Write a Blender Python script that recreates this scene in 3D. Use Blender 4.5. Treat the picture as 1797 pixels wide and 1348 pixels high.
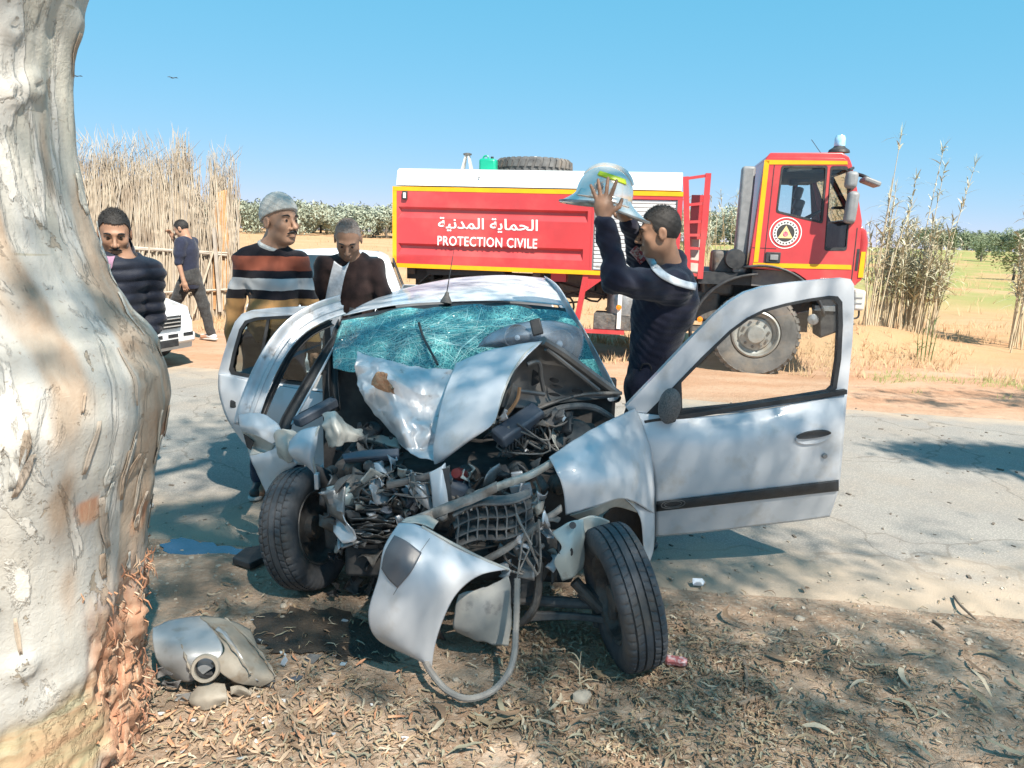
import bpy, bmesh, math, random
import numpy as np
from mathutils import Vector, Matrix, noise, geometry
for _o in list(bpy.data.objects): bpy.data.objects.remove(_o)
scene = bpy.context.scene
R = random.Random(7)
V = Vector
# ---------------------------------------------------------------- camera
FPX, CAMH, PITCH, ROLL = 1350.0, 1.68, math.radians(10.94), math.radians(1.75)
cam = bpy.data.cameras.new('camera'); camo = bpy.data.objects.new('camera', cam); scene.collection.objects.link(camo)
cam.sensor_width = 36.0; cam.lens = 36.0*FPX/1797.0; cam.clip_end = 2000; cam.clip_start = 0.05
CROT = Matrix.Rotation(math.pi/2-PITCH, 3, 'X') @ Matrix.Rotation(ROLL, 3, 'Z')
camo.matrix_world = Matrix.Translation((0, 0, CAMH)) @ CROT.to_4x4()
scene.camera = camo
# ---------------------------------------------------------------- sky, sun, exposure
SUN_AZ, SUN_EL = math.radians(150), math.radians(50)      # azimuth clockwise from +Y (view direction): behind right
world = bpy.data.worlds.new('World'); scene.world = world; world.use_nodes = True
wn = world.node_tree.nodes; wn.clear()
sky = wn.new('ShaderNodeTexSky'); sky.sky_type = 'NISHITA'; sky.sun_disc = False
sky.sun_elevation = SUN_EL; sky.sun_rotation = SUN_AZ
sky.altitude = 3000; sky.air_density = 1.0; sky.dust_density = 0.0; sky.ozone_density = 6.0
bg = wn.new('ShaderNodeBackground'); bg.inputs[1].default_value = 0.0605
wo = wn.new('ShaderNodeOutputWorld')
# the clear cyan of the photographed sky: one even colour response over the whole sky
wl = world.node_tree.links; sepc = wn.new('ShaderNodeSeparateColor'); comc = wn.new('ShaderNodeCombineColor'); wl.new(sky.outputs[0], sepc.inputs[0])
for _i, (_g, _k) in enumerate(((.79, 1.35), (.26, 3.70), (.24, 4.80))):
    _p = wn.new('ShaderNodeMath'); _p.operation = 'POWER'; _p.inputs[1].default_value = _g; wl.new(sepc.outputs[_i], _p.inputs[0])
    _m = wn.new('ShaderNodeMath'); _m.operation = 'MULTIPLY'; _m.inputs[1].default_value = _k; wl.new(_p.outputs[0], _m.inputs[0]); wl.new(_m.outputs[0], comc.inputs[_i])
wl.new(comc.outputs[0], bg.inputs[0]); world.node_tree.links.new(bg.outputs[0], wo.inputs[0])
SUN_DIR = V((math.sin(SUN_AZ)*math.cos(SUN_EL), math.cos(SUN_AZ)*math.cos(SUN_EL), math.sin(SUN_EL)))
sl = bpy.data.lights.new('sun', 'SUN'); sl.energy = 4.8; sl.angle = math.radians(0.6); sl.color = (1, 0.91, 0.79)
so = bpy.data.objects.new('sun', sl); scene.collection.objects.link(so); so.location = (0, -5, 20)
so.rotation_euler = (-SUN_DIR).to_track_quat('-Z', 'Y').to_euler()
scene.view_settings.view_transform = 'Standard'; scene.view_settings.look = 'None'
scene.view_settings.gamma = 1.0; scene.view_settings.exposure = 1.08; scene.view_settings.use_curve_mapping = False
# ---------------------------------------------------------------- helpers
def ray(px, py): return CROT @ V(((px-898.5)/FPX, -(py-674.0)/FPX, -1.0))
def P(px, py, Y):
    d = ray(px, py); return V((0, 0, CAMH)) + d*(Y/d.y)
def G(px, py, z=0.0):
    d = ray(px, py); return V((0, 0, CAMH)) + d*((z-CAMH)/d.z)
def lerp(a, b, t): return a+(b-a)*t
def sstep(a, b, x):
    t = min(1, max(0, (x-a)/(b-a))); return t*t*(3-2*t)
def nz(x, y, z=0.0): return noise.noise(V((x, y, z)))
COL = scene.collection.objects
def tag(o, label=None, cat=None, group=None, kind=None):
    if label: o['label'] = label
    if cat: o['category'] = cat
    if group: o['group'] = group
    if kind: o['kind'] = kind
    return o
def empty(name, loc=(0, 0, 0), label=None, cat=None, group=None):
    o = bpy.data.objects.new(name, None); COL.link(o); o.location = loc; o.empty_display_size = .1
    return tag(o, label, cat, group)
def attach(o, parent):
    if parent is not None:
        o.parent = parent
        loc = V((0, 0, 0)); q = parent
        while q is not None: loc += V(q.location); q = q.parent
        o.location = -loc
def setparent(o, parent):   # o in world coordinates, parents only translated
    attach(o, parent)
class MB:
    def __init__(s): s.v = []; s.f = []; s.mi = []; s.cm = 0
    def add(s, vs, fs):
        n = len(s.v); s.v += [tuple(p) for p in vs]
        for f in fs: s.f.append(tuple(i+n for i in f)); s.mi.append(s.cm)
        return s
    def box(s, c, d, rot=None):
        c = V(c); hx, hy, hz = d[0]/2, d[1]/2, d[2]/2
        vs = [V((x, y, z)) for x in (-hx, hx) for y in (-hy, hy) for z in (-hz, hz)]
        if rot is not None: vs = [rot @ p for p in vs]
        return s.add([c+p for p in vs], [(0, 1, 3, 2), (4, 6, 7, 5), (0, 4, 5, 1), (2, 3, 7, 6), (0, 2, 6, 4), (1, 5, 7, 3)])
    def box2(s, a, b): 
        return s.box([(a[i]+b[i])/2 for i in range(3)], [abs(b[i]-a[i]) for i in range(3)])
    def bar(s, a, b, w, t, up=(0, 0, 1)):
        a = V(a); b = V(b); d = (b-a).normalized(); u = V(up)
        if abs(d.dot(u)) > .95: u = V((1, 0, 0))
        x = d.cross(u).normalized()*w/2; y = x.cross(d).normalized()*t/2
        return s.add([a-x-y, a+x-y, a+x+y, a-x+y, b-x-y, b+x-y, b+x+y, b-x+y],
              [(3, 2, 1, 0), (4, 5, 6, 7), (0, 1, 5, 4), (1, 2, 6, 5), (2, 3, 7, 6), (3, 0, 4, 7)])
    def prism(s, pts, off):
        pts = [V(p) for p in pts]; off = V(off); n = len(pts)
        tris = geometry.tessellate_polygon([pts])
        fs = [tuple(t) for t in tris]+[tuple(i+n for i in reversed(t)) for t in tris]
        fs += [(i, (i+1) % n, (i+1) % n+n, i+n) for i in range(n)]
        return s.add(pts+[p+off for p in pts], fs)
    def plate(s, outer, holes, off):
        loops = [[V(p) for p in outer]]+[[V(p) for p in h] for h in holes]
        tris = geometry.tessellate_polygon(loops); flat = [p for l in loops for p in l]; n = len(flat); off = V(off)
        fs = [tuple(t) for t in tris]+[tuple(i+n for i in reversed(t)) for t in tris]
        k = 0
        for l in loops:
            m = len(l); fs += [(k+i, k+(i+1) % m, k+(i+1) % m+n, k+i+n) for i in range(m)]; k += m
        return s.add(flat+[p+off for p in flat], fs)
    def tube(s, path, r, n=8, caps=True, squash=None):
        path = [V(p) for p in path]; m = len(path)
        rs = r if isinstance(r, (list, tuple)) else [r]*m
        vs = []; prev = None
        for i, p in enumerate(path):
            d = (path[min(i+1, m-1)]-path[max(i-1, 0)])
            d = d.normalized() if d.length > 1e-9 else V((0, 0, 1))
            if prev is None:
                u = V((0, 0, 1)) if abs(d.z) < .9 else V((1, 0, 0)); x = d.cross(u).normalized()
            else:
                x = (prev-d*prev.dot(d)); x = x.normalized() if x.length > 1e-6 else d.orthogonal().normalized()
            prev = x; y = d.cross(x)
            for k in range(n):
                a = 2*math.pi*k/n; vs.append(p+(x*math.cos(a)+y*math.sin(a))*rs[i])
        fs = [(i*n+k, i*n+(k+1) % n, (i+1)*n+(k+1) % n, (i+1)*n+k) for i in range(m-1) for k in range(n)]
        if caps: fs += [tuple(range(n-1, -1, -1)), tuple((m-1)*n+k for k in range(n))]
        return s.add(vs, fs)
    def lathe(s, prof, c, axis, n=24, closed=False):
        c = V(c); ax = V(axis).normalized(); x = ax.orthogonal().normalized(); y = ax.cross(x); m = len(prof); vs = []
        for (r, h) in prof:
            for k in range(n):
                a = 2*math.pi*k/n; vs.append(c+ax*h+(x*math.cos(a)+y*math.sin(a))*r)
        fs = [(i*n+k, i*n+(k+1) % n, ((i+1) % m)*n+(k+1) % n, ((i+1) % m)*n+k) for i in range(m if closed else m-1) for k in range(n)]
        return s.add(vs, fs)
    def disc(s, c, axis, r, n=24, off=0):
        return s.lathe([(0.0005, off), (r, off)], c, axis, n)
    def grid(s, fn, nu, nv):
        vs = [fn(i/(nu-1), j/(nv-1)) for j in range(nv) for i in range(nu)]
        return s.add(vs, [(j*nu+i, j*nu+i+1, (j+1)*nu+i+1, (j+1)*nu+i) for j in range(nv-1) for i in range(nu-1)])
    def build(s, name, mat, parent=None, smooth=False, bevel=0, angle=35, solid=0, kind=None, label=None, recalc=True, segs=2):
        me = bpy.data.meshes.new(name); me.from_pydata(s.v, [], s.f)
        mats = mat if isinstance(mat, (list, tuple)) else [mat]
        for m in mats: me.materials.append(m)
        if len(mats) > 1: me.polygons.foreach_set('material_index', s.mi)
        if recalc:
            bm = bmesh.new(); bm.from_mesh(me); bmesh.ops.recalc_face_normals(bm, faces=bm.faces); bm.to_mesh(me); bm.free()
        if smooth:
            me.shade_smooth()
            if angle < 180: me.set_sharp_from_angle(angle=math.radians(angle))
        me.update()
        o = bpy.data.objects.new(name, me); COL.link(o)
        if parent is not None: attach(o, parent)
        if solid:
            md = o.modifiers.new('solid', 'SOLIDIFY'); md.thickness = abs(solid); md.offset = -1 if solid > 0 else 1
        if bevel:
            md = o.modifiers.new('bevel', 'BEVEL'); md.width = bevel; md.segments = segs; md.limit_method = 'ANGLE'; md.angle_limit = math.radians(40)
            if smooth is False: me.shade_smooth(); me.set_sharp_from_angle(angle=math.radians(35))
        if kind: o['kind'] = kind
        if label: o['label'] = label
        return o
def copy_tree(o, parent=None, loc=None):
    c = o.copy(); COL.link(c); c.parent = parent
    if loc is not None: c.location = loc
    for ch in list(o.children): copy_tree(ch, c)
    return c
# ---- control-grid surface (Catmull-Rom patch through rows of points)
def cr(p0, p1, p2, p3, t):
    return 0.5*((2*p1)+(p2-p0)*t+(2*p0-5*p1+4*p2-p3)*t*t+(3*p1-p0-3*p2+p3)*t*t*t)
def spline(pts, t):
    n = len(pts)-1; x = t*n; i = min(int(x), n-1); f = x-i
    g = lambda k: pts[max(0, min(n, k))]
    return cr(g(i-1), g(i), g(i+1), g(i+2), f)
def curve_pts(pts, n): 
    pts = [V(p) for p in pts]; return [spline(pts, i/(n-1)) for i in range(n)]
def patch(rows, nu=24, nv=24, crumple=0, cs=6, seed=0, fine=0, edge=0):
    rows = [[V(p) for p in r] for r in rows]
    cols = [curve_pts(r, nu) for r in rows]
    mb = MB(); vs = []
    for j in range(nv):
        for i in range(nu):
            p = spline([c[i] for c in cols], j/(nv-1))
            if crumple or fine:
                q = p*cs+V((seed*7.3, seed*3.1, seed))
                # folded look: ridged noise
                n2 = noise.noise_vector(q*2.7); w_ = q+noise.noise_vector(q*.6)*.6
                # sharp creases: a few crossing folds of the sheet
                f1 = 0.0
                for k_ in range(5):
                    a_ = 2.399*k_+seed*1.7; d_ = V((math.cos(a_), .5*math.sin(a_*1.7), math.sin(a_)))
                    t_ = w_.dot(d_)*(.35+.13*k_)+k_*.37; f1 += abs(t_-math.floor(t_)-.5)*(.9-.12*k_)
                p = p+V((.25*n2.x, -1, .35))*(f1-.75)*crumple*.55+n2*fine
            if edge and (i in (0, nu-1) or j in (0, nv-1)):
                p = p+noise.noise_vector(p*25+V((seed, 0, 0)))*edge
            vs.append(p)
    mb.add(vs, [(j*nu+i, (j+1)*nu+i, (j+1)*nu+i+1, j*nu+i+1) for j in range(nv-1) for i in range(nu-1)])
    return mb
def snap_to(vs, px, py, off=.004, tol=.012):
    d = ray(px, py).normalized(); r = vs-np.array([0, 0, CAMH]); al = r @ np.array(d); pe = np.sqrt(np.maximum(0, (r*r).sum(1)-al*al)); m_ = pe < tol
    if not m_.any(): m_ = pe < pe.min()+.004
    return V((0, 0, CAMH))+d*(float(al[m_].min())-off)
def PR(*rows): return [[P(*q) for q in r] for r in rows]
# ---------------------------------------------------------------- procedural materials
def mat(name, c1, c2=None, scale=8.0, rough=.6, metal=0.0, bump=0.0, bscale=None, coat=0.0, detail=6.0, lo=.35, hi=.65,
        rough2=None, spec=.5, c3=None, s3=2.0, lo3=.5, hi3=.7, stretch=None, trans=0.0, sheen=0.0):
    m = bpy.data.materials.new(name); m.use_nodes = True; nt = m.node_tree; n = nt.nodes; L = nt.links
    b = n['Principled BSDF']; b.inputs['Roughness'].default_value = rough; b.inputs['Metallic'].default_value = metal
    b.inputs['Base Color'].default_value = (*c1, 1); b.inputs['Coat Weight'].default_value = coat
    b.inputs['Specular IOR Level'].default_value = spec; b.inputs['Coat Roughness'].default_value = .08
    if sheen: b.inputs['Sheen Weight'].default_value = sheen
    tc = n.new('ShaderNodeTexCoord'); src = tc.outputs['Object']
    if stretch:
        mp = n.new('ShaderNodeMapping'); mp.inputs['Scale'].default_value = stretch; L.new(src, mp.inputs[0]); src = mp.outputs[0]
    def ns(sc, det, ofs=0.0):
        t = n.new('ShaderNodeTexNoise'); t.inputs['Scale'].default_value = sc; t.inputs['Detail'].default_value = det
        t.inputs['Roughness'].default_value = .6; L.new(src, t.inputs['Vector']); return t
    def rmp(src, lo, hi):
        r = n.new('ShaderNodeMapRange'); r.inputs[1].default_value = lo; r.inputs[2].default_value = hi; L.new(src, r.inputs[0]); return r
    if c2 is not None:
        t = ns(scale, detail); r = rmp(t.outputs[0], lo, hi)
        mx = n.new('ShaderNodeMix'); mx.data_type = 'RGBA'; L.new(r.outputs[0], mx.inputs[0])
        mx.inputs[6].default_value = (*c1, 1); mx.inputs[7].default_value = (*c2, 1); out = mx.outputs[2]
        if c3 is not None:
            t3 = ns(s3, 8); r3 = rmp(t3.outputs[0], lo3, hi3)
            m3 = n.new('ShaderNodeMix'); m3.data_type = 'RGBA'; L.new(r3.outputs[0], m3.inputs[0])
            L.new(out, m3.inputs[6]); m3.inputs[7].default_value = (*c3, 1); out = m3.outputs[2]
        L.new(out, b.inputs['Base Color'])
        if rough2 is not None:
            rr = n.new('ShaderNodeMapRange'); L.new(r.outputs[0], rr.inputs[0]); rr.inputs[3].default_value = rough; rr.inputs[4].default_value = rough2
            L.new(rr.outputs[0], b.inputs['Roughness'])
    if bump:
        t = ns(bscale or scale*4, 8); bp = n.new('ShaderNodeBump'); bp.inputs['Strength'].default_value = bump
        bp.inputs['Distance'].default_value = .02; L.new(t.outputs[0], bp.inputs['Height']); L.new(bp.outputs[0], b.inputs['Normal'])
    return m
def glass(name, tint=(.75, .85, .85), rough=.02, alpha=.25):
    m = bpy.data.materials.new(name); m.use_nodes = True; nt = m.node_tree; n = nt.nodes; L = nt.links; n.remove(n['Principled BSDF'])
    g = n.new('ShaderNodeBsdfGlossy'); g.inputs['Roughness'].default_value = rough
    t = n.new('ShaderNodeBsdfTransparent'); t.inputs[0].default_value = (*tint, 1)
    f = n.new('ShaderNodeFresnel'); f.inputs[0].default_value = 1.5
    mx = n.new('ShaderNodeMixShader'); L.new(f.outputs[0], mx.inputs[0]); L.new(t.outputs[0], mx.inputs[1]); L.new(g.outputs[0], mx.inputs[2])
    L.new(mx.outputs[0], n['Material Output'].inputs[0]); return m
M = {}
M['black'] = mat('black plastic', (.018, .02, .024), (.04, .042, .045), 14, rough=.45, rough2=.7, bump=.15, bscale=90)
M['rubber'] = mat('tyre rubber', (.045, .05, .057), (.09, .095, .105), 9, rough=.75, bump=.2, bscale=60, c3=(.16, .13, .1), s3=5, lo3=.55, hi3=.85)
M['darkmetal'] = mat('dark greasy metal', (.085, .085, .085), (.20, .19, .18), 12, rough=.45, rough2=.8, metal=.5, bump=.3, bscale=40, c3=(.2, .13, .08), s3=9, lo3=.55, hi3=.75)
M['steel'] = mat('dull steel', (.35, .36, .37), (.2, .2, .2), 15, rough=.4, rough2=.6, metal=.8, bump=.15, bscale=50)
M['chrome'] = mat('chrome', (.88, .82, .76), (.74, .69, .64), 10, rough=.12, rough2=.2, metal=.65)
M['white'] = mat('white paint', (.8, .8, .79), (.72, .71, .68), 5, rough=.3, coat=.3)
M['glass'] = glass('clear glass', (.95, .97, .97))
M['tint'] = glass('tinted glass', (.55, .62, .64))
# ---------------------------------------------------------------- ground, road
def road_far(x): return 8.62-0.18*x+.10*nz(x*.7, 3.1)+.05*nz(x*2.3, 8.1)
def road_near(x): return 3.72-0.14*x+.22*nz(x*.6, 9.7)+.08*nz(x*2.7, 1.7)
def gz(x, y):
    z = .018*nz(x*1.3, y*1.3)+.008*nz(x*5, y*5)
    far = y-(8.62-.18*x)
    if far > 0:
        z += .05*sstep(0, 2, far)+.035*nz(x*.9, y*.9, 4)*sstep(0, 1.5, far)
        z += min(max(0, far-5), 62)*(.0245+.002*nz(x*.02, y*.02))-max(0, far-75)*.012
        if far > 4: z += .10*nz(x*.25, y*.25, 2)*sstep(4, 9, far)
        # spoil mound beside the reeds
        dx, dy = x-5.6, y-12.4
        z += .38*math.exp(-(dx/1.5)**2-(dy/.9)**2)
        dx, dy = x-10.6, y-11.4
        z += .55*math.exp(-(dx/1.7)**2-(dy/1.2)**2)
    near = (3.72-.14*x)-y
    if near > 0: z += .02*sstep(0, .5, near)+.025*nz(x*2, y*2, 7)*sstep(0, .6, near)
    if near <= .35 and far <= .15:
        k = min(sstep(.35, -.15, near) if near > -.15 else 1, sstep(.15, -.25, far) if far > -.25 else 1)
        z = lerp(z, -.03, k)
    return z
def axis_pts(segs):
    out = []
    for a, b, st in segs:
        n = max(1, int(round((b-a)/st))); out += [a+(b-a)*i/n for i in range(n)]
    return out+[segs[-1][1]]
xs = axis_pts([(-320, -60, 20), (-60, -16, 2), (-16, -5, .4), (-5, 6, .09), (6, 16, .3), (16, 60, 2), (60, 320, 20)])
ys = axis_pts([(-60, -6, 6), (-6, 1.2, .4), (1.2, 4.4, .06), (4.4, 9, .25), (9, 16, .16), (16, 40, .8), (40, 120, 4), (120, 420, 25)])
gb = MB(); nx, ny = len(xs), len(ys)
gb.add([(x, y, gz(x, y)) for y in ys for x in xs], [(j*nx+i, j*nx+i+1, (j+1)*nx+i+1, (j+1)*nx+i) for j in range(ny-1) for i in range(nx-1)])
def ground_mat():
    m = bpy.data.materials.new('dry earth and fields'); m.use_nodes = True; nt = m.node_tree; n = nt.nodes; L = nt.links
    b = n['Principled BSDF']; b.inputs['Roughness'].default_value = .95; b.inputs['Specular IOR Level'].default_value = .15
    tc = n.new('ShaderNodeTexCoord'); src = tc.outputs['Object']
    def ns(sc, det=8, st=None):
        t = n.new('ShaderNodeTexNoise'); t.inputs['Scale'].default_value = sc; t.inputs['Detail'].default_value = det; t.inputs['Roughness'].default_value = .65
        if st:
            mp = n.new('ShaderNodeMapping'); mp.inputs['Scale'].default_value = st; L.new(src, mp.inputs[0]); L.new(mp.outputs[0], t.inputs['Vector'])
        else: L.new(src, t.inputs['Vector'])
        return t.outputs[0]
    def rng(s, lo, hi):
        r = n.new('ShaderNodeMapRange'); r.inputs[1].default_value = lo; r.inputs[2].default_value = hi; r.interpolation_type = 'SMOOTHSTEP'; L.new(s, r.inputs[0]); return r.outputs[0]
    def mix(f, a, c):
        x = n.new('ShaderNodeMix'); x.data_type = 'RGBA'; L.new(f, x.inputs[0])
        for k, q in ((6, a), (7, c)):
            if isinstance(q, tuple): x.inputs[k].default_value = (*q, 1)
            else: L.new(q, x.inputs[k])
        return x.outputs[2]
    def mth(op, a, c):
        x = n.new('ShaderNodeMath'); x.operation = op
        for k, q in ((0, a), (1, c)):
            if isinstance(q, (int, float)): x.inputs[k].default_value = q
            else: L.new(q, x.inputs[k])
        return x.outputs[0]
    sp = n.new('ShaderNodeSeparateXYZ'); L.new(src, sp.inputs[0])
    # distance beyond the far kerb line
    far = mth('ADD', mth('MULTIPLY', sp.outputs[0], .18), mth('SUBTRACT', sp.outputs[1], 8.62))
    near_c = mix(rng(ns(3.5), .35, .68), (.31, .215, .15), (.44, .335, .25))
    near_c = mix(rng(ns(38, 4), .45, .75), near_c, (.47, .39, .31))
    near_c = mix(rng(ns(1.1), .52, .68), near_c, (.25, .185, .135))
    verge = mix(rng(ns(1.4, 9, (.5, 1.6, 1)), .35, .65), (.41, .235, .145), (.49, .325, .225))
    verge = mix(rng(ns(20), .5, .8), verge, (.34, .19, .115))
    fld = mix(rng(ns(.35, 10, (.6, 1.5, 1)), .3, .7), (.46, .27, .15), (.49, .33, .195))
    fld = mix(rng(ns(2.2, 9), .45, .8), fld, (.42, .285, .145))
    fld = mix(rng(ns(.8, 10, (.5, 2, 1)), .56, .72), fld, (.48, .22, .10))
    # green band: right-hand field, mid distance
    gx = rng(sp.outputs[0], 3.0, 14.0); gy = rng(far, 7, 17)
    gn = rng(ns(.22, 9), .32, .56)
    gm = mth('MULTIPLY', mth('MULTIPLY', gx, gy), gn)
    fld = mix(gm, fld, (.27, .28, .10))
    verge2 = mix(rng(far, 2.2, 4.2), verge, fld)
    col = mix(rng(far, -.5, .5), near_c, verge2)
    L.new(col, b.inputs['Base Color'])
    bp = n.new('ShaderNodeBump'); bp.inputs['Strength'].default_value = .9; bp.inputs['Distance'].default_value = .03
    L.new(mth('ADD', mth('MULTIPLY', ns(14, 10), .8), mth('MULTIPLY', ns(70, 5), .35)), bp.inputs['Height']); L.new(bp.outputs[0], b.inputs['Normal'])
    return m
M['ground'] = ground_mat()
tag(gb.build('ground', M['ground'], smooth=True, angle=180, recalc=False), kind='structure')
def road_mat():
    m = mat('worn dusty asphalt', (.37, .345, .31), (.46, .43, .38), 2.2, rough=.85, bump=.5, bscale=160, c3=(.46, .39, .31), s3=.9, lo3=.48, hi3=.72, spec=.25)
    nt = m.node_tree; n = nt.nodes; L = nt.links; b = n['Principled BSDF']
    old = b.inputs['Base Color'].links[0].from_socket
    tc = n['Texture Coordinate'] if 'Texture Coordinate' in n else n.new('ShaderNodeTexCoord')
    t = n.new('ShaderNodeTexVoronoi'); t.inputs['Scale'].default_value = 85; L.new(tc.outputs['Object'], t.inputs['Vector'])
    r = n.new('ShaderNodeMapRange'); r.inputs[1].default_value = .0; r.inputs[2].default_value = .55; r.inputs[3].default_value = .0; r.inputs[4].default_value = .6; L.new(t.outputs['Distance'], r.inputs[0])
    mx = n.new('ShaderNodeMix'); mx.data_type = 'RGBA'; L.new(r.outputs[0], mx.inputs[0]); L.new(old, mx.inputs[6]); mx.inputs[7].default_value = (.16, .155, .15, 1)
    cv = n.new('ShaderNodeTexVoronoi'); cv.feature = 'DISTANCE_TO_EDGE'; cv.inputs['Scale'].default_value = .9
    dn = n.new('ShaderNodeTexNoise'); dn.inputs['Scale'].default_value = 3; dn.inputs['Detail'].default_value = 6; L.new(tc.outputs['Object'], dn.inputs['Vector'])
    va = n.new('ShaderNodeVectorMath'); va.operation = 'MULTIPLY_ADD'; va.inputs[1].default_value = (.35, .35, .35); L.new(dn.outputs['Color'], va.inputs[0]); L.new(tc.outputs['Object'], va.inputs[2]); L.new(va.outputs[0], cv.inputs['Vector'])
    cr1 = n.new('ShaderNodeMapRange'); cr1.inputs[1].default_value = .010; cr1.inputs[2].default_value = .003; cr1.inputs[4].default_value = .55; L.new(cv.outputs['Distance'], cr1.inputs[0])
    m2 = n.new('ShaderNodeMix'); m2.data_type = 'RGBA'; L.new(cr1.outputs[0], m2.inputs[0]); L.new(mx.outputs[2], m2.inputs[6]); m2.inputs[7].default_value = (.15, .13, .11, 1)
    # earth drifted over the near and far edges, and two worn wheel tracks
    sp = n.new('ShaderNodeSeparateXYZ'); L.new(tc.outputs['Object'], sp.inputs[0])
    ln = n.new('ShaderNodeMath'); ln.operation = 'MULTIPLY_ADD'; ln.inputs[1].default_value = .155; L.new(sp.outputs[0], ln.inputs[0]); L.new(sp.outputs[1], ln.inputs[2])
    dw = n.new('ShaderNodeMath'); dw.operation = 'MULTIPLY_ADD'; dw.inputs[1].default_value = 1.6; L.new(dn.outputs[0], dw.inputs[0]); L.new(ln.outputs[0], dw.inputs[2])
    e1 = n.new('ShaderNodeMapRange'); e1.inputs[1].default_value = 5.35; e1.inputs[2].default_value = 4.45; L.new(dw.outputs[0], e1.inputs[0])
    e2 = n.new('ShaderNodeMapRange'); e2.inputs[1].default_value = 8.7; e2.inputs[2].default_value = 9.5; L.new(dw.outputs[0], e2.inputs[0])
    ed = n.new('ShaderNodeMath'); ed.operation = 'MAXIMUM'; L.new(e1.outputs[0], ed.inputs[0]); L.new(e2.outputs[0], ed.inputs[1])
    m3 = n.new('ShaderNodeMix'); m3.data_type = 'RGBA'; L.new(ed.outputs[0], m3.inputs[0]); L.new(m2.outputs[2], m3.inputs[6]); m3.inputs[7].default_value = (.46, .37, .28, 1)
    L.new(m3.outputs[2], b.inputs['Base Color']); return m
M['road'] = road_mat()
rb = MB(); rx = axis_pts([(-90, -12, 2), (-12, 12, .12), (12, 90, 2)]); nt_ = 30
rv = []
for j in range(nt_):
    for x in rx:
        t = j/(nt_-1); y = lerp(road_near(x), road_far(x), t)
        crown = .0+.012*math.sin(math.pi*t)+.004*nz(x*.9, y*.9)
        if j in (0, nt_-1): crown = -.028
        rv.append((x, y, crown))
k = len(rx); rb.add(rv, [(j*k+i, j*k+i+1, (j+1)*k+i+1, (j+1)*k+i) for j in range(nt_-1) for i in range(k-1)])
tag(rb.build('road', M['road'], smooth=True, angle=180, recalc=False), kind='structure')
def surf_z(x, y):
    if road_near(x)+.05 < y < road_far(x)-.05:
        t = (y-road_near(x))/(road_far(x)-road_near(x)); return .012*math.sin(math.pi*t)+.004*nz(x*.9, y*.9)
    return gz(x, y)
def Gs(px, py):
    p = G(px, py)
    for _ in range(4): p = G(px, py, surf_z(p.x, p.y))
    return p
# ---------------------------------------------------------------- fire truck
TY = 9.6
TYAW = math.radians(-10.5); TO = V((3.1, 9.6, 0)); TROT = Matrix.Rotation(TYAW, 3, 'Z'); TINV = TROT.inverted()
def T(px, py, dy=0.0):      # a point of the truck's side plane, in the truck's own axes
    d = TINV @ ray(px, py); c = TINV @ (V((0, 0, CAMH))-TO)+TO
    return c+d*((TY+dy-c.y)/d.y)
def truck_world(p): return TROT @ (V(p)-TO)+TO
def Tx(px, py=450): return T(px, py).x
def Tz(px, py): return T(px, py).z
M['red'] = mat('truck red paint', (.54, .05, .055), (.46, .045, .05), 3, rough=.34, coat=.35, c3=(.52, .13, .11), s3=1.2, lo3=.5, hi3=.85)
M['yellow'] = mat('reflective yellow tape', (.85, .42, .01), (.75, .36, .01), 6, rough=.35)
M['shutter'] = mat('aluminium shutter', (.72, .73, .74), (.62, .63, .64), 6, rough=.4, metal=.3)
M['grey'] = mat('grey plastic', (.17, .18, .19), (.24, .25, .26), 10, rough=.5, bump=.1, bscale=80)
M['letters'] = mat('white lettering', (.85, .85, .83), (.8, .79, .77), 9, rough=.4)
M['orange'] = mat('orange reflector', (.9, .25, .01), (.8, .2, .01), 20, rough=.2, coat=.5)
M['bluelamp'] = mat('blue beacon lens', (.25, .55, .8), (.45, .75, .9), 18, rough=.08, coat=1)
M['green'] = mat('green plastic can', (.01, .36, .22), (.01, .30, .19), 8, rough=.35)
M['whitemetal'] = mat('off white painted metal', (.62, .61, .58), (.48, .46, .42), 6, rough=.45)
M['seat'] = mat('seat fabric', (.06, .07, .09), (.1, .11, .13), 25, rough=.9)
M['rim'] = mat('grey wheel rim', (.36, .37, .36), (.25, .25, .24), 7, rough=.5, metal=.4, c3=(.3, .23, .16), s3=5, lo3=.5, hi3=.8)
M['trucktyre'] = mat('dusty truck tyre', (.06, .062, .065), (.13, .13, .13), 5, rough=.85, bump=.2, bscale=50, c3=(.27, .22, .17), s3=3, lo3=.48, hi3=.8)
truck = empty('fire_truck', (1.2, TY+1.1, 0), 'red fire truck with white lettering and yellow edging parked beyond the road', 'fire truck')
def tp(mb, name, m, **k): return mb.build(name, m, k.pop('parent', truck), **k)
bx0, bx1 = Tx(689, 400), Tx(1194, 415)
bz0, bz1 = Tz(900, 477), Tz(900, 331)
YB = TY+2.35
# tank body
tp(MB().box2((bx0, TY+.05, bz0+.01), (bx1-.002, YB, bz1-.01)), 'tank_body', M['red'], bevel=.02)
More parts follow.
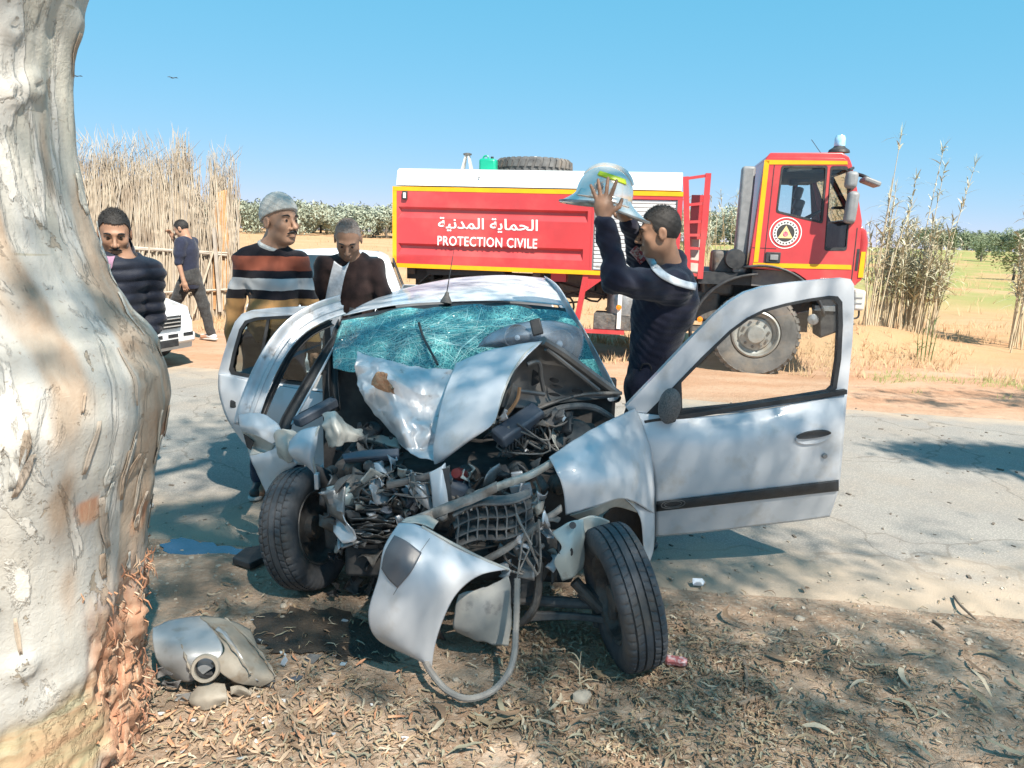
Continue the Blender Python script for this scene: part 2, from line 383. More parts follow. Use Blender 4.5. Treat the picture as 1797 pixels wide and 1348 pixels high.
# near side panel with two pressed grooves
px0, px1 = bx0+.05, Tx(1036, 430)
zz = lambda a, b: (Tz(860, a), Tz(860, b))
gr = [(px0+.03, px1-.05)+(lerp(bz0, bz1, .62), lerp(bz0, bz1, .755)), (px0+.03, px1-.09)+(lerp(bz0, bz1, .165), lerp(bz0, bz1, .305))]
mb = MB()
mb.plate([(bx0, TY, bz0), (px1, TY, bz0), (px1, TY, bz1), (bx0, TY, bz1)],
         [[(a, TY, c), (b, TY, c), (b, TY, d), (a, TY, d)] for a, b, c, d in gr], (0, .05, 0))
side = tp(mb, 'side_panel', M['red'])
for a, b, c, d in gr:
    g = MB(); dp = .042
    g.add([(a, TY+.001, d), (b, TY+.001, d), (b-.03, TY+dp, d-.03), (a+.03, TY+dp, d-.03), (a+.03, TY+dp, d-.075), (b-.03, TY+dp, d-.075), (b, TY+.001, c), (a, TY+.001, c)],
          [(0, 1, 2, 3), (3, 2, 5, 4), (4, 5, 6, 7), (0, 3, 4, 7), (1, 6, 5, 2)])
    tp(g, 'groove', M['red'], parent=side)
def strip(a, b, m=M['yellow'], nm='yellow_strip'): return tp(MB().box2(a, b), nm, m)
e = TY-.004
strip((bx0, e, bz1-.055), (bx1, TY+.03, bz1)); strip((bx0, e, bz0), (bx1, TY+.03, bz0+.055)); strip((bx0, e-.001, bz0+.057), (bx0+.055, TY+.03, bz1-.057))
# white cover of the body, with chamfered long edge
zc0, zc1 = bz1+.012, Tz(900, 297)
mb = MB(); cx0, cx1 = bx0+.04, bx1-.02
prof = [(TY+.01, zc0), (TY+.07, zc1-.03), (TY+.13, zc1), (YB-.13, zc1), (YB-.07, zc1-.03), (YB-.01, zc0)]
mb.prism([(cx0, y, z) for y, z in prof], (cx1-cx0, 0, 0)); cover = tp(mb, 'white_cover', M['white'], bevel=.008)
tp(MB().box2((cx0+.8, TY-.002, zc0-.012), (cx1-.6, TY+.03, zc0+.004)), 'cover_seam', M['black'], parent=cover)
# 
tp(MB().tube([(Tx(840, 310), TY+.03, zc1-.11), (Tx(840, 310), TY+.015, zc1-.11)], .012, 8), 'bolt', M['steel'], parent=cover)
# roller shutter bay behind the fireman
sx0, sx1, sz0, sz1 = px1+.03, bx1-.06, bz0+.06, bz1-.10
sh = tp(MB().plate([(px1+.002, TY+.002, bz0+.056), (bx1, TY+.002, bz0+.056), (bx1, TY+.002, bz1-.056), (px1+.002, TY+.002, bz1-.056)],
         [[(sx0, TY+.002, sz0), (sx1, TY+.002, sz0), (sx1, TY+.002, sz1), (sx0, TY+.002, sz1)]], (0, .045, 0)), 'shutter_frame', M['red'])
n = 18
for i in range(n):
    z0 = lerp(sz0, sz1, i/n); z1 = lerp(sz0, sz1, (i+1)/n)-.006
    tp(MB().box2((sx0+.015, TY+.018, z0), (sx1-.015, TY+.05, z1)), 'slat', M['shutter'], parent=sh, bevel=.006, segs=1)
tp(MB().box2((sx0, TY+.008, sz0), (sx0+.013, TY+.04, sz1)), 'rail', M['steel'], parent=sh); tp(MB().box2((sx1-.013, TY+.008, sz0), (sx1, TY+.04, sz1)), 'rail', M['steel'], parent=sh)
tp(MB().tube([(sx0+.05, TY-.02, sz0+.05), (sx1-.05, TY-.02, sz0+.05)], .012), 'lift_bar', M['steel'], parent=sh)
# marker lamp top left
p = T(711, 343)
lamp = tp(MB().box2((p.x-.035, TY-.03, p.z-.055), (p.x+.035, TY, p.z+.055)), 'marker_lamp', M['black'], bevel=.008)
tp(MB().box2((p.x-.015, TY-.04, p.z-.035), (p.x+.02, TY-.031, p.z+.035)), 'lens', M['white'], parent=lamp)
# lettering
def text(body, a, b, z0, z1, y, m, nm, bold=.0, parent=None, shear=0):
    cu = bpy.data.curves.new('tx', 'FONT'); cu.body = body; cu.extrude = .002; cu.offset = bold; cu.size = 1; cu.resolution_u = 3; cu.space_character = 1.08 if body[0] < 'z' else 1.0
    to = bpy.data.objects.new('tx', cu); COL.link(to); bpy.context.view_layer.update()
    me = bpy.data.meshes.new_from_object(to.evaluated_get(bpy.context.evaluated_depsgraph_get())); bpy.data.objects.remove(to)
    co = np.array([v.co for v in me.vertices]); mn, mx_ = co.min(0), co.max(0)
    for v in me.vertices:
        u = (v.co.x-mn[0])/(mx_[0]-mn[0]); w = (v.co.y-mn[1])/(mx_[1]-mn[1])
        v.co = V((lerp(a, b, u), y-.003-v.co.z, lerp(z0, z1, w)))
    me.materials.clear(); me.materials.append(m)
    o = bpy.data.objects.new(nm, me); COL.link(o); attach(o, parent or truck); return o
ar = '\uFE8D\uFEDF\uFEA4\uFEE4\uFE8E\uFEF3\uFE94 \uFE8D\uFEDF\uFEE4\uFEAA\uFEE7\uFEF4\uFE94'[::-1]
ta, tb = Tx(768, 420), Tx(943, 420)
text(ar, ta+.005, tb, Tz(855, 408), Tz(855, 383), TY, M['letters'], 'arabic_lettering', .012)
text('PROTECTION CIVILE', ta, tb, Tz(855, 433.5), Tz(855, 416.5), TY, M['letters'], 'latin_lettering', .014)
# wheels
def wheel(c, nm='wheel', rad=.555, w=.34, flat=False, parent=truck):
    c = V(c); ax = V((0, -1, 0)) if not flat else V((0, 0, 1))
    r = rad
    root = tp(MB().lathe([(r*.52, -w/2), (r*.56, w/2-.01), (r*.72, w/2+.015), (r*.9, w/2+.005), (r*.955, w/2-.05), (r*.955, -w/2+.05), (r*.9, -w/2-.005), (r*.72, -w/2-.01), (r*.52, -w/2)], c, ax, 56), nm, M['trucktyre'], smooth=True, parent=parent)
    x = ax.orthogonal().normalized(); y = ax.cross(x)
    mb = MB(); nb = 34
    for i in range(nb):
        for s in (-1, 1):
            a = 2*math.pi*(i+(.5 if s > 0 else 0))/nb; da = .055
            rad_d = lambda t: x*math.cos(t)+y*math.sin(t)
            ps = []
            for (aa, h, rr) in ((a-da, .0, r), (a+da, .0, r), (a+da+.05, w/2-.035, r*.985), (a-da+.05, w/2-.035, r*.985)):
                ps.append((aa, s*h+s*.012, rr))
            top = [c+ax*h+rad_d(aa)*rr for aa, h, rr in ps]; bot = [c+ax*h+rad_d(aa)*(rr-.04) for aa, h, rr in ps]
            mb.add(top+bot, [(0, 1, 2, 3), (0, 4, 5, 1), (1, 5, 6, 2), (2, 6, 7, 3), (3, 7, 4, 0)])
            # shoulder lug
            q = [(a-da+.05, w/2-.035, r*.985), (a+da+.05, w/2-.035, r*.985), (a+da+.06, w/2+.012, r*.9), (a-da+.06, w/2+.012, r*.9)]
            top = [c+ax*(s*h)+rad_d(aa)*rr for aa, h, rr in q]; bot = [c+ax*(s*(h-.03))+rad_d(aa)*(rr-.03) for aa, h, rr in q]
            mb.add(top+bot, [(0, 1, 2, 3), (0, 4, 5, 1), (1, 5, 6, 2), (2, 6, 7, 3), (3, 7, 4, 0)])
    tp(mb, 'tread', M['trucktyre'], parent=root, kind='stuff')
    k = r/.555
    tp(MB().lathe([(.30*k, -.1), (.295*k, w/2-.0), (.275*k, w/2+.012), (.262*k, w/2-.01), (.25*k, w/2-.06), (.215*k, w/2-.075), (.2*k, w/2-.05), (.12*k, w/2-.04), (.115*k, w/2+.03), (.10*k, w/2+.05), (.001, w/2+.052)], c, ax, 44), 'rim', M['rim'], smooth=True, parent=root)
    for i in range(10):
        a = 2*math.pi*i/10; q = c+(x*math.cos(a)+y*math.sin(a))*.163*k
        tp(MB().tube([q+ax*(w/2-.06), q+ax*(w/2-.018)], .018*k, 6), 'wheel_nut', M['darkmetal'], parent=root)
    return root
wc = T(1325, 592, .1); wheel((wc.x, TY+.22, .545))
wheel((wc.x, YB-.17, .545)); wheel((Tx(800, 560), TY+.22, .545)); wheel((Tx(800, 560), YB-.17, .545))
# chassis
for y in (TY+.75, YB-.75): tp(MB().box2((bx0+.1, y-.05, .86), (wc.x+1.1, y+.05, 1.12)), 'chassis_rail', M['darkmetal'])
for x in (Tx(800, 560), wc.x): tp(MB().tube([(x, TY+.3, .55), (x, YB-.3, .55)], .1, 10), 'axle', M['darkmetal'])
for i in range(5):
    x = lerp(bx0+.2, bx1-.1, i/4); tp(MB().box2((x-.05, TY+.2, 1.12), (x+.05, YB-.2, bz0)), 'cross_member', M['darkmetal'])
tp(MB().box2((bx0+.12, TY+.25, 1.05), (bx0+.5, YB-.2, bz0+.003)), 'rear_bracket', M['black'])
tp(MB().prism([(Tx(745, 480), TY+.1, bz0), (Tx(745, 480), TY+.1, 1.12), (Tx(800, 480)-.55, TY+.1, 1.0), (Tx(800, 480)-.4, TY+.1, 1.12), (Tx(800, 480)+.4, TY+.1, 1.14), (Tx(800, 480)+.6, TY+.1, .98), (Tx(800, 480)+.7, TY+.1, 1.1), (Tx(800, 480)+.62, TY+.1, bz0)], (0, .5, 0)), 'rear_mudguard', M['black'])
# gear between the axles
a = T(1040, 486); b = T(1012, 560)
tp(MB().bar((a.x-.09, TY+.06, bz0), (T(1012, 562).x, TY+.06, .62), .09, .07, (1, 0, 0)), 'red_strut', M['red'])
tp(MB().prism([(a.x-.06, TY+.03, bz0), (a.x+.2, TY+.03, bz0), (a.x-.1, TY+.03, bz0-.23)], (0, .05, 0)), 'gusset', M['red'])
tp(MB().box2((Tx(965, 484), TY+.1, 1.1), (Tx(985, 484)+.05, TY+.3, bz0)), 'hose_bracket', M['red'])
z = Tz(1060, 584)
tp(MB().box2((Tx(1018, 583), TY+.04, z-.02), (Tx(1095, 583), TY+.1, z+.03)), 'foot_rail', M['red'])
tp(MB().box2((Tx(1040, 570), TY+.08, z+.03), (Tx(1095, 570)+.12, TY+.5, z+.24)), 'tool_box', M['darkmetal'], bevel=.01)
mb = MB().tube([(Tx(1068, 550), TY+.34, z+.22), (Tx(1068, 550), TY+.34, 1.05)], .001); 
tk = tp(MB().lathe([(.001, 0), (.21, .0), (.22, .02), (.22, .42), (.21, .44), (.001, .44)], (Tx(1092, 545), TY+.3, Tz(1092, 578)+.02), (0, 0, 1), 28), 'air_tank', M['steel'], smooth=True)
tp(MB().box2((Tx(1083, 545), TY+.055, Tz(1083, 578)), (Tx(1090, 545), TY+.1, Tz(1083, 511))), 'tank_strap', M['white'], parent=tk)
p = T(1087, 540); tp(MB().lathe([(.001, .02), (.034, .015), (.036, 0)], (p.x-.01, TY+.045, p.z), (0, -1, 0), 14), 'reflector', M['orange'])
tp(MB().box2((Tx(1066, 492), TY+.02, Tz(1066, 499)), (Tx(1087, 492), TY+.2, Tz(1066, 485))), 'wood_block', mat('raw wood', (.36, .25, .15), (.28, .19, .11), 20, rough=.8))
for (u, v, w_, h_) in ((1005, 500, .5, .25), (1120, 520, .4, .5), (1150, 560, .5, .3), (1185, 520, .35, .45), (930, 520, .5, .3)):
    q = T(u, v); tp(MB().box((q.x, TY+.75, q.z), (w_, .5, h_)), 'underbody_box', M['darkmetal'], bevel=.02)
for i in range(9):
    x0 = R.uniform(Tx(880), Tx(1250)); pts = [V((x0+R.uniform(-.5, .5), TY+R.uniform(.3, .6), R.uniform(.65, 1.2))) for _ in range(4)]
    tp(MB().tube(curve_pts(pts, 12), .014, 6), 'air_hose', M['black'], smooth=True)
for x in (1215, 1150): 
    q = T(x, 583); tp(MB().box2((q.x-.15, TY+.1, q.z), (q.x+.15, TY+.45, q.z+.05)), 'step', M['darkmetal'])
# ladder
la = [(1208, 482), (1204, 309)]; lb = [(1230, 490), (1243, 302)]
l0 = [(Tx(1198, 480)+.07, Tz(1208, 486)), (Tx(1201, 309)+.02, Tz(1204, 309))]; l1 = [(Tx(1229, 490), Tz(1229, 490)), (Tx(1244, 303), Tz(1244, 303))]
lad = tp(MB().bar((l0[0][0], TY+.1, l0[0][1]), (l0[1][0], TY+.1, l0[1][1]), .05, .07, (1, 0, 0)), 'ladder_rail', M['red'])
tp(MB().bar((l1[0][0], TY+.1, l1[0][1]), (l1[1][0], TY+.1, l1[1][1]), .05, .07, (1, 0, 0)), 'ladder_rail', M['red'])
for t in (.03, .16, .29, .42, .55, .72, .98):
    tp(MB().bar((lerp(l0[0][0], l0[1][0], t), TY+.1, lerp(l0[0][1], l0[1][1], t)), (lerp(l1[0][0], l1[1][0], t), TY+.1, lerp(l1[0][1], l1[1][1], t)), .035, .035), 'rung', M['red'])
tp(MB().box2((l0[0][0]-.02, TY+.25, 1.7), (l1[1][0]+.05, TY+.3, 2.25)), 'ladder_panel', M['red'])
tp(MB().box2((l0[0][0], TY+.4, 1.25), (l0[0][0]+.2, TY+.6, 1.75)), 'white_canister', M['whitemetal'], bevel=.04)
# pump cabin gear between ladder and cab
for (u, v, w_, h_) in ((1275, 462, .3, .3), (1262, 500, .4, .3), (1240, 540, .35, .4)):
    q = T(u, v); tp(MB().box((q.x, TY+.6, q.z), (w_, .7, h_)), 'gear_box', M['darkmetal'], bevel=.04)
tp(MB().lathe([(.001, -.15), (.12, -.15), (.13, 0), (.12, .15), (.001, .16)], (Tx(1292, 455), TY+.2, Tz(1292, 455)), (0, -1, 0), 20), 'air_filter', M['black'], smooth=True)
# mudguard arc behind the front wheel
arc = []
for i in range(15):
    a = math.radians(lerp(92, 188, i/14)); arc.append((wc.x+math.cos(a)*.80-.02, .55+math.sin(a)*.76))
mb = MB()
mb.add([(x, y, z) for x, z in arc for y in (TY-.02, TY+.4)], [(2*i, 2*i+1, 2*i+3, 2*i+2) for i in range(14)])
tp(mb, 'mudguard', M['black'], smooth=True, solid=.03)
p = T(1228, 560); tp(MB().lathe([(.001, .02), (.034, .015), (.036, 0)], (p.x, TY-.03, p.z), (0, -1, 0), 14), 'reflector', M['orange'])
# ---- cab
def C2(px, py): q = T(px, py); return (q.x, q.z)
archc = (wc.x, .60); archr = .83
cab_out = [C2(1313, 470), C2(1328, 375), C2(1341, 283), C2(1350, 276), C2(1480, 278), C2(1494, 288), C2(1503, 330), C2(1512, 388), C2(1508, 440), C2(1502, 500)]
arch = []
for i in range(13):
    a = math.radians(lerp(38, 100, i/12)); arch.append((archc[0]+math.cos(a)*archr*1.02, archc[1]+math.sin(a)*archr))
arch = [q for q in arch if q[0] > C2(1315, 470)[0]+.02 and q[1] < C2(1315, 470)[1]-.005]
cab_out += arch
w1 = [C2(1371, 291), C2(1452, 291), C2(1443, 393), C2(1361, 373)]
w2 = [C2(1457, 292), C2(1487, 292), C2(1490, 380), C2(1485, 440), C2(1446, 440)]
def rnd(poly, r=.03):
    out = []; n = len(poly)
    for i in range(n):
        p = V((*poly[i], 0)); a = V((*poly[i-1], 0)); b = V((*poly[(i+1) % n], 0))
        da = (a-p).normalized()*min(r, (a-p).length*.4); db = (b-p).normalized()*min(r, (b-p).length*.4)
        for t in (0, .33, .67, 1): q = (p+da)*(1-t)**2+p*2*t*(1-t)+(p+db)*t*t; out.append((q.x, q.y))
    return out
W1, W2 = rnd(w1), rnd(w2)
to3 = lambda poly, y: [(x, y, z) for x, z in poly]
cabs = None
for nm, y0, dy in (('cab_side', TY-.02, .07), ('cab_side', YB-.05, .07)):
    o = tp(MB().plate(to3(cab_out, y0), [to3(W1, y0), to3(W2, y0)], (0, dy, 0)), nm, M['red'], bevel=.012)
    cabs = cabs or o
    for Wp in (W1, W2):
        ins = lambda poly, k: [(lerp(sum(q[0] for q in poly)/len(poly), x, k), lerp(sum(q[1] for q in poly)/len(poly), z, k)) for x, z in poly]
        tp(MB().plate(to3(ins(Wp, 1.0), y0-.004 if nm else y0), [to3(ins(Wp, .92), y0-.004)], (0, .05, 0)), 'window_seal', M['black'], parent=o)
        tp(MB().prism(to3(ins(Wp, .94), y0+.03), (0, .006, 0)), 'window_pane', M['glass'], parent=o)
inner = mat('cab interior', (.12, .12, .13), (.18, .17, .16), 8, rough=.8)
ct = [q for q in (C2(1313, 470), C2(1341, 283))]
q0, q1 = C2(1313, 470), C2(1341, 283)
tp(MB().prism([(q0[0], TY+.055, q0[1]), (q0[0]+.05, TY+.055, q0[1]), (q1[0]+.05, TY+.055, q1[1]-.1), (q1[0], TY+.055, q1[1])], (0, 2.24, 0)), 'cab_rear_wall', M['red'])
# roof shell
rz = C2(1420, 277)[1]
rp = [(C2(1341, 283)[0], rz-.05), (C2(1346, 272)[0], rz+.0), (C2(1352, 268)[0], rz+.05), (C2(1478, 270)[0], rz+.06), (C2(1490, 278)[0], rz+.01), (C2(1495, 290)[0], rz-.07), (C2(1480, 290)[0], rz-.04), (C2(1352, 290)[0], rz-.03)]
tp(MB().prism([(x, TY+.04, z) for x, z in rp], (0, YB-TY-.08, 0)), 'cab_roof', M['red'], bevel=.03)
tp(MB().prism([(x, TY-.0, z+.004) for x, z in rp[:6]], (0, .05, 0)), 'roof_edge', M['red'], bevel=.012)
# front: windscreen pillars, dash panel, lower front
f = [C2(1494, 290), C2(1504, 335), C2(1513, 392), C2(1527, 405), C2(1530, 425), C2(1524, 470), C2(1518, 492), C2(1505, 503)]
wsb = f[2]
mb = MB()
mb.plate([(f[0][0], TY+.05, f[0][1]), (f[0][0], YB-.05, f[0][1]), (wsb[0], YB-.05, wsb[1]), (wsb[0], TY+.05, wsb[1])],
  [[(lerp(f[0][0], wsb[0], .08), TY+.14, lerp(f[0][1], wsb[1], .08)), (lerp(f[0][0], wsb[0], .08), YB-.14, lerp(f[0][1], wsb[1], .08)), (lerp(f[0][0], wsb[0], .93), YB-.14, lerp(f[0][1], wsb[1], .93)), (lerp(f[0][0], wsb[0], .93), TY+.14, lerp(f[0][1], wsb[1], .93))]], (-.05, 0, 0))
fr = tp(mb, 'windscreen_frame', M['red'])
tp(MB().add([(lerp(f[0][0], wsb[0], k)-.02, y, lerp(f[0][1], wsb[1], k)) for k in (.06, .95) for y in (TY+.12, YB-.12)], [(0, 1, 3, 2)]), 'windscreen', M['glass'], parent=fr)
rows = []
for (x, z) in f[2:]:
    rows.append([(x-.14, TY-.015, z), (x-.05, TY+.0, z), (x-.01, TY+.12, z), (x, TY+.4, z), (x, YB-.4, z), (x-.05, YB, z)])
mb = MB(); rows = [[V(p) for p in r] for r in rows]
mb.add([p for r in rows for p in r], [(j*6+i, j*6+i+1, (j+1)*6+i+1, (j+1)*6+i) for j in range(len(rows)-1) for i in range(5)])
nose = tp(mb, 'cab_nose', M['red'], smooth=True, solid=.03)
a = C2(1507, 412); b = C2(1500, 490)
tp(MB().box2((C2(1503, 470)[0]-.02, TY-.025, C2(1503, 475)[1]), (C2(1508, 440)[0], TY+.0, C2(1506, 437)[1])), 'air_slot', M['black'], parent=nose)
tp(MB().prism([(C2(1511, 442)[0], TY-.02, C2(1511, 442)[1]), (C2(1519, 442)[0], TY-.012, C2(1519, 442)[1]), (C2(1514, 487)[0], TY-.012, C2(1514, 487)[1]), (C2(1505, 487)[0], TY-.02, C2(1505, 487)[1])], (0, .012, 0)), 'yellow_strip', M['yellow'], parent=nose)
# yellow edging of the cab side
def ystrip(pts, w=.0):
    return tp(MB().prism([(x, TY-.026, z) for x, z in pts], (0, .006, 0)), 'yellow_strip', M['yellow'], parent=cabs)
ystrip([C2(1341, 282), C2(1350, 282), C2(1330, 460), C2(1322, 460)])
ystrip([C2(1341, 281), C2(1486, 283), C2(1487, 289), C2(1350, 289)])
ystrip([C2(1321, 461), C2(1493, 465), C2(1493, 473), C2(1320, 469)])
# door seams, lower sill text, handle, emblem
for poly in ([(1358, 290), (1359.3, 290), (1340, 468), (1338.7, 468)], [(1320, 434), (1362, 436), (1362, 437), (1320, 435)], [(1503, 400), (1504.5, 400), (1494, 495), (1492.5, 495)]):
    tp(MB().prism([(C2(*q)[0], TY-.0235, C2(*q)[1]) for q in poly], (0, .003, 0)), 'door_seam', M['black'], parent=cabs)
a = C2(1342, 461); b = C2(1370, 443)
h = tp(MB().box2((a[0], TY-.035, a[1]), (b[0], TY-.02, b[1])), 'door_handle', M['black'], parent=cabs, bevel=.01)
tp(MB().box2((a[0]+.05, TY-.05, a[1]+.035), (b[0]-.03, TY-.036, b[1]-.03)), 'handle_grip', M['grey'], parent=h, bevel=.006)
q = T(1378, 409); ec = V((q.x, TY-.02, q.z))
em = tp(MB().lathe([(.001, .008), (.148, .008), (.15, .0)], ec, (0, -1, 0), 40), 'door_emblem', M['letters'], parent=cabs)
mb = MB().lathe([(.178, .004), (.183, .0045), (.188, .004), (.183, .0)], ec, (0, -1, 0), 48, closed=True); tp(mb, 'emblem_ring', M['letters'], parent=em)
tp(MB().lathe([(.001, .011), (.103, .011), (.105, .008)], ec, (0, -1, 0), 36), 'emblem_field', mat('emblem black', (.03, .03, .03), (.05, .05, .05), 20), parent=em)
tri = lambda r: [(ec.x+math.sin(a)*r, ec.y-.0115, ec.z+math.cos(a)*r-.012) for a in (0, 2.094, 4.189)]
tp(MB().prism(tri(.1), (0, -.003, 0)), 'emblem_triangle', mat('emblem gold', (.8, .55, .2), (.75, .6, .35), 30), parent=em)
tp(MB().lathe([(.001, .018), (.03, .018), (.032, .013)], ec-V((0, 0, .012)), (0, -1, 0), 16), 'emblem_badge', mat('emblem red', (.45, .05, .1), (.6, .3, .35), 40), parent=em)
for k in range(22):   # ring legend
    a = 2*math.pi*k/22+.12
    p = ec+V((math.sin(a)*.126, -.0085, math.cos(a)*.126)); ln = .020
    tp(MB().bar(p-V((math.cos(a), 0, -math.sin(a)))*ln/2, p+V((math.cos(a), 0, -math.sin(a)))*ln/2, .003, .022, (math.sin(a), 0, math.cos(a))), 'emblem_letter', M['darkmetal'], parent=em)
text('150E25', C2(1439, 495)[0], C2(1462, 495)[0], C2(1450, 493)[1], C2(1450, 488)[1], TY-.02, M['letters'], 'model_lettering', .02, cabs)
# interior
tp(MB().box2((C2(1325, 440)[0], TY+.08, 1.15), (C2(1505, 440)[0], YB-.1, 1.35)), 'cab_floor', inner)
for y in (TY+.55, YB-.6):
    s = tp(MB().box((C2(1385, 400)[0], y, 1.55), (.5, .5, .18)), 'seat', M['seat'], bevel=.05)
    tp(MB().box((C2(1352, 380)[0], y, 1.8), (.14, .48, .5), Matrix.Rotation(-.12, 3, 'Y')), 'seat_back', M['seat'], parent=s, bevel=.05)
tp(MB().box2((C2(1478, 400)[0], TY+.1, 1.3), (C2(1506, 400)[0], YB-.1, 1.95)), 'dashboard', inner, bevel=.06)
tp(MB().lathe([(.2, -.015), (.215, 0), (.2, .015), (.185, 0)], (C2(1462, 385)[0], YB-.6, 2.05), (-.5, 0, .86), 28, closed=True), 'steering_wheel', M['black'], smooth=True)
tp(MB().box2((C2(1366, 292)[0], TY+.1, 2.53), (C2(1480, 292)[0], YB-.1, 2.57)), 'headliner', inner)
q = C2(1432, 320)
for i, (u, v, w_, h_) in enumerate(((1428, 330, .10, .16), (1430, 352, .13, .14), (1427, 372, .10, .2), (1440, 300, .2, .1), (1424, 305, .12, .1))):
    z = C2(u, v); tp(MB().box((z[0], TY+1.1+.05*i, z[1]), (w_, .18, h_), Matrix.Rotation(R.uniform(-.4, .4), 3, 'Y')), 'hanging_gear', M['grey'], bevel=.03)
# mirrors
def mirror(px0, px1, py0, py1, dy, nm='mirror'):
    a = T(px0, py1, dy); b = T(px1, py0, dy)
    o = tp(MB().box(((a.x+b.x)/2, TY+dy, (a.z+b.z)/2), (b.x-a.x, .16, b.z-a.z), Matrix.Rotation(.06, 3, 'Y')), nm, M['grey'], bevel=.045, segs=4); return o
mirror(1482, 1506, 301, 331, -.3); mirror(1481, 1507, 336, 392, -.3)
for py in (298, 333, 393): tp(MB().tube([T(1490, py, -.28), T(1497, py-3, .0)], .018, 8), 'mirror_arm', M['black'])
p0 = T(1506, 309, .5); mb = MB()
tp(MB().tube(curve_pts([T(1500, 305, .3), T(1515, 309, .2), T(1528, 316, .15)], 8), .022, 8), 'mirror_arm', M['black'], smooth=True)
tp(MB().box(T(1527, 320, .15), (.2, .28, .06), Matrix.Rotation(.35, 3, 'Y')), 'front_mirror', M['grey'], bevel=.02, segs=3)
sun_v = T(1405, 292, -.12)
tp(MB().box(T(1402, 297, .1), (.28, .18, .05), Matrix.Rotation(-.08, 3, 'Y')), 'sun_visor', M['whitemetal'], bevel=.015)
# beacon
q = T(1472, 268, .5)
be = tp(MB().lathe([(.001, 0), (.13, 0), (.12, .03), (.075, .06), (.065, .075)], q, (0, 0, 1), 24), 'beacon', M['black'], smooth=True)
tp(MB().lathe([(.06, .07), (.068, .09), (.066, .17), (.05, .205), (.001, .215)], q, (0, 0, 1), 20), 'lens', M['bluelamp'], parent=be, smooth=True)
tp(MB().tube([T(1440, 268, .6), T(1424, 245, .6)], .004, 5), 'antenna', M['black'])
# stack behind the cab
a = T(1302, 470, .15); b = T(1322, 288, .15)
tp(MB().bar((T(1297, 475, .15).x, TY+.2, 1.3), (T(1315, 290, .15).x, TY+.2, Tz(1315, 290)), .22, .16, (1, 0, 0)), 'exhaust_stack', M['grey'], bevel=.03)
# bumper, headlamp, steps in front of wheel
a = C2(1496, 545); b = C2(1521, 510)
bum = tp(MB().box2((a[0], TY+.0, a[1]), (b[0], YB, b[1])), 'bumper', M['whitemetal'], bevel=.03)
for z in (.33, .6): tp(MB().box2((a[0]+.01, TY-.006, lerp(a[1], b[1], z)), (b[0]-.04, TY+.02, lerp(a[1], b[1], z)+.015)), 'groove', M['grey'], parent=bum)
tp(MB().tube(curve_pts([V((b[0]-.05, TY+.05, a[1])), V((b[0]-.05, TY+.05, a[1]-.08)), V((a[0]+.02, TY+.05, a[1]-.1)), V((a[0]-.05, TY+.05, a[1]-.06))], 10), .012, 6), 'tow_hook', M['black'], smooth=True)
tp(MB().prism([(arch[0][0]+.02, TY+.03, C2(1480, 505)[1]), (C2(1500, 505)[0], TY+.03, C2(1500, 505)[1]), (C2(1496, 560)[0], TY+.03, C2(1496, 575)[1]), (C2(1440, 590)[0], TY+.03, C2(1440, 595)[1])], (0, .5, 0)), 'cab_steps', M['black'], bevel=.02)
tp(MB().box2((C2(1430, 540)[0], TY+.0, C2(1430, 545)[1]), (C2(1470, 530)[0], TY+.2, C2(1470, 538)[1])), 'step', M['steel'])
tp(MB().lathe([(.001, .02), (.06, .01), (.07, 0)], T(1427, 561, 0), (0, -1, 0), 16), 'step_lamp', M['steel'])
tp(MB().box2((wc.x-.75, TY+.1, 1.15), (wc.x+.8, YB-.1, 1.30)), 'engine_cover', M['black'])
tp(MB().box2((wc.x-.6, TY+.55, .55), (wc.x+.7, YB-.5, 1.15)), 'engine_block', M['darkmetal'])
# arch trim
mb = MB(); arcp = [(archc[0]+math.cos(math.radians(a))*(archr-.01), archc[1]+math.sin(math.radians(a))*(archr-.01)) for a in range(16, 112, 6)]
mb.add([(x, y, z) for x, z in arcp for y in (TY-.06, TY+.5)], [(2*i, 2*i+1, 2*i+3, 2*i+2) for i in range(len(arcp)-1)]); tp(mb, 'wheel_arch', M['black'], smooth=True, solid=.03)
# roof load: spare wheel, green can, monitor
q = T(937, 296, 1.1)
sw = bpy.data.objects  # noqa
spare = wheel((q.x, TY+1.1, zc1+.08), 'spare_wheel', .55, .26, True)
q = T(857, 296, .5)
can = MB(); can.box((q.x, TY+.5, zc1+.085), (.23, .17, .17)); cano = can.build('jerry_can', M['green'], None, bevel=.03)
tag(cano, 'green plastic jerry can on the white truck roof beside the spare wheel', 'jerry can')
MB().tube(curve_pts([V((q.x-.08, TY+.5, zc1+.155)), V((q.x-.06, TY+.5, zc1+.205)), V((q.x-.01, TY+.5, zc1+.205)), V((q.x, TY+.5, zc1+.155))], 8), .012, 6).build('handle', M['green'], cano, smooth=True)
MB().tube([V((q.x+.05, TY+.5, zc1+.155)), V((q.x+.05, TY+.5, zc1+.2))], .02, 10).build('cap', M['black'], cano)
q = T(820, 292, .6); mn = MB()
for k in range(4):
    a = math.pi/4+k*math.pi/2; mn.bar((q.x+math.cos(a)*.095, TY+.6+math.sin(a)*.095, zc1), (q.x+math.cos(a)*.025, TY+.6+math.sin(a)*.025, zc1+.225), .03, .02, (1, 0, 0))
mo = tp(mn, 'roof_tripod', M['whitemetal']); tp(MB().lathe([(.001, .0), (.055, 0), (.06, .02), (.03, .03), (.001, .03)], (q.x, TY+.6, zc1+.225), (0, 0, 1), 14), 'tripod_head', M['darkmetal'], parent=mo)

# turn the finished truck to stand along the road
for o_ in (truck, cano):
    ch = o_.location.copy(); o_.location = truck_world(ch) if o_ is truck else truck_world((0, 0, 0)); o_.rotation_euler = (0, 0, TYAW)
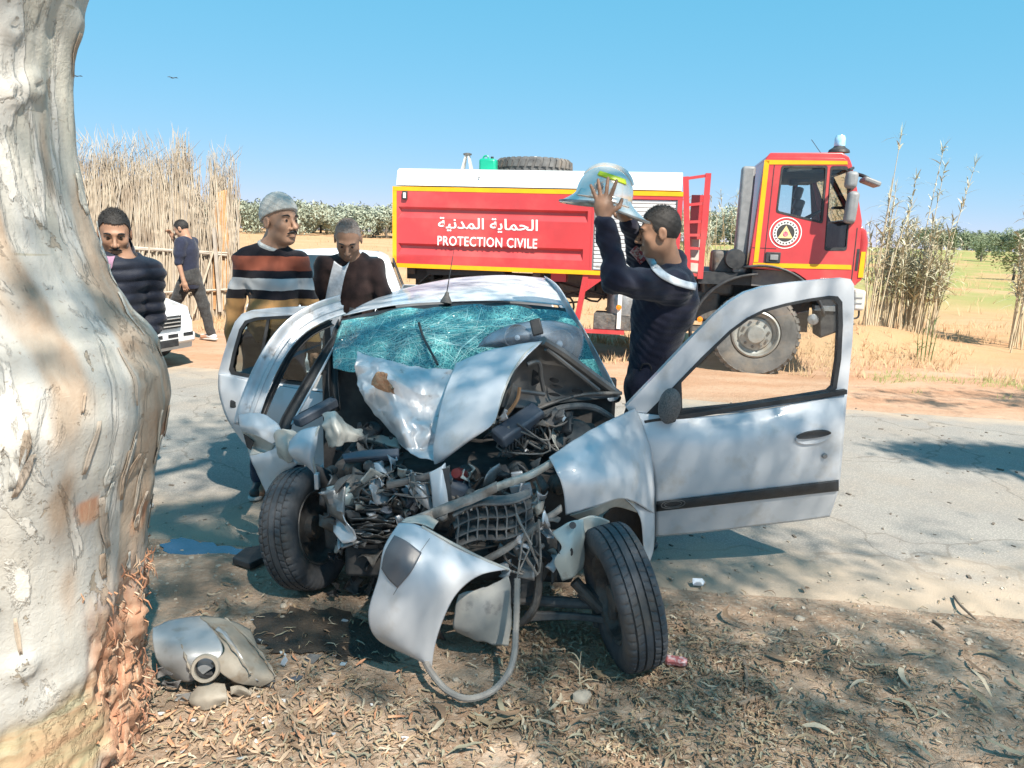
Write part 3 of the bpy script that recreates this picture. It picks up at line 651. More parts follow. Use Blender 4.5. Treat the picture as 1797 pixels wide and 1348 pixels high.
# ---------------------------------------------------------------- wrecked silver car
M['silver'] = mat('light silver car paint', (.60, .63, .67), (.56, .59, .63), 2.5, rough=.42, metal=.12, coat=.3, rough2=.5, c3=(.43, .41, .38), s3=5.5, lo3=.55, hi3=.8, bump=.05, bscale=9)
M['scraped'] = mat('scraped silver paint', (.62, .64, .67), (.50, .52, .55), 9, rough=.3, rough2=.5, metal=.3, coat=.3, c3=(.30, .27, .25), s3=14, lo3=.62, hi3=.72)
M['under'] = mat('dark hood underside', (.10, .105, .11), (.15, .15, .15), 7, rough=.4, metal=.35, c3=(.22, .19, .16), s3=5, lo3=.55, hi3=.8)
M['cream'] = mat('pale inner panel', (.56, .55, .50), (.42, .42, .39), 8, rough=.45, metal=.15, c3=(.2, .18, .16), s3=11, lo3=.6, hi3=.75)
M['plastic'] = mat('dusty dark plastic', (.07, .072, .077), (.17, .165, .16), 11, rough=.7, bump=.25, bscale=60, c3=(.2, .17, .14), s3=7, lo3=.55, hi3=.8)
M['bluegrey'] = mat('blue grey plastic', (.07, .09, .125), (.11, .125, .15), 8, rough=.5)
M['reservoir'] = mat('cloudy plastic', (.34, .40, .40), (.22, .27, .27), 5, rough=.3, coat=.3)
M['wire'] = mat('dusty wire', (.16, .15, .14), (.28, .26, .24), 30, rough=.8)
M['redcap'] = mat('red plastic', (.32, .04, .035), (.2, .04, .035), 15, rough=.5)
M['tan'] = mat('tan cloth strap', (.36, .2, .1), (.3, .17, .09), 20, rough=.7)
car = empty('wrecked_car', (-.3, 4.4, 0), 'silver hatchback with crushed front end and shattered windscreen beside the tree', 'car')
def cp(mb, name, m, **k): return mb.build(name, m, k.pop('parent', car), **k)
def sheet(rows, name, m, nu=24, nv=24, cr_=0.0, cs=6, fine=0.0, edge=0.0, seed=0, th=.004, **k):
    return cp(patch(PR(*rows), nu, nv, cr_, cs, seed, fine, edge), name, m, smooth=True, angle=k.pop('angle', 40), solid=th, recalc=False, **k)
# roof
roof = sheet([[(603, 555, 4.35), (690, 537, 4.28), (790, 530, 4.25), (890, 529, 4.25), (988, 537, 4.3)],
       [(652, 528, 5.0), (720, 512, 4.95), (800, 504, 4.95), (890, 502, 4.95), (974, 510, 5.0)],
       [(716, 506, 5.75), (770, 494, 5.7), (820, 487, 5.7), (890, 484, 5.7), (953, 489, 5.75)],
       [(735, 520, 5.95), (780, 512, 5.98), (820, 508, 6.0), (890, 507, 5.98), (945, 515, 5.95)]], 'roof', M['silver'], 30, 30, .012, 3)
a = P(783, 528, 4.22)
an = cp(MB().lathe([(.001, -.02), (.032, -.012), (.03, .0), (.014, .03), (.01, .045), (.006, .05), (.001, .05)], a, (.1, .15, 1), 16), 'antenna_base', M['plastic'], smooth=True)
cp(MB().tube([a+V((.002, 0, .04)), P(797, 436, 4.3)], [.0035, .0018], 6), 'antenna_rod', M['black'], parent=an)
# windscreen header, A pillars
sheet([[(598, 560, 4.34), (690, 541, 4.27), (790, 533, 4.24), (890, 532, 4.24), (992, 541, 4.29)], [(598, 566, 4.31), (690, 547, 4.24), (790, 539, 4.21), (890, 538, 4.21), (994, 548, 4.26)]], 'windscreen_header', M['black'], 24, 4, th=.02)
def band(path, w, t, name, m, up=(0, -1, 0), **k):
    pts = curve_pts([P(*q) for q in path], 24); mb = MB(); vs = []
    for i, p in enumerate(pts):
        d = (pts[min(i+1, 23)]-pts[max(i-1, 0)]).normalized(); x = d.cross(V(up)).normalized(); n = x.cross(d).normalized()
        ww = w if not isinstance(w, (list, tuple)) else lerp(w[0], w[1], i/23)
        prof = k.get('prof') or [(-.5, 0), (-.42, .6), (-.2, 1), (.2, 1), (.42, .6), (.5, 0)]
        for (u, h) in prof: vs.append(p+x*u*ww+n*(-h)*t)
    m_ = len(k.get('prof') or range(6))
    mb.add(vs, [(i*m_+j, i*m_+j+1, (i+1)*m_+j+1, (i+1)*m_+j) for i in range(23) for j in range(m_-1)])
    return cp(mb, name, m, smooth=True, angle=60, solid=.006, recalc=False, parent=k.get('parent', car))
band([(950, 490, 5.6), (972, 507, 4.95), (996, 548, 4.3), (1032, 612, 4.08), (1077, 698, 3.86)], .055, .03, 'front_pillar', M['silver'], (-.3, -1, .3))
band([(958, 492, 5.6), (984, 516, 4.95), (1006, 556, 4.35), (1040, 620, 4.12), (1084, 700, 3.9)], .03, .03, 'pillar_seal', M['black'], (.1, -1, .3))
band([(604, 557, 4.36), (590, 590, 4.15), (584, 650, 3.95), (588, 720, 3.85)], .045, .03, 'front_pillar', M['black'], (0, -1, .1))
# shattered windscreen
ws_rows = PR([(600, 566, 4.3), (690, 547, 4.22), (790, 539, 4.19), (890, 538, 4.2), (994, 549, 4.25)],
       [(590, 595, 4.12), (690, 577, 4.02), (790, 572, 3.98), (890, 572, 4.02), (1018, 580, 4.12)],
       [(585, 622, 3.98), (690, 618, 3.86), (790, 612, 3.80), (890, 612, 3.86), (1040, 625, 4.0)],
       [(586, 648, 3.9), (680, 662, 3.72), (790, 668, 3.66), (900, 676, 3.72), (1066, 690, 3.9)])
wcols = [curve_pts(r, 40) for r in ws_rows]
def ws_pt(u, v):
    i = u*39; k0 = min(int(i), 38); f = i-k0
    a_ = spline([c[k0] for c in wcols], v); b_ = spline([c[k0+1] for c in wcols], v)
    p = a_.lerp(b_, f); n = noise.noise_vector(p*9)
    return p+V((0, n.y*.014-.0, n.z*.014))
def ws_mat():
    m = bpy.data.materials.new('shattered laminated glass'); m.use_nodes = True; nt = m.node_tree; n = nt.nodes; L = nt.links
    b = n['Principled BSDF']; b.inputs['Roughness'].default_value = .16; b.inputs['Coat Weight'].default_value = .6
    tc = n.new('ShaderNodeTexCoord'); mp = n.new('ShaderNodeMapping'); L.new(tc.outputs['Object'], mp.inputs[0])
    dn = n.new('ShaderNodeTexNoise'); dn.inputs['Scale'].default_value = 7; L.new(tc.outputs['Object'], dn.inputs['Vector'])
    ad = n.new('ShaderNodeVectorMath'); ad.operation = 'MULTIPLY_ADD'; ad.inputs[1].default_value = (.06, .06, .06); L.new(dn.outputs['Color'], ad.inputs[0]); L.new(mp.outputs[0], ad.inputs[2])
    fac = None
    for sc, w in ((22, .07), (48, .09), (90, .14)):
        v = n.new('ShaderNodeTexVoronoi'); v.feature = 'DISTANCE_TO_EDGE'; v.inputs['Scale'].default_value = sc; L.new(ad.outputs[0], v.inputs['Vector'])
        r = n.new('ShaderNodeMapRange'); r.inputs[1].default_value = 0; r.inputs[2].default_value = w; r.inputs[3].default_value = 1; r.inputs[4].default_value = 0; L.new(v.outputs['Distance'], r.inputs[0])
        if fac is None: fac = r.outputs[0]
        else:
            mx = n.new('ShaderNodeMath'); mx.operation = 'MAXIMUM'; L.new(fac, mx.inputs[0]); L.new(r.outputs[0], mx.inputs[1]); fac = mx.outputs[0]
    big = n.new('ShaderNodeTexNoise'); big.inputs['Scale'].default_value = 4.5; big.inputs['Detail'].default_value = 4; L.new(tc.outputs['Object'], big.inputs['Vector'])
    c1 = n.new('ShaderNodeMix'); c1.data_type = 'RGBA'; c1.inputs[6].default_value = (.006, .035, .075, 1); c1.inputs[7].default_value = (.03, .19, .22, 1)
    rr = n.new('ShaderNodeMapRange'); rr.inputs[1].default_value = .38; rr.inputs[2].default_value = .62; L.new(big.outputs[0], rr.inputs[0]); L.new(rr.outputs[0], c1.inputs[0])
    c2 = n.new('ShaderNodeMix'); c2.data_type = 'RGBA'; L.new(fac, c2.inputs[0]); L.new(c1.outputs[2], c2.inputs[6]); c2.inputs[7].default_value = (.16, .52, .53, 1)
    L.new(c2.outputs[2], b.inputs['Base Color'])
    bp = n.new('ShaderNodeBump'); bp.inputs['Strength'].default_value = .7; bp.inputs['Distance'].default_value = .006; L.new(fac, bp.inputs['Height']); L.new(bp.outputs[0], b.inputs['Normal'])
    return m
M['ws'] = ws_mat()
wsm = MB().grid(ws_pt, 90, 46); ws = cp(wsm, 'windscreen', M['ws'], smooth=True, angle=180, solid=.006, recalc=False)
RW = random.Random(3); mb = MB(); hits = [(.32, .45), (.7, .4), (.12, .6), (.5, .85)]
M['crack'] = mat('white crack lines', (.55, .82, .82), (.4, .75, .75), 20, rough=.3)
for i in range(330):
    if i < 170: c = hits[i % 4]; ang = RW.uniform(0, 6.283); r0 = RW.uniform(.0, .2); r1 = r0+RW.uniform(.05, .4); a0 = (c[0]+math.cos(ang)*r0*.8, c[1]+math.sin(ang)*r0*1.4); a1 = (c[0]+math.cos(ang+RW.uniform(-.3, .3))*r1*.8, c[1]+math.sin(ang+RW.uniform(-.3, .3))*r1*1.4)
    else: a0 = (RW.random(), RW.random()); ang = RW.uniform(0, 6.28); ln = RW.uniform(.04, .2); a1 = (a0[0]+math.cos(ang)*ln, a0[1]+math.sin(ang)*ln*1.6)
    if not all(0.01 < q < .99 for q in a0+a1): continue
    n = max(3, int(10*math.hypot(a1[0]-a0[0], a1[1]-a0[1])*2.5)); w = RW.uniform(.0004, .0011)
    pts = [ws_pt(lerp(a0[0], a1[0], t/(n-1)), lerp(a0[1], a1[1], t/(n-1)))+V((0, -.009, .004)) for t in range(n)]
    mb.tube(pts, w, 3, caps=False)
cp(mb, 'crack_lines', M['crack'], parent=ws, kind='stuff', recalc=False)
cp(MB().tube(curve_pts([P(735, 566, 3.94), P(742, 590, 3.88), P(755, 615, 3.74), P(768, 640, 3.66)], 10), .007, 6), 'wiper_arm', M['black'], parent=ws, smooth=True)
# hood, left half crushed against the screen
hl = sheet([[(627, 617, 3.74), (690, 637, 3.68), (760, 645, 3.62), (802, 650, 3.6)],
       [(624, 665, 3.62), (680, 672, 3.47), (745, 690, 3.53), (792, 695, 3.48)],
       [(650, 716, 3.52), (700, 738, 3.36), (738, 748, 3.42), (776, 755, 3.36)],
       [(690, 762, 3.42), (712, 790, 3.30), (738, 802, 3.28), (764, 810, 3.24)]], 'crumpled_hood_panel', M['scraped'], 70, 64, .2, 6.5, .008, .004, 2, angle=22)
# right half folded up
sheet([[(800, 637, 3.55), (850, 617, 3.5), (905, 605, 3.45), (952, 598, 3.42)],
       [(788, 665, 3.42), (830, 655, 3.36), (875, 650, 3.32), (906, 645, 3.3)],
       [(775, 705, 3.3), (810, 700, 3.24), (850, 695, 3.2), (882, 690, 3.2)],
       [(766, 750, 3.22), (795, 750, 3.16), (830, 750, 3.12), (866, 742, 3.12)],
       [(760, 790, 3.2), (775, 795, 3.15), (795, 792, 3.12), (824, 774, 3.12)],
       [(762, 815, 3.2), (766, 815, 3.19), (770, 813, 3.18), (776, 810, 3.17)]], 'folded_hood_panel', M['silver'], 30, 36, .012, 4, seed=4, edge=.002)
hu = sheet([[(944, 604, 3.45), (952, 601, 3.46), (958, 602, 3.48), (966, 607, 3.5)],
       [(906, 648, 3.46), (945, 638, 3.55), (985, 632, 3.6), (1018, 643, 3.66)],
       [(888, 690, 3.44), (940, 690, 3.56), (1000, 690, 3.66), (1076, 690, 3.76)],
       [(880, 715, 3.42), (930, 716, 3.52), (990, 706, 3.62), (1086, 697, 3.78)]], 'hood_underside', M['under'], 30, 30, .02, 8, seed=5)
def hrib(path, r=.011, m='under', nm='rib'): return cp(MB().tube(curve_pts([P(*q) for q in path], 14), r, 8), nm, M[m], parent=hu, smooth=True)
hrib([(952, 598, 3.42), (990, 622, 3.52), (1030, 652, 3.62), (1082, 690, 3.74)], .022); hrib([(958, 612, 3.44), (1000, 645, 3.54), (1050, 685, 3.66)], .012)
hrib([(925, 640, 3.44), (945, 636, 3.47), (950, 665, 3.5), (955, 690, 3.52)]); hrib([(905, 685, 3.42), (955, 692, 3.5)])
hrib([(930, 722, 3.5), (985, 702, 3.56), (1030, 692, 3.62), (1090, 690, 3.72)], .01, 'darkmetal', 'hood_stay')
hrib([(948, 601, 3.42), (925, 617, 3.38), (906, 642, 3.3), (890, 672, 3.24), (876, 712, 3.18), (866, 744, 3.13)], .005, 'cream', 'hood_edge')
for (x, y, sx, sy) in ((972, 665, .022, .012), (975, 676, .03, .008), (972, 690, .028, .008), (1012, 684, .026, .012), (930, 660, .05, .04)):
    c = P(x, y, 3.58); cp(MB().prism([c+V((sx*math.cos(t), -.035-.02*math.cos(t), sy*math.sin(t))) for t in [k*math.pi/5 for k in range(10)]], (0, .004, 0)), 'hood_hole', M['black'], parent=hu)
sheet([[(900, 672, 3.4), (912, 680, 3.42)], [(893, 700, 3.38), (908, 708, 3.4)], [(872, 745, 3.34), (880, 748, 3.36)]], 'hinge_bracket', M['darkmetal'], 6, 10, .01)
cp(MB().tube(curve_pts([P(912, 680, 3.38), P(906, 705, 3.36), P(880, 738, 3.32)], 10), .009, 6), 'orange_strap', M['tan'], smooth=True)
# loose cowl box and dark bay behind
a, b = P(872, 772, 3.3), P(946, 722, 3.42)
cw = cp(MB().bar(a, b, .09, .07, (0, -.5, 1)), 'air_intake_box', M['bluegrey'], bevel=.012)
for t in range(14):
    p = a.lerp(b, t/13)+V((.028, -.03, -.05)); cp(MB().box(p, (.006, .02, .03)), 'rib', M['black'], parent=cw)
dk = mat('plain dark metal', (.045, .045, .05), (.11, .105, .10), 9, rough=.8)  # one dark tone for the inner parts of the wreck
cp(MB().box2((-1.0, 3.98, .3), (.55, 4.05, .95)), 'firewall', dk)
cp(MB().box2((-.82, 3.42, .28), (.42, 3.97, .62)), 'engine_block', dk, bevel=.03)
cp(MB().box2((-.86, 4.06, .75), (.5, 4.35, .98)), 'dashboard', M['plastic'], bevel=.05)
cp(MB().box2((-.72, 3.2, .16), (.3, 3.7, .3)), 'subframe', dk, bevel=.02)
cp(MB().lathe([(.001, 0), (.09, 0), (.1, .02), (.1, .05), (.06, .07), (.001, .07)], P(1000, 770, 3.55), (0, -.4, 1), 24), 'strut_mount', M['plastic'], smooth=True)
cp(MB().tube(curve_pts([P(935, 735, 3.5), P(990, 715, 3.5), P(1040, 715, 3.55), P(1075, 735, 3.6)], 14), .016, 8), 'hose', M['plastic'], smooth=True)
cp(MB().box(P(985, 765, 3.62), (.34, .2, .1)), 'battery_tray', dk, bevel=.02)
# fender, right of picture
fe = sheet([[(963, 803, 3.08), (1010, 770, 3.18), (1060, 742, 3.38), (1116, 716, 3.66)],
       [(975, 825, 3.0), (1025, 800, 3.07), (1082, 785, 3.27), (1139, 775, 3.62)],
       [(988, 860, 2.98), (1040, 845, 3.01), (1097, 835, 3.2), (1148, 840, 3.58)],
       [(993, 905, 3.0), (1045, 889, 3.03), (1098, 876, 3.2), (1149, 902, 3.57)]], 'front_fender', M['silver'], 30, 26, .014, 4.5, seed=7, edge=.002)
sheet([[(1098, 876, 3.21), (1120, 885, 3.4), (1149, 902, 3.57)], [(1118, 897, 3.36), (1130, 915, 3.45), (1149, 932, 3.57)], [(1127, 930, 3.45), (1135, 955, 3.5), (1147, 965, 3.57)], [(1132, 998, 3.5), (1134, 996, 3.52), (1139, 990, 3.56)]], 'fender_tail', M['silver'], 12, 18, .004, 5, parent=fe)
sheet([[(1000, 905, 3.03), (1045, 890, 3.05), (1085, 872, 3.16), (1112, 880, 3.3)], [(1015, 912, 3.08), (1050, 905, 3.12), (1080, 890, 3.22), (1118, 900, 3.38)]], 'arch_flange', M['cream'], 20, 8, .02, 9, parent=fe)
sheet([[(1060, 905, 3.35), (1090, 880, 3.4), (1120, 890, 3.45), (1132, 960, 3.5)], [(1050, 960, 3.55), (1090, 960, 3.6), (1110, 965, 3.6), (1130, 1010, 3.55)]], 'wheel_arch_liner', M['black'], 14, 10, .01, parent=fe)
cp(MB().lathe([(.001, .012), (.012, .011), (.016, 0)], P(1137, 830, 3.585)+V((0, -.004, 0)), (-.25, -1, 0), 14), 'side_indicator', M['orange'], parent=fe)
fl = sheet([[(968, 935, 2.86), (1000, 915, 2.88), (1024, 912, 2.92)], [(985, 960, 2.84), (1005, 955, 2.84), (1026, 950, 2.9)], [(972, 985, 2.84), (1000, 985, 2.83), (1026, 985, 2.9)], [(988, 1020, 2.85), (1008, 1012, 2.85), (1022, 1000, 2.9)]], 'torn_inner_panel', mat('pale aqua primer', (.50, .57, .56), (.42, .47, .46), 7, rough=.45, metal=.2, c3=(.25, .24, .22), s3=12, lo3=.62, hi3=.75), 16, 20, .02, 10, seed=3, edge=.004)
cp(MB().prism([P(1003+3*math.cos(t), 969+7*math.sin(t), 2.832) for t in [k*.785 for k in range(8)]], (0, .004, 0)), 'hole', M['black'], parent=fl)
cp(MB().tube([P(1005, 922, 2.86), P(1005, 922, 2.83)], .014, 10), 'bolt', M['plastic'], parent=fl)
sheet([[(1010, 915, 2.95), (1040, 905, 3.0), (1070, 915, 3.0)], [(1015, 935, 2.95), (1040, 930, 2.98), (1068, 935, 3.0)], [(1030, 950, 2.95), (1045, 945, 2.95), (1060, 940, 2.96)]], 'torn_bracket', M['cream'], 12, 12, .03, 12, seed=8, edge=.004)
# tyres
def car_tyre(c, axis, rad=.287, w=.168):
    c = V(c); ax = V(axis).normalized(); x = ax.orthogonal().normalized(); y = ax.cross(x); n = 288
    prof = [(-.36, .60, 0), (-.46, .68, 0), (-.5, .80, 0), (-.48, .9, 0), (-.43, .96, 1), (-.37, .985, 1), (-.30, .992, 1), (-.29, .96, 0), (-.265, .96, 0), (-.255, .995, 2), (-.12, 1.0, 2), (-.11, .966, 0), (-.08, .966, 0), (-.07, 1.0, 0),
            (.07, 1.0, 0), (.08, .966, 0), (.11, .966, 0), (.12, 1.0, 2), (.255, .995, 2), (.265, .96, 0), (.29, .96, 0), (.30, .992, 1), (.37, .985, 1), (.43, .96, 1), (.48, .9, 0), (.5, .80, 0), (.46, .68, 0), (.36, .60, 0)]
    mb = MB(); vs = []; m_ = len(prof)
    for k in range(n):
        a = 2*math.pi*k/n
        for (h, r, fl_) in prof:
            rr = r*rad; aa = a
            if fl_ == 1 and k % 6 == 0: rr -= .007
            if fl_ == 2: aa = a+.03*abs(h)*8; rr -= .005 if k % 6 == 0 else 0
            vs.append(c+ax*h*w+(x*math.cos(aa)+y*math.sin(aa))*rr)
    mb.add(vs, [(k*m_+i, k*m_+i+1, ((k+1) % n)*m_+i+1, ((k+1) % n)*m_+i) for k in range(n) for i in range(m_-1)])
    wl_ = cp(mb, 'front_wheel', M['rubber'], smooth=True, angle=50)
    s = 1
    for s in (-1, 1):
        cp(MB().lathe([(.62*rad, s*.36*w), (.60*rad, s*.40*w), (.56*rad, s*.36*w), (.54*rad, s*.1*w), (.4*rad, s*.02*w), (.2*rad, s*.12*w), (.18*rad, s*.3*w), (.001, s*.3*w)], c, ax, 32), 'rim', M['darkmetal'], smooth=True, parent=wl_)
    return wl_
car_tyre(P(1092, 1046, 2.83), (.955, .2, .2)); car_tyre(P(540, 926, 3.42), (.945, -.27, .19))
for x in (-1.0, .42): w_ = car_tyre((x, 5.75, .285), (1, 0, 0)); w_.name = 'rear_wheel'
# suspension behind the right-hand wheel
def rod(a, b, r, m='plastic', nm='suspension_arm'): return cp(MB().tube([P(*a), P(*b)], r, 10), nm, M[m], smooth=True)
rod((905, 1052, 3.0), (1068, 1062, 3.0), .022); rod((1008, 1020, 2.98), (1055, 1070, 2.96), .024, 'darkmetal', 'track_rod'); rod((1020, 1035, 3.0), (1045, 1055, 2.98), .034, 'rubber', 'rubber_boot')
sheet([[(920, 1075, 2.98), (1000, 1078, 2.94), (1075, 1085, 2.92)], [(918, 1092, 2.98), (1000, 1088, 2.94), (1072, 1096, 2.92)]], 'lower_arm', M['plastic'], 16, 6, .008, 8, th=.02)
cp(MB().tube(curve_pts([P(948, 985, 2.95), P(945, 1030, 2.93), P(938, 1065, 2.92), P(922, 1088, 2.92), P(905, 1095, 2.94)], 14), .017, 8), 'stabiliser_bar', M['darkmetal'], smooth=True)
cp(MB().box(P(1055, 1070, 3.0), (.07, .08, .14)), 'wheel_hub', M['darkmetal'], bevel=.015)
cp(MB().box(P(1075, 1040, 3.0), (.05, .2, .2)), 'brake_caliper', M['darkmetal'], bevel=.02)
sheet([[(880, 930, 3.02), (930, 930, 3.04), (985, 930, 3.06)], [(885, 985, 3.0), (930, 985, 3.0), (970, 985, 3.04)], [(890, 1060, 2.98), (920, 1060, 2.98), (935, 1060, 3.0)]], 'front_panel', M['plastic'], 20, 20, .05, 9, seed=11)
sheet([[(568, 900, 3.3), (590, 905, 3.28), (610, 915, 3.25)], [(570, 935, 3.3), (590, 940, 3.26), (606, 945, 3.24)], [(572, 960, 3.32), (585, 965, 3.28), (600, 975, 3.26)]], 'hub_bracket', M['plastic'], 12, 12, .03, 12, seed=13)
# bumper corner torn loose
bu = sheet([[(700, 918, 2.72), (735, 922, 2.70), (800, 958, 2.72), (892, 999, 2.78)],
       [(674, 960, 2.66), (722, 975, 2.60), (780, 996, 2.62), (842, 1010, 2.70)],
       [(664, 1012, 2.62), (710, 1025, 2.56), (760, 1040, 2.57), (802, 1042, 2.64)],
       [(646, 1078, 2.60), (690, 1090, 2.55), (735, 1095, 2.56), (777, 1090, 2.62)],
       [(662, 1122, 2.62), (700, 1135, 2.58), (730, 1140, 2.59), (763, 1135, 2.63)],
       [(716, 1151, 2.66), (735, 1160, 2.65), (748, 1166, 2.65), (758, 1171, 2.66)]], 'front_bumper', M['silver'], 30, 34, .006, 4, seed=9, th=.005)
bvs = np.array([list(p) for p in patch(PR([(700, 918, 2.72), (735, 922, 2.70), (800, 958, 2.72), (892, 999, 2.78)],
       [(674, 960, 2.66), (722, 975, 2.60), (780, 996, 2.62), (842, 1010, 2.70)],
       [(664, 1012, 2.62), (710, 1025, 2.56), (760, 1040, 2.57), (802, 1042, 2.64)],
       [(646, 1078, 2.60), (690, 1090, 2.55), (735, 1095, 2.56), (777, 1090, 2.62)]), 90, 90, .006, 4, 9).v])
bs_ = lambda x, y, o=.003: snap_to(bvs, x, y, o, .008)
cp(patch([[bs_(692, 939, .004), bs_(714, 950, .006), bs_(740, 970, .004)], [bs_(676, 967, .006), bs_(701, 984, .012), bs_(722, 1003, .006)], [bs_(669, 998, .004), bs_(681, 1016, .006), bs_(697, 1032, .004)]], 14, 14), 'fog_lamp_cover', mat('smooth grey plastic', (.10, .105, .12), (.13, .135, .15), 6, rough=.35), parent=bu, smooth=True, angle=60, solid=.004, recalc=False)
cp(MB().tube([bs_(x, y, .0005) for x, y in ((754, 945), (742, 962), (728, 982), (714, 1002), (702, 1024), (690, 1044))], .0009, 5), 'seam', M['plastic'], parent=bu)
sheet([[(704, 917, 2.73), (740, 921, 2.74), (760, 930, 2.74)], [(712, 910, 2.82), (745, 905, 2.84), (770, 915, 2.84)]], 'bumper_flange', M['cream'], 12, 6, .01, 9, parent=bu, edge=.003)
cp(MB().tube(curve_pts([P(740, 924, 2.7), P(800, 957, 2.715), P(850, 982, 2.75), P(892, 999, 2.78)], 18), .006, 6), 'torn_edge', M['cream'], parent=bu, smooth=True)
sheet([[(805, 1042, 2.8), (850, 1030, 2.8), (893, 1012, 2.82)], [(798, 1075, 2.78), (845, 1065, 2.76), (898, 1055, 2.8)], [(796, 1100, 2.78), (845, 1100, 2.75), (897, 1098, 2.8)], [(808, 1112, 2.8), (850, 1128, 2.78), (893, 1134, 2.8)]], 'splash_shield', mat('beige grey plastic', (.40, .39, .36), (.30, .30, .29), 8, rough=.6, c3=(.12, .12, .13), s3=9, lo3=.6, hi3=.75), 20, 20, .03, 9, seed=15, edge=.006)
hp = curve_pts([P(908, 1015, 2.74), P(907, 1060, 2.70), P(905, 1110, 2.66), P(902, 1150, 2.58), P(890, 1185, 2.52), P(860, 1215, 2.47), P(820, 1226, 2.46), P(785, 1212, 2.5), P(760, 1185, 2.56), P(745, 1160, 2.66)], 120)
cp(MB().tube(hp, [.0115+.0018*(k % 2) for k in range(120)], 8), 'corrugated_hose', mat('dusty hose', (.28, .27, .25), (.2, .19, .18), 12, rough=.7), smooth=True)
# grille lattice
gq = [P(795, 906, 2.84), P(930, 868, 2.92), P(800, 966, 2.80), P(938, 922, 2.88)]
gp = lambda u, v: gq[0].lerp(gq[1], u).lerp(gq[2].lerp(gq[3], u), v)+V((0, .02*math.sin(u*7), .012*math.sin(u*5+v)))
gro = cp(MB().tube([gp(k/12, 0) for k in range(13)], .007, 6), 'grille', M['plastic'], smooth=True)
for v in (.0, .38, .72, 1.0):
    g = MB(); vs = []
    for k in range(13): p = gp(k/12, v); vs += [p+V((0, 0, .003)), p+V((0, .07, .012)), p+V((0, .07, .006)), p-V((0, 0, .003))]
    g.add(vs, [(4*k+i, 4*k+(i+1) % 4, 4*k+4+(i+1) % 4, 4*k+4+i) for k in range(12) for i in range(4)]); cp(g, 'slat', M['plastic'], parent=gro)
for i in range(8):
    u = (i+.3)/8
    g = MB(); vs = []
    for k in range(6): p = gp(u+.02*math.sin(k), k/5); vs += [p-V((.003, 0, 0)), p+V((.003, 0, 0)), p+V((.003, .07, 0)), p+V((-.003, .07, 0))]
    g.add(vs, [(4*k+a_, 4*k+(a_+1) % 4, 4*k+4+(a_+1) % 4, 4*k+4+a_) for k in range(5) for a_ in range(4)]); cp(g, 'slat', M['plastic'], parent=gro)
# bent cross members, brackets
def beam(path, w, t, nm, m, cr_=.0, seed=0):
    pts = curve_pts([P(*q) for q in path], 22); rws = []
    for off in ((-.5, 0), (-.5, -1), (.5, -1), (.5, 0)):
        rws.append([p+V((0, off[1]*t, off[0]*w)) for p in pts])
    return cp(patch(rws, 30, 10, cr_, 14, seed), nm, M[m], smooth=True, angle=40, solid=.004, recalc=False)
beam([(832, 868, 3.02), (880, 850, 3.05), (930, 832, 3.08), (975, 806, 3.12)], .022, .025, 'upper_cross_member', 'cream', .06, 2)
beam([(720, 915, 2.85), (770, 895, 2.88), (830, 872, 2.9), (872, 852, 2.92)], .028, .03, 'bent_cross_member', 'wire', .10, 3)
beam([(845, 985, 2.85), (890, 960, 2.87), (930, 930, 2.9), (985, 890, 2.95)], .018, .02, 'lower_brace', 'wire', .05, 4)
beam([(680, 850, 3.1), (730, 840, 3.1), (790, 822, 3.1)], .02, .02, 'bent_rail', 'plastic', .02, 5)
sheet([[(753, 830, 3.05), (775, 818, 3.03), (782, 812, 3.06)], [(757, 860, 3.02), (772, 855, 2.99), (785, 850, 3.02)], [(760, 895, 3.0), (774, 893, 2.97), (790, 885, 3.0)]], 'white_bracket', M['silver'], 12, 12, .01, 9)
cp(MB().bar(P(781, 822, 3.03), P(787, 880, 3.0), .012, .03), 'bracket_slot', M['black'])
sheet([[(714, 850, 3.08), (735, 845, 3.06), (750, 850, 3.1)], [(722, 868, 3.06), (745, 872, 3.04), (758, 880, 3.08)], [(745, 890, 3.05), (758, 898, 3.04), (766, 900, 3.06)]], 'white_bracket', M['scraped'], 12, 12, .02, 9, seed=3)
cp(MB().lathe([(.001, .03), (.02, .03), (.024, .015), (.022, 0), (.03, -.02), (.03, -.06), (.001, -.06)], P(803, 832, 3.12), (-.2, -.9, .4), 16), 'red_cap', M['redcap'], smooth=True)
cp(MB().box(P(795, 862, 3.14), (.14, .1, .12), Matrix.Rotation(.4, 3, 'Y')), 'plastic_reservoir', M['bluegrey'], bevel=.03)
cp(MB().box(P(908, 838, 3.16), (.05, .02, .05), Matrix.Rotation(-.2, 3, 'Y')), 'label_plate', M['scraped'], bevel=.003)
cp(MB().box(P(915, 862, 3.12), (.09, .02, .06), Matrix.Rotation(-.25, 3, 'Y')), 'label_plate', M['scraped'], bevel=.003)
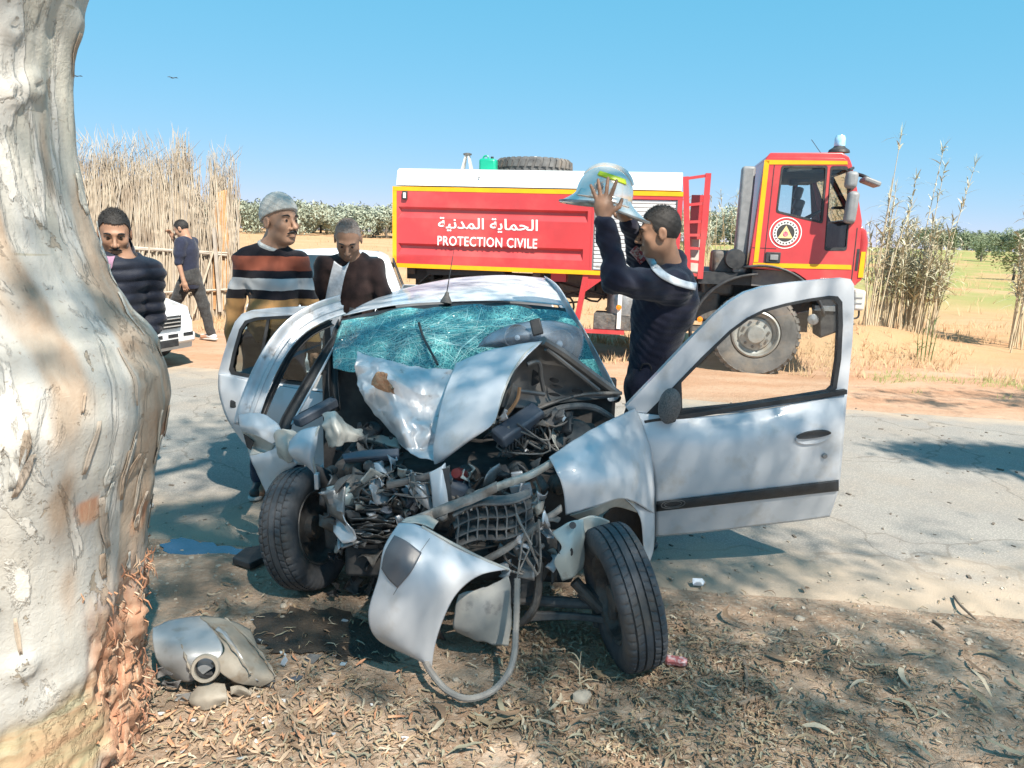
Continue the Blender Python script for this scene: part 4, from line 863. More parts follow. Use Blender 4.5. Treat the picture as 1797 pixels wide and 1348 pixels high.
# left side of picture: crushed wing, inner panels
sheet([[(566, 727, 3.5), (585, 720, 3.45), (605, 740, 3.5), (640, 755, 3.52), (700, 770, 3.5)],
       [(570, 755, 3.42), (590, 750, 3.36), (610, 757, 3.42), (645, 770, 3.48), (702, 785, 3.46)],
       [(575, 785, 3.42), (595, 785, 3.36), (615, 775, 3.44), (650, 778, 3.5), (702, 790, 3.48)]], 'strut_tower', M['cream'], 40, 22, .06, 9, .01, .004, 6)
for (x, y, r_) in ((651, 761, .012), (686, 768, .01), (657, 771, .006)):
    cp(MB().lathe([(.001, .0), (r_, .0)], P(x, y, 3.44), (0, -1, .3), 12), 'hole', M['black'])
bl = cp(patch(PR([(600, 797, 3.3), (640, 790, 3.28), (700, 787, 3.3)], [(603, 806, 3.26), (640, 803, 3.24), (700, 800, 3.28)], [(606, 812, 3.28), (645, 812, 3.28), (700, 808, 3.3)]), 20, 10), 'radiator_support', M['bluegrey'], smooth=True, solid=.03, recalc=False)
sheet([[(640, 818, 3.24), (662, 812, 3.22), (680, 828, 3.24)], [(655, 828, 3.22), (675, 830, 3.2), (684, 838, 3.22)]], 'blue_strip', M['silver'], 10, 6, .008)
rv_ = cp(patch(PR([(572, 855, 3.24), (598, 850, 3.2), (632, 856, 3.22)], [(574, 872, 3.22), (600, 870, 3.15), (630, 872, 3.18)], [(580, 890, 3.22), (600, 890, 3.15), (622, 888, 3.18)], [(586, 900, 3.26), (602, 902, 3.22), (614, 898, 3.24)]), 16, 16, .01, 12), 'washer_bottle', M['reservoir'], smooth=True, solid=.05, recalc=False)
sheet([[(508, 775, 3.42), (525, 757, 3.4), (545, 750, 3.4), (560, 748, 3.42)], [(506, 792, 3.38), (525, 782, 3.34), (545, 778, 3.33), (556, 780, 3.36)], [(515, 805, 3.38), (530, 805, 3.33), (543, 808, 3.32), (552, 810, 3.35)], [(535, 815, 3.4), (542, 822, 3.36), (548, 828, 3.35), (554, 836, 3.36)]], 'bent_wing_piece', M['silver'], 20, 20, .006, 6)
cp(MB().tube(curve_pts([P(560, 748, 3.41), P(550, 775, 3.36), P(548, 800, 3.34), P(556, 836, 3.35)], 14), .006, 6), 'torn_edge', M['cream'], smooth=True)
cp(MB().bar(P(556, 830, 3.33), P(557, 858, 3.33), .035, .02), 'bracket', M['scraped'], bevel=.004)
sheet([[(482, 760, 3.55), (500, 752, 3.5), (530, 762, 3.5)], [(484, 785, 3.52), (500, 790, 3.46), (520, 790, 3.46)], [(488, 800, 3.55), (505, 812, 3.48), (515, 808, 3.46)]], 'crumpled_sill', M['cream'], 18, 18, .05, 10, .006, .004, 9)
fd = sheet([[(419, 728, 3.76), (440, 725, 3.72), (468, 729, 3.68), (490, 748, 3.62)], [(420, 748, 3.74), (445, 750, 3.66), (470, 752, 3.62), (494, 760, 3.56)], [(424, 756, 3.74), (450, 765, 3.66), (476, 778, 3.6), (486, 775, 3.58)]], 'front_door_skin', M['silver'], 24, 20, .02, 9, .004, .003, 3)
sheet([[(424, 757, 3.76), (455, 766, 3.68), (482, 782, 3.62)], [(432, 778, 3.78), (455, 785, 3.72), (474, 795, 3.66)], [(438, 800, 3.72), (455, 797, 3.68), (470, 798, 3.64)]], 'torn_door_hollow', M['cream'], 16, 16, .03, 11, seed=2)
cp(MB().prism([P(427, 762, 3.72), P(445, 775, 3.7), P(440, 790, 3.71), P(433, 785, 3.72)], (0, .01, 0)), 'hollow', M['black'])
sheet([[(437, 800, 3.70), (462, 795, 3.64), (490, 785, 3.56), (505, 795, 3.52)], [(444, 815, 3.68), (470, 808, 3.6), (495, 800, 3.53), (520, 812, 3.46)], [(452, 832, 3.68), (475, 825, 3.6), (495, 822, 3.54), (515, 820, 3.5)], [(468, 866, 3.66), (476, 850, 3.62), (484, 842, 3.6), (495, 832, 3.58)]], 'front_wing', M['silver'], 24, 24, .022, 7, .003, .003, 12)
# twisted window frame of the front door
ridges = [(-.5, 0), (-.44, 1), (-.24, 1), (-.2, .5), (-.05, .5), (0, 1.1), (.2, 1.1), (.26, .5), (.4, .4), (.5, 0)]
fw = band([(602, 534, 4.22), (560, 548, 4.12), (520, 572, 4.02), (490, 605, 3.95), (465, 648, 3.88), (447, 690, 3.82), (436, 722, 3.78), (430, 748, 3.76)], (.10, .115), .018, 'door_window_frame', M['scraped'], (0, -1, 0), prof=ridges)
band([(585, 566, 4.2), (545, 586, 4.1), (512, 620, 4.02), (488, 665, 3.94), (470, 705, 3.86), (458, 735, 3.8)], .022, .02, 'frame_seal', M['black'], (0, -1, 0), parent=fw)
band([(592, 590, 4.1), (560, 640, 3.98), (530, 690, 3.86), (505, 735, 3.74), (500, 750, 3.7)], (.04, .055), .02, 'quarter_window_bar', M['black'], (0, -1, 0))
cp(MB().tube([P(588, 606, 4.06), P(548, 680, 3.85), P(512, 745, 3.68)], .006, 6), 'chrome_trim', M['scraped'])
cp(MB().bar(P(520, 742, 3.66), P(588, 705, 3.84), .06, .05), 'door_rail', M['bluegrey'], bevel=.01)
cp(MB().bar(P(525, 728, 3.7), P(585, 697, 3.86), .012, .012), 'door_rail_trim', M['black'])
# rear door standing open, left of picture
rd_out = [(586, 690, 4.340), (592, 600, 4.340), (600, 537, 4.330), (540, 538, 4.380), (480, 541, 4.430), (440, 545, 4.460), (424, 551, 4.480), (412, 565, 4.480), (400, 595, 4.490), (390, 628, 4.500), (383, 655, 4.500), (440, 668, 4.440), (520, 682, 4.380)]
rd_in = [(578, 682, 4.350), (580, 600, 4.350), (578, 553, 4.350), (520, 553, 4.390), (450, 557, 4.450), (430, 563, 4.460), (420, 578, 4.470), (408, 620, 4.480), (402, 648, 4.480), (406, 657, 4.480), (440, 663, 4.440), (510, 674, 4.390)]
rd = cp(MB().plate([P(*q) for q in rd_out], [[P(*q) for q in rd_in]], (0, .05, 0)), 'rear_door', M['silver'], bevel=.006)
def inset(pts, k):
    c = sum((V(p) for p in pts), V())/len(pts); return [c+(V(p)-c)*k for p in pts]
ri = [P(*q) for q in rd_in]
cp(MB().plate([p-V((0, .004, 0)) for p in ri], [[p-V((0, .004, 0)) for p in inset(ri, .91)]], (0, .03, 0)), 'window_seal', M['black'], parent=rd)
cp(MB().prism([p+V((0, .012, 0)) for p in inset(ri, .93)], (0, .005, 0)), 'window_pane', M['tint'], parent=rd)
cp(MB().bar(P(472, 558, 4.435), P(452, 664, 4.435), .016, .02, (0, 1, 0)), 'window_divider', M['black'], parent=rd)
sheet([[(383, 655, 4.480), (440, 668, 4.420), (520, 682, 4.360), (586, 692, 4.320)], [(384, 690, 4.460), (440, 705, 4.390), (520, 715, 4.330), (586, 722, 4.300)], [(398, 735, 4.460), (445, 750, 4.390), (520, 755, 4.330), (586, 760, 4.300)], [(425, 775, 4.500), (455, 800, 4.440), (520, 815, 4.380), (586, 820, 4.340)]], 'door_skin', M['silver'], 20, 20, 0, parent=rd, th=.04)
cp(MB().bar(P(404, 708, 4.435), P(422, 711, 4.425), .05, .02, (0, -1, 0)), 'door_handle', M['black'], parent=rd, bevel=.01)
cp(MB().box(P(557, 670, 4.280), (.06, .003, .08)), 'window_sticker', M['white'], parent=rd)
# front door standing open, right of picture
dY = lambda x: lerp(3.67, 3.77, (x-1100)/390)
DP = lambda q, o=0: P(q[0], q[1], dY(q[0])+o)
do = [(1104, 722), (1098, 714), (1150, 660), (1200, 607), (1250, 556), (1280, 530), (1308, 513), (1340, 503), (1390, 496), (1440, 491), (1480, 488), (1493, 490), (1499, 500), (1499, 540), (1496, 600), (1490, 660), (1487, 692), (1400, 708), (1300, 724), (1200, 731)]
di = [(1128, 735), (1180, 680), (1230, 628), (1280, 580), (1310, 558), (1340, 543), (1380, 532), (1420, 524), (1455, 519), (1470, 520), (1478, 530), (1479, 570), (1476, 630), (1468, 685), (1460, 693), (1400, 703), (1300, 718), (1200, 728)]
do = [(x, y) for x, y in do]
dr = cp(MB().plate([DP(q) for q in do], [[DP((x, y-3 if y > 680 else y)) for x, y in di]], (0, .045, 0)), 'front_door', M['silver'], bevel=.006)
di3 = [DP((x, y-3 if y > 680 else y)) for x, y in di]
def loop_tube(pts, r, n=6): return MB().tube(list(pts)+[pts[0]], r, n, caps=False)
seal = inset(di3, .968)
cp(MB().plate([p-V((0, .003, 0)) for p in di3], [[p-V((0, .003, 0)) for p in inset(di3, .935)]], (0, .035, 0)), 'window_seal', M['black'], parent=dr)
cp(MB().bar(DP((1130, 741), -.02), DP((1484, 687), -.02), .03, .022), 'belt_moulding', M['black'], parent=dr)
gz1 = [DP(q, .02) for q in ((1195, 735), (1198, 672), (1280, 588), (1290, 575), (1350, 560), (1470, 535), (1466, 690), (1300, 717))]
cp(MB().prism(gz1, (0, .004, 0)), 'window_pane', M['glass'], parent=dr)
cp(MB().prism([DP(q, -.006) for q in ((1126, 738), (1196, 666), (1198, 733))], (0, .02, 0)), 'mirror_sail', M['black'], parent=dr)
mi = cp(MB().lathe([(.001, -.03), (.6, -.03), (.9, -.012), (1, .01), (.95, .04), (.7, .06), (.001, .065)], (0, 0, 0), (0, 1, 0), 28), 'side_mirror', M['plastic'], smooth=True, angle=60)
cm = P(1177, 714, 3.58); mi.parent = dr; mi.location = cm; mi.scale = (.052, 1, .088); mi.rotation_euler = (0, .12, .1)
cp(MB().tube([P(1180, 735, 3.6), DP((1175, 735), 0)], .02, 8), 'mirror_arm', M['black'], parent=dr)
skin = sheet([[(1104, 722, 3.665), (1200, 732, 3.665), (1300, 724, 3.69), (1400, 708, 3.715), (1487, 691, 3.755)],
       [(1128, 772, 3.62), (1220, 775, 3.61), (1310, 765, 3.63), (1400, 752, 3.66), (1483, 738, 3.72)],
       [(1146, 832, 3.62), (1230, 830, 3.61), (1320, 822, 3.63), (1400, 812, 3.66), (1478, 800, 3.72)],
       [(1150, 890, 3.65), (1240, 884, 3.64), (1325, 875, 3.66), (1400, 866, 3.69), (1472, 856, 3.74)],
       [(1151, 942, 3.70), (1240, 934, 3.70), (1330, 923, 3.72), (1400, 915, 3.75), (1456, 907, 3.80)]], 'door_skin', M['silver'], 34, 34, 0, parent=dr, th=.035)
skin_vs = np.array([list(p) for p in patch(PR([(1104, 722, 3.665), (1200, 732, 3.665), (1300, 724, 3.69), (1400, 708, 3.715), (1487, 691, 3.755)],
       [(1128, 772, 3.62), (1220, 775, 3.61), (1310, 765, 3.63), (1400, 752, 3.66), (1483, 738, 3.72)],
       [(1146, 832, 3.62), (1230, 830, 3.61), (1320, 822, 3.63), (1400, 812, 3.66), (1478, 800, 3.72)],
       [(1150, 890, 3.65), (1240, 884, 3.64), (1325, 875, 3.66), (1400, 866, 3.69), (1472, 856, 3.74)],
       [(1151, 942, 3.70), (1240, 934, 3.70), (1330, 923, 3.72), (1400, 915, 3.75), (1456, 907, 3.80)]), 130, 130).v])
def on_door(x, y, o=-.012): return snap_to(skin_vs, x, y, -o+.002, .009)
band_rows = [[on_door(x, lerp(880, 842, (x-1152)/318), -.004) for x in range(1152, 1473, 20)], [on_door(x, lerp(884, 846, (x-1152)/318), -.02) for x in range(1152, 1473, 20)], [on_door(x, lerp(893, 858, (x-1152)/318), -.02) for x in range(1152, 1473, 20)], [on_door(x, lerp(898, 862, (x-1152)/318), -.004) for x in range(1152, 1473, 20)]]
mol = cp(patch(band_rows, 30, 8), 'side_moulding', M['black'], parent=dr, smooth=True, solid=.01, recalc=False)
for rr in (1.0, .72):
    pts = [on_door(1181+21*rr*math.cos(t), 885+7*rr*math.sin(t)-3*rr*math.cos(t)*.8, -.024) for t in [k*math.pi/10 for k in range(20)]]
    cp(loop_tube(pts, .0022), 'oval_badge', M['plastic'], parent=mol)
pts = [on_door(1427+31*math.cos(t), 767+12*math.sin(t)-4*math.cos(t), -.002) for t in [k*math.pi/12 for k in range(24)]]
dh = cp(MB().prism(pts, (0, -.006, 0)), 'handle_recess', M['silver'], parent=dr, bevel=.003)
pts = [on_door(1427+30*math.cos(t), 763+8*math.sin(t)*(1 if math.sin(t) < 0 else .6)-4*math.cos(t), -.008) for t in [k*math.pi/12 for k in range(24)]]
cp(MB().prism(pts, (0, -.014, 0)), 'handle_grip', M['black'], parent=dh, bevel=.004)
cp(MB().lathe([(.001, .01), (.010, .01), (.014, .004), (.014, 0)], on_door(1447, 800, -.002), (0, -1, 0), 16), 'lock_cylinder', M['steel'], parent=dr)
# body shell behind
cabz = [(.18, 4.05, 6.25)]
for sx in (-1, 1):
    x = -.31+sx*.78
    prof = [(4.1, .22), (4.1, .9), (4.4, .95), (5.9, .98), (6.2, .9), (6.25, .45), (6.05, .3), (6.02, .22)]
    if sx > 0 or True:
        arch_ = [(5.75+.33*math.cos(math.radians(a)), .28+.33*math.sin(math.radians(a))) for a in range(-8, 189, 18)]
        pr = [(4.1 if sx > 0 else 5.5, .22), (4.1 if sx > 0 else 5.5, .95), (5.9, .98), (6.2, .9), (6.25, .45), (6.12, .24)]+[(y, z) for y, z in arch_]
        bs = cp(MB().prism([(x, y, z) for y, z in pr], (sx*.04, 0, 0)), 'body_side', M['silver'], bevel=.01)
        cp(MB().prism([(x-sx*.03, 4.45 if sx > 0 else 5.52, .96), (x-sx*.17, 4.75 if sx > 0 else 5.5, 1.25), (x-sx*.17, 5.75, 1.26), (x-sx*.03, 6.0, .97)], (sx*.01, 0, 0)), 'side_window', M['tint'], parent=bs)
cp(MB().prism([(-1.06, 6.18, .3), (.44, 6.18, .3), (.4, 6.2, .92), (.25, 5.98, 1.28), (-.87, 5.98, 1.28), (-1.02, 6.2, .92)], (0, .05, 0)), 'tailgate', M['silver'], bevel=.01)
cp(MB().box2((-1.08, 4.05, .2), (.46, 6.15, .27)), 'floor_pan', dk)
for x in (-.65, .05):
    s_ = cp(MB().box((x, 4.75, .52), (.48, .5, .18)), 'seat', M['seat'], bevel=.05); cp(MB().box((x, 5.05, .82), (.46, .14, .6), Matrix.Rotation(-.2, 3, 'X')), 'seat_back', M['seat'], parent=s_, bevel=.05)
cp(MB().box2((-1.1, 4.1, .2), (-1.04, 5.42, .34)), 'sill', M['silver'], bevel=.015)
cp(MB().bar((-1.08, 4.5, .3), (-.95, 4.62, 1.22), .06, .1, (0, 1, 0)), 'centre_pillar', M['black'])
# torn scraps, shards, wires
RC = random.Random(21)
def scrap(c, s, nm, m, seed):
    ax = V((RC.gauss(0, 1), RC.gauss(0, .6)-.6, RC.gauss(0, 1))).normalized(); x = ax.orthogonal().normalized(); x.rotate(Matrix.Rotation(RC.uniform(0, 6.28), 3, ax)); y = ax.cross(x)
    a, b = s*RC.uniform(.6, 1.5), s*RC.uniform(.3, .9)
    rows = [[c+x*a*u*RC.uniform(.7, 1.2)+y*b*v*RC.uniform(.7, 1.2)+ax*RC.uniform(-.35, .35)*s for u in (-.5, 0, .5)] for v in (-.5, 0, .5)]
    return cp(patch(rows, 7, 6, s*.25, 20, seed), nm, M[m], smooth=True, angle=30, solid=.004, recalc=False)
kinds = [('torn_metal', 'darkmetal'), ('plastic_shard', 'plastic'), ('torn_metal', 'steel'), ('plastic_shard', 'black'), ('torn_metal', 'scraped'), ('torn_metal', 'cream'), ('plastic_shard', 'bluegrey')]
def scatter(x0, x1, y0, y1, Y0, Y1, n, s0, s1, wts):
    for i in range(n):
        k = RC.choices(range(7), wts)[0]; y = RC.uniform(y0, y1); x = RC.uniform(x0, x1)
        scrap(P(x, y, RC.uniform(Y0, Y1)), RC.uniform(s0, s1), kinds[k][0], kinds[k][1], i)
scatter(575, 720, 815, 960, 3.14, 3.34, 105, .04, .13, (4, 4, 4, 1.2, 3, 2.4, .8))
scatter(700, 960, 830, 905, 3.06, 3.25, 44, .04, .11, (3, 4, 3, 1.5, 2, 1.6, .8))
scatter(860, 1000, 725, 800, 3.32, 3.55, 38, .04, .12, (3, 4, 2, 2, 1, .8, .6))
scatter(580, 700, 960, 1060, 3.2, 3.45, 30, .05, .14, (4, 4, .6, 4, .1, .3, .1))
scatter(880, 1000, 910, 1010, 2.86, 3.05, 34, .04, .1, (4, 4, 3, 1, 1.2, 2, .5))
scatter(600, 720, 730, 830, 3.4, 3.6, 14, .05, .12, (3, 4, 1, 3, .3, .3, .3))
scatter(740, 890, 880, 990, 3.0, 3.15, 22, .04, .1, (2, 5, 2, 2, .8, .8, .4))
scatter(690, 770, 940, 1100, 2.9, 3.2, 16, .06, .14, (3, 4, 1, 4, .2, .2, .2))
for i in range(24):
    zone = RC.choice([(590, 720, 820, 950, 3.16), (780, 960, 850, 960, 3.08), (870, 990, 740, 800, 3.35), (880, 960, 900, 1010, 2.88), (690, 800, 830, 900, 3.05)])
    ps = [P(RC.uniform(zone[0], zone[1]), RC.uniform(zone[2], zone[3]), zone[4]+RC.uniform(-.06, .06)) for _ in range(4)]
    cp(MB().tube(curve_pts(ps, 14), RC.uniform(.0025, .006), 5), 'wire', M[RC.choice(['wire', 'black', 'wire', 'plastic'])], smooth=True)
for q in ([(922, 925, 2.86), (915, 965, 2.83), (907, 1018, 2.78)], [(935, 930, 2.86), (930, 960, 2.84), (912, 1000, 2.8), (907, 1018, 2.78)]):
    cp(MB().tube(curve_pts([P(*a_) for a_ in q], 10), .003, 5), 'wire', M['wire'])
for i in range(7):   # ribbed engine parts
    c = P(RC.uniform(600, 1000), RC.uniform(800, 900), 3.35); cp(MB().lathe([(.001, 0), (.04, 0), (.045, .02), (.04, .03), (.045, .05), (.03, .07), (.001, .07)], c, (RC.gauss(0, 1), -1, RC.gauss(0, 1)), 14), 'pulley', M['darkmetal'], smooth=True)
for i in range(26):   # crushed radiator fins
    y0 = 862+i*3.6+RC.uniform(-2, 2); x0 = RC.uniform(605, 640); x1 = x0+RC.uniform(45, 95); d0 = RC.uniform(3.12, 3.2)
    rows = [[P(lerp(x0, x1, t), y0+RC.gauss(0, 2.2)+h, d0+RC.gauss(0, .012)+.03*(h > 0)) for t in (0, .25, .5, .75, 1)] for h in (-2.2, 0, 2.2)]
    cp(patch(rows, 14, 5), 'radiator_fin', M[RC.choice(['darkmetal', 'steel', 'plastic'])], smooth=True, angle=30, solid=.003, recalc=False)
# headlight unit thrown onto the windscreen: a thing of its own
hl_rows = PR([(838, 609, 3.66), (852, 592, 3.62), (880, 577, 3.6), (920, 566, 3.6), (965, 563, 3.62), (1005, 571, 3.66), (1022, 580, 3.7)],
             [(838, 609, 3.66), (860, 601, 3.56), (890, 592, 3.51), (925, 585, 3.5), (965, 585, 3.52), (1005, 590, 3.57), (1025, 597, 3.66)],
             [(838, 609, 3.66), (865, 608, 3.57), (895, 606, 3.53), (930, 606, 3.52), (968, 610, 3.53), (1003, 618, 3.57), (1020, 622, 3.64)],
             [(838, 610, 3.66), (870, 612, 3.63), (900, 616, 3.62), (935, 625, 3.62), (968, 636, 3.63), (995, 645, 3.64), (1008, 648, 3.66)])
hroot = empty('headlight_unit', P(930, 640, 3.62), 'detached almond shaped headlight unit lying against the shattered windscreen', 'headlight')
lensm = bpy.data.materials.new('scuffed clear lens'); lensm.use_nodes = True
_n = lensm.node_tree.nodes; _l = lensm.node_tree.links; _b = _n['Principled BSDF']; _b.inputs['Roughness'].default_value = .12; _b.inputs['Base Color'].default_value = (.75, .82, .9, 1)
_t = _n.new('ShaderNodeBsdfTransparent'); _t.inputs[0].default_value = (.85, .9, .95, 1); _mx = _n.new('ShaderNodeMixShader'); _mx.inputs[0].default_value = .13
_l.new(_t.outputs[0], _mx.inputs[1]); _l.new(_b.outputs[0], _mx.inputs[2]); _l.new(_mx.outputs[0], _n['Material Output'].inputs[0])
patch(hl_rows, 40, 20).build('lens', lensm, hroot, smooth=True, solid=.003, recalc=False)
patch([[p+V((0, .07, -.005)) for p in r] for r in hl_rows], 30, 14).build('housing', M['steel'], hroot, smooth=True, solid=.02, recalc=False)
for (x, y, r_) in ((908, 592, .058), (982, 604, .066)):
    c = P(x, y, 3.58); rf = MB().lathe([(r_, 0), (r_*1.06, -.004), (r_*.95, .012), (r_*.6, .035), (r_*.25, .045), (.001, .045)], c, (0, 1, 0), 24).build('reflector_bowl', M['chrome'], hroot, smooth=True)
    MB().lathe([(.001, -.02), (r_*.22, -.015), (r_*.25, .04)], c, (0, 1, 0), 12).build('bulb', M['white'], rf, smooth=True)
MB().bar(P(938, 560, 3.5), P(945, 588, 3.48), .05, .02, (0, -1, 0)).build('bracket', M['black'], hroot, bevel=.006)
# ---------------------------------------------------------------- people (smooth bodies grown from a distance field)
class Field:
    def __init__(s, lo, hi, h):
        s.h = h; s.lo = np.array(lo, float); s.n = np.ceil((np.array(hi)-s.lo)/h).astype(int)+1
        s.F = np.full(s.n, .2, np.float32)
    def _sub(s, lo, hi):
        i0 = np.maximum(0, np.floor((np.array(lo)-s.lo)/s.h).astype(int)); i1 = np.minimum(s.n, np.ceil((np.array(hi)-s.lo)/s.h).astype(int)+1)
        if (i1 <= i0).any(): return None
        sl = tuple(slice(a, b) for a, b in zip(i0, i1))
        g = np.meshgrid(*[s.lo[k]+s.h*np.arange(i0[k], i1[k]) for k in range(3)], indexing='ij')
        return sl, np.stack(g, -1)
    def _comb(s, sl, d, k, op):
        F = s.F[sl]
        if op == 'u':
            hh = np.maximum(k-np.abs(F-d), 0)/max(k, 1e-6); s.F[sl] = np.minimum(F, d)-hh*hh*k*.25
        elif op == 's':
            d = -d; hh = np.maximum(k-np.abs(F-d), 0)/max(k, 1e-6); s.F[sl] = np.maximum(F, d)+hh*hh*k*.25
    def ell(s, c, r, B=None, k=.02, op='u'):
        c = np.array(c, float); r = np.array(r, float); m = r.max()+k+.03
        q = s._sub(c-m, c+m)
        if q is None: return
        sl, p = q; p = p-c
        if B is not None: p = p @ np.array(B, float).T
        L = np.sqrt(((p/r)**2).sum(-1)); G_ = np.sqrt(((p/(r*r))**2).sum(-1))+1e-9
        s._comb(sl, (L*(L-1)/G_).astype(np.float32), k, op)
    def cone(s, a, b, r1, r2, k=.03, op='u', flat=None):
        a = np.array(a, float); b = np.array(b, float); m = max(r1, r2)+k+.03
        q = s._sub(np.minimum(a, b)-m, np.maximum(a, b)+m)
        if q is None: return
        sl, p = q; ab = b-a; L2 = (ab*ab).sum()+1e-9
        pa = p-a
        if flat is not None:
            n = np.array(flat[0], float); w = (pa @ n)*(flat[1]-1); pa = pa+w[..., None]*n
        t = np.clip((pa @ ab)/L2, 0, 1); d = np.sqrt(((pa-t[..., None]*ab)**2).sum(-1))-(r1+(r2-r1)*t)
        s._comb(sl, d.astype(np.float32), k, op)
    def plane(s, p0, n):      # keep the side the normal points to
        g = np.meshgrid(*[s.lo[k]+s.h*np.arange(s.n[k])-p0[k] for k in range(3)], indexing='ij')
        d = -(g[0]*n[0]+g[1]*n[1]+g[2]*n[2]); s.F = np.maximum(s.F, d.astype(np.float32))
    def folds(s, amp, fr=30, seed=0, zfr=None, zamp=0):
        g = np.meshgrid(*[s.lo[k]+s.h*np.arange(s.n[k]) for k in range(3)], indexing='ij', sparse=True)
        x, y, z = g; w = .6*np.sin(x*9+seed)+.6*np.sin(y*11+seed*2)+.5*np.sin(z*7+1)
        d = np.sin(fr*(.5*x+.3*y+.9*z)+2.2*w+seed)+.7*np.sin(fr*1.7*(-.6*x+.4*y+.5*z)+3*w+2*seed)+.5*np.sin(fr*3.1*(.3*x-.5*y+.7*z)+2*w)
        s.F += (amp*d*.5).astype(np.float32)
        if zfr: s.F += (zamp*(np.abs(np.sin(z*zfr+.25*np.sin(x*11+y*9)))*-1+.5)).astype(np.float32)
    def mesh(s):
        F = s.F; S = F < 0; n = F.shape
        c = np.zeros(tuple(d-1 for d in n), np.int8)
        for dx in (0, 1):
            for dy in (0, 1):
                for dz in (0, 1): c += S[dx:n[0]-1+dx, dy:n[1]-1+dy, dz:n[2]-1+dz]
        I = np.argwhere((c > 0) & (c < 8)); idx = np.full(c.shape, -1, np.int32); idx[tuple(I.T)] = np.arange(len(I))
        co = [(dx, dy, dz) for dx in (0, 1) for dy in (0, 1) for dz in (0, 1)]
        val = np.stack([F[I[:, 0]+a, I[:, 1]+b, I[:, 2]+d] for a, b, d in co], 1)
        acc = np.zeros((len(I), 3)); cnt = np.zeros(len(I))
        for i in range(8):
            for j in range(i+1, 8):
                df = [co[j][k]-co[i][k] for k in range(3)]
                if sum(abs(q) for q in df) != 1: continue
                a, b = val[:, i], val[:, j]; m = (a < 0) != (b < 0)
                t = np.where(m, a/np.where(m, a-b, 1), 0)
                pt = np.array(co[i])[None]+t[:, None]*np.array(df)[None]
                acc += pt*m[:, None]; cnt += m
        vs = s.lo+(I+acc/cnt[:, None])*s.h
        quads = []
        for ax in range(3):
            o = [1, 1, 1]; o[ax] = 0
            A = S[tuple(slice(1 if k != ax else 0, n[k]-1) for k in range(3))]
            B = S[tuple(slice(1, n[k]-1) if k != ax else slice(1, n[k]) for k in range(3))]
            E = np.argwhere(A != B); 
            if not len(E): continue
            base = E.copy(); 
            for k in range(3):
                if k != ax: base[:, k] += 1
            u, w = [k for k in range(3) if k != ax]
            def cell(du, dw):
                q = base.copy(); q[:, u] += du; q[:, w] += dw; return idx[q[:, 0], q[:, 1], q[:, 2]]
            q = np.stack([cell(-1, -1), cell(0, -1), cell(0, 0), cell(-1, 0)], 1)
            fl = S[base[:, 0], base[:, 1], base[:, 2]]
            if ax == 1: fl = ~fl
            q[~fl] = q[~fl][:, ::-1]; quads.append(q)
        q = np.concatenate(quads); q = q[(q >= 0).all(1)]
        return vs, q
def field_obj(F, name, m, parent):
    vs, q = F.mesh(); me = bpy.data.meshes.new(name); me.from_pydata(vs.tolist(), [], q.tolist()); me.materials.append(m); me.shade_smooth(); me.update()
    o = bpy.data.objects.new(name, me); COL.link(o); attach(o, parent); return o
def cloth(name, c1, c2=None, scale=40, rough=.9, bump=.25, sheen=.15): return mat(name, c1, c2 or tuple(k*.75 for k in c1), scale, rough=rough, bump=bump, bscale=220, sheen=sheen, spec=.2)
M['skin_a'] = mat('tan skin', (.40, .235, .155), (.34, .19, .125), 12, rough=.5, spec=.35)
M['skin_b'] = mat('brown skin', (.33, .19, .125), (.28, .155, .10), 12, rough=.5, spec=.35)
M['hair'] = mat('black hair', (.012, .011, .011), (.022, .02, .019), 60, rough=.75)
M['greyhair'] = mat('cropped grey hair', (.24, .19, .165), (.33, .28, .25), 80, rough=.8, bump=.6, bscale=300)
M['eye'] = mat('dark eye', (.02, .015, .012), (.03, .02, .015), 30, rough=.15)
def basis(fwd, up=(0, 0, 1)):
    f = V(fwd).normalized(); s_ = V(up).cross(f).normalized(); u = f.cross(s_).normalized(); return f, s_, u
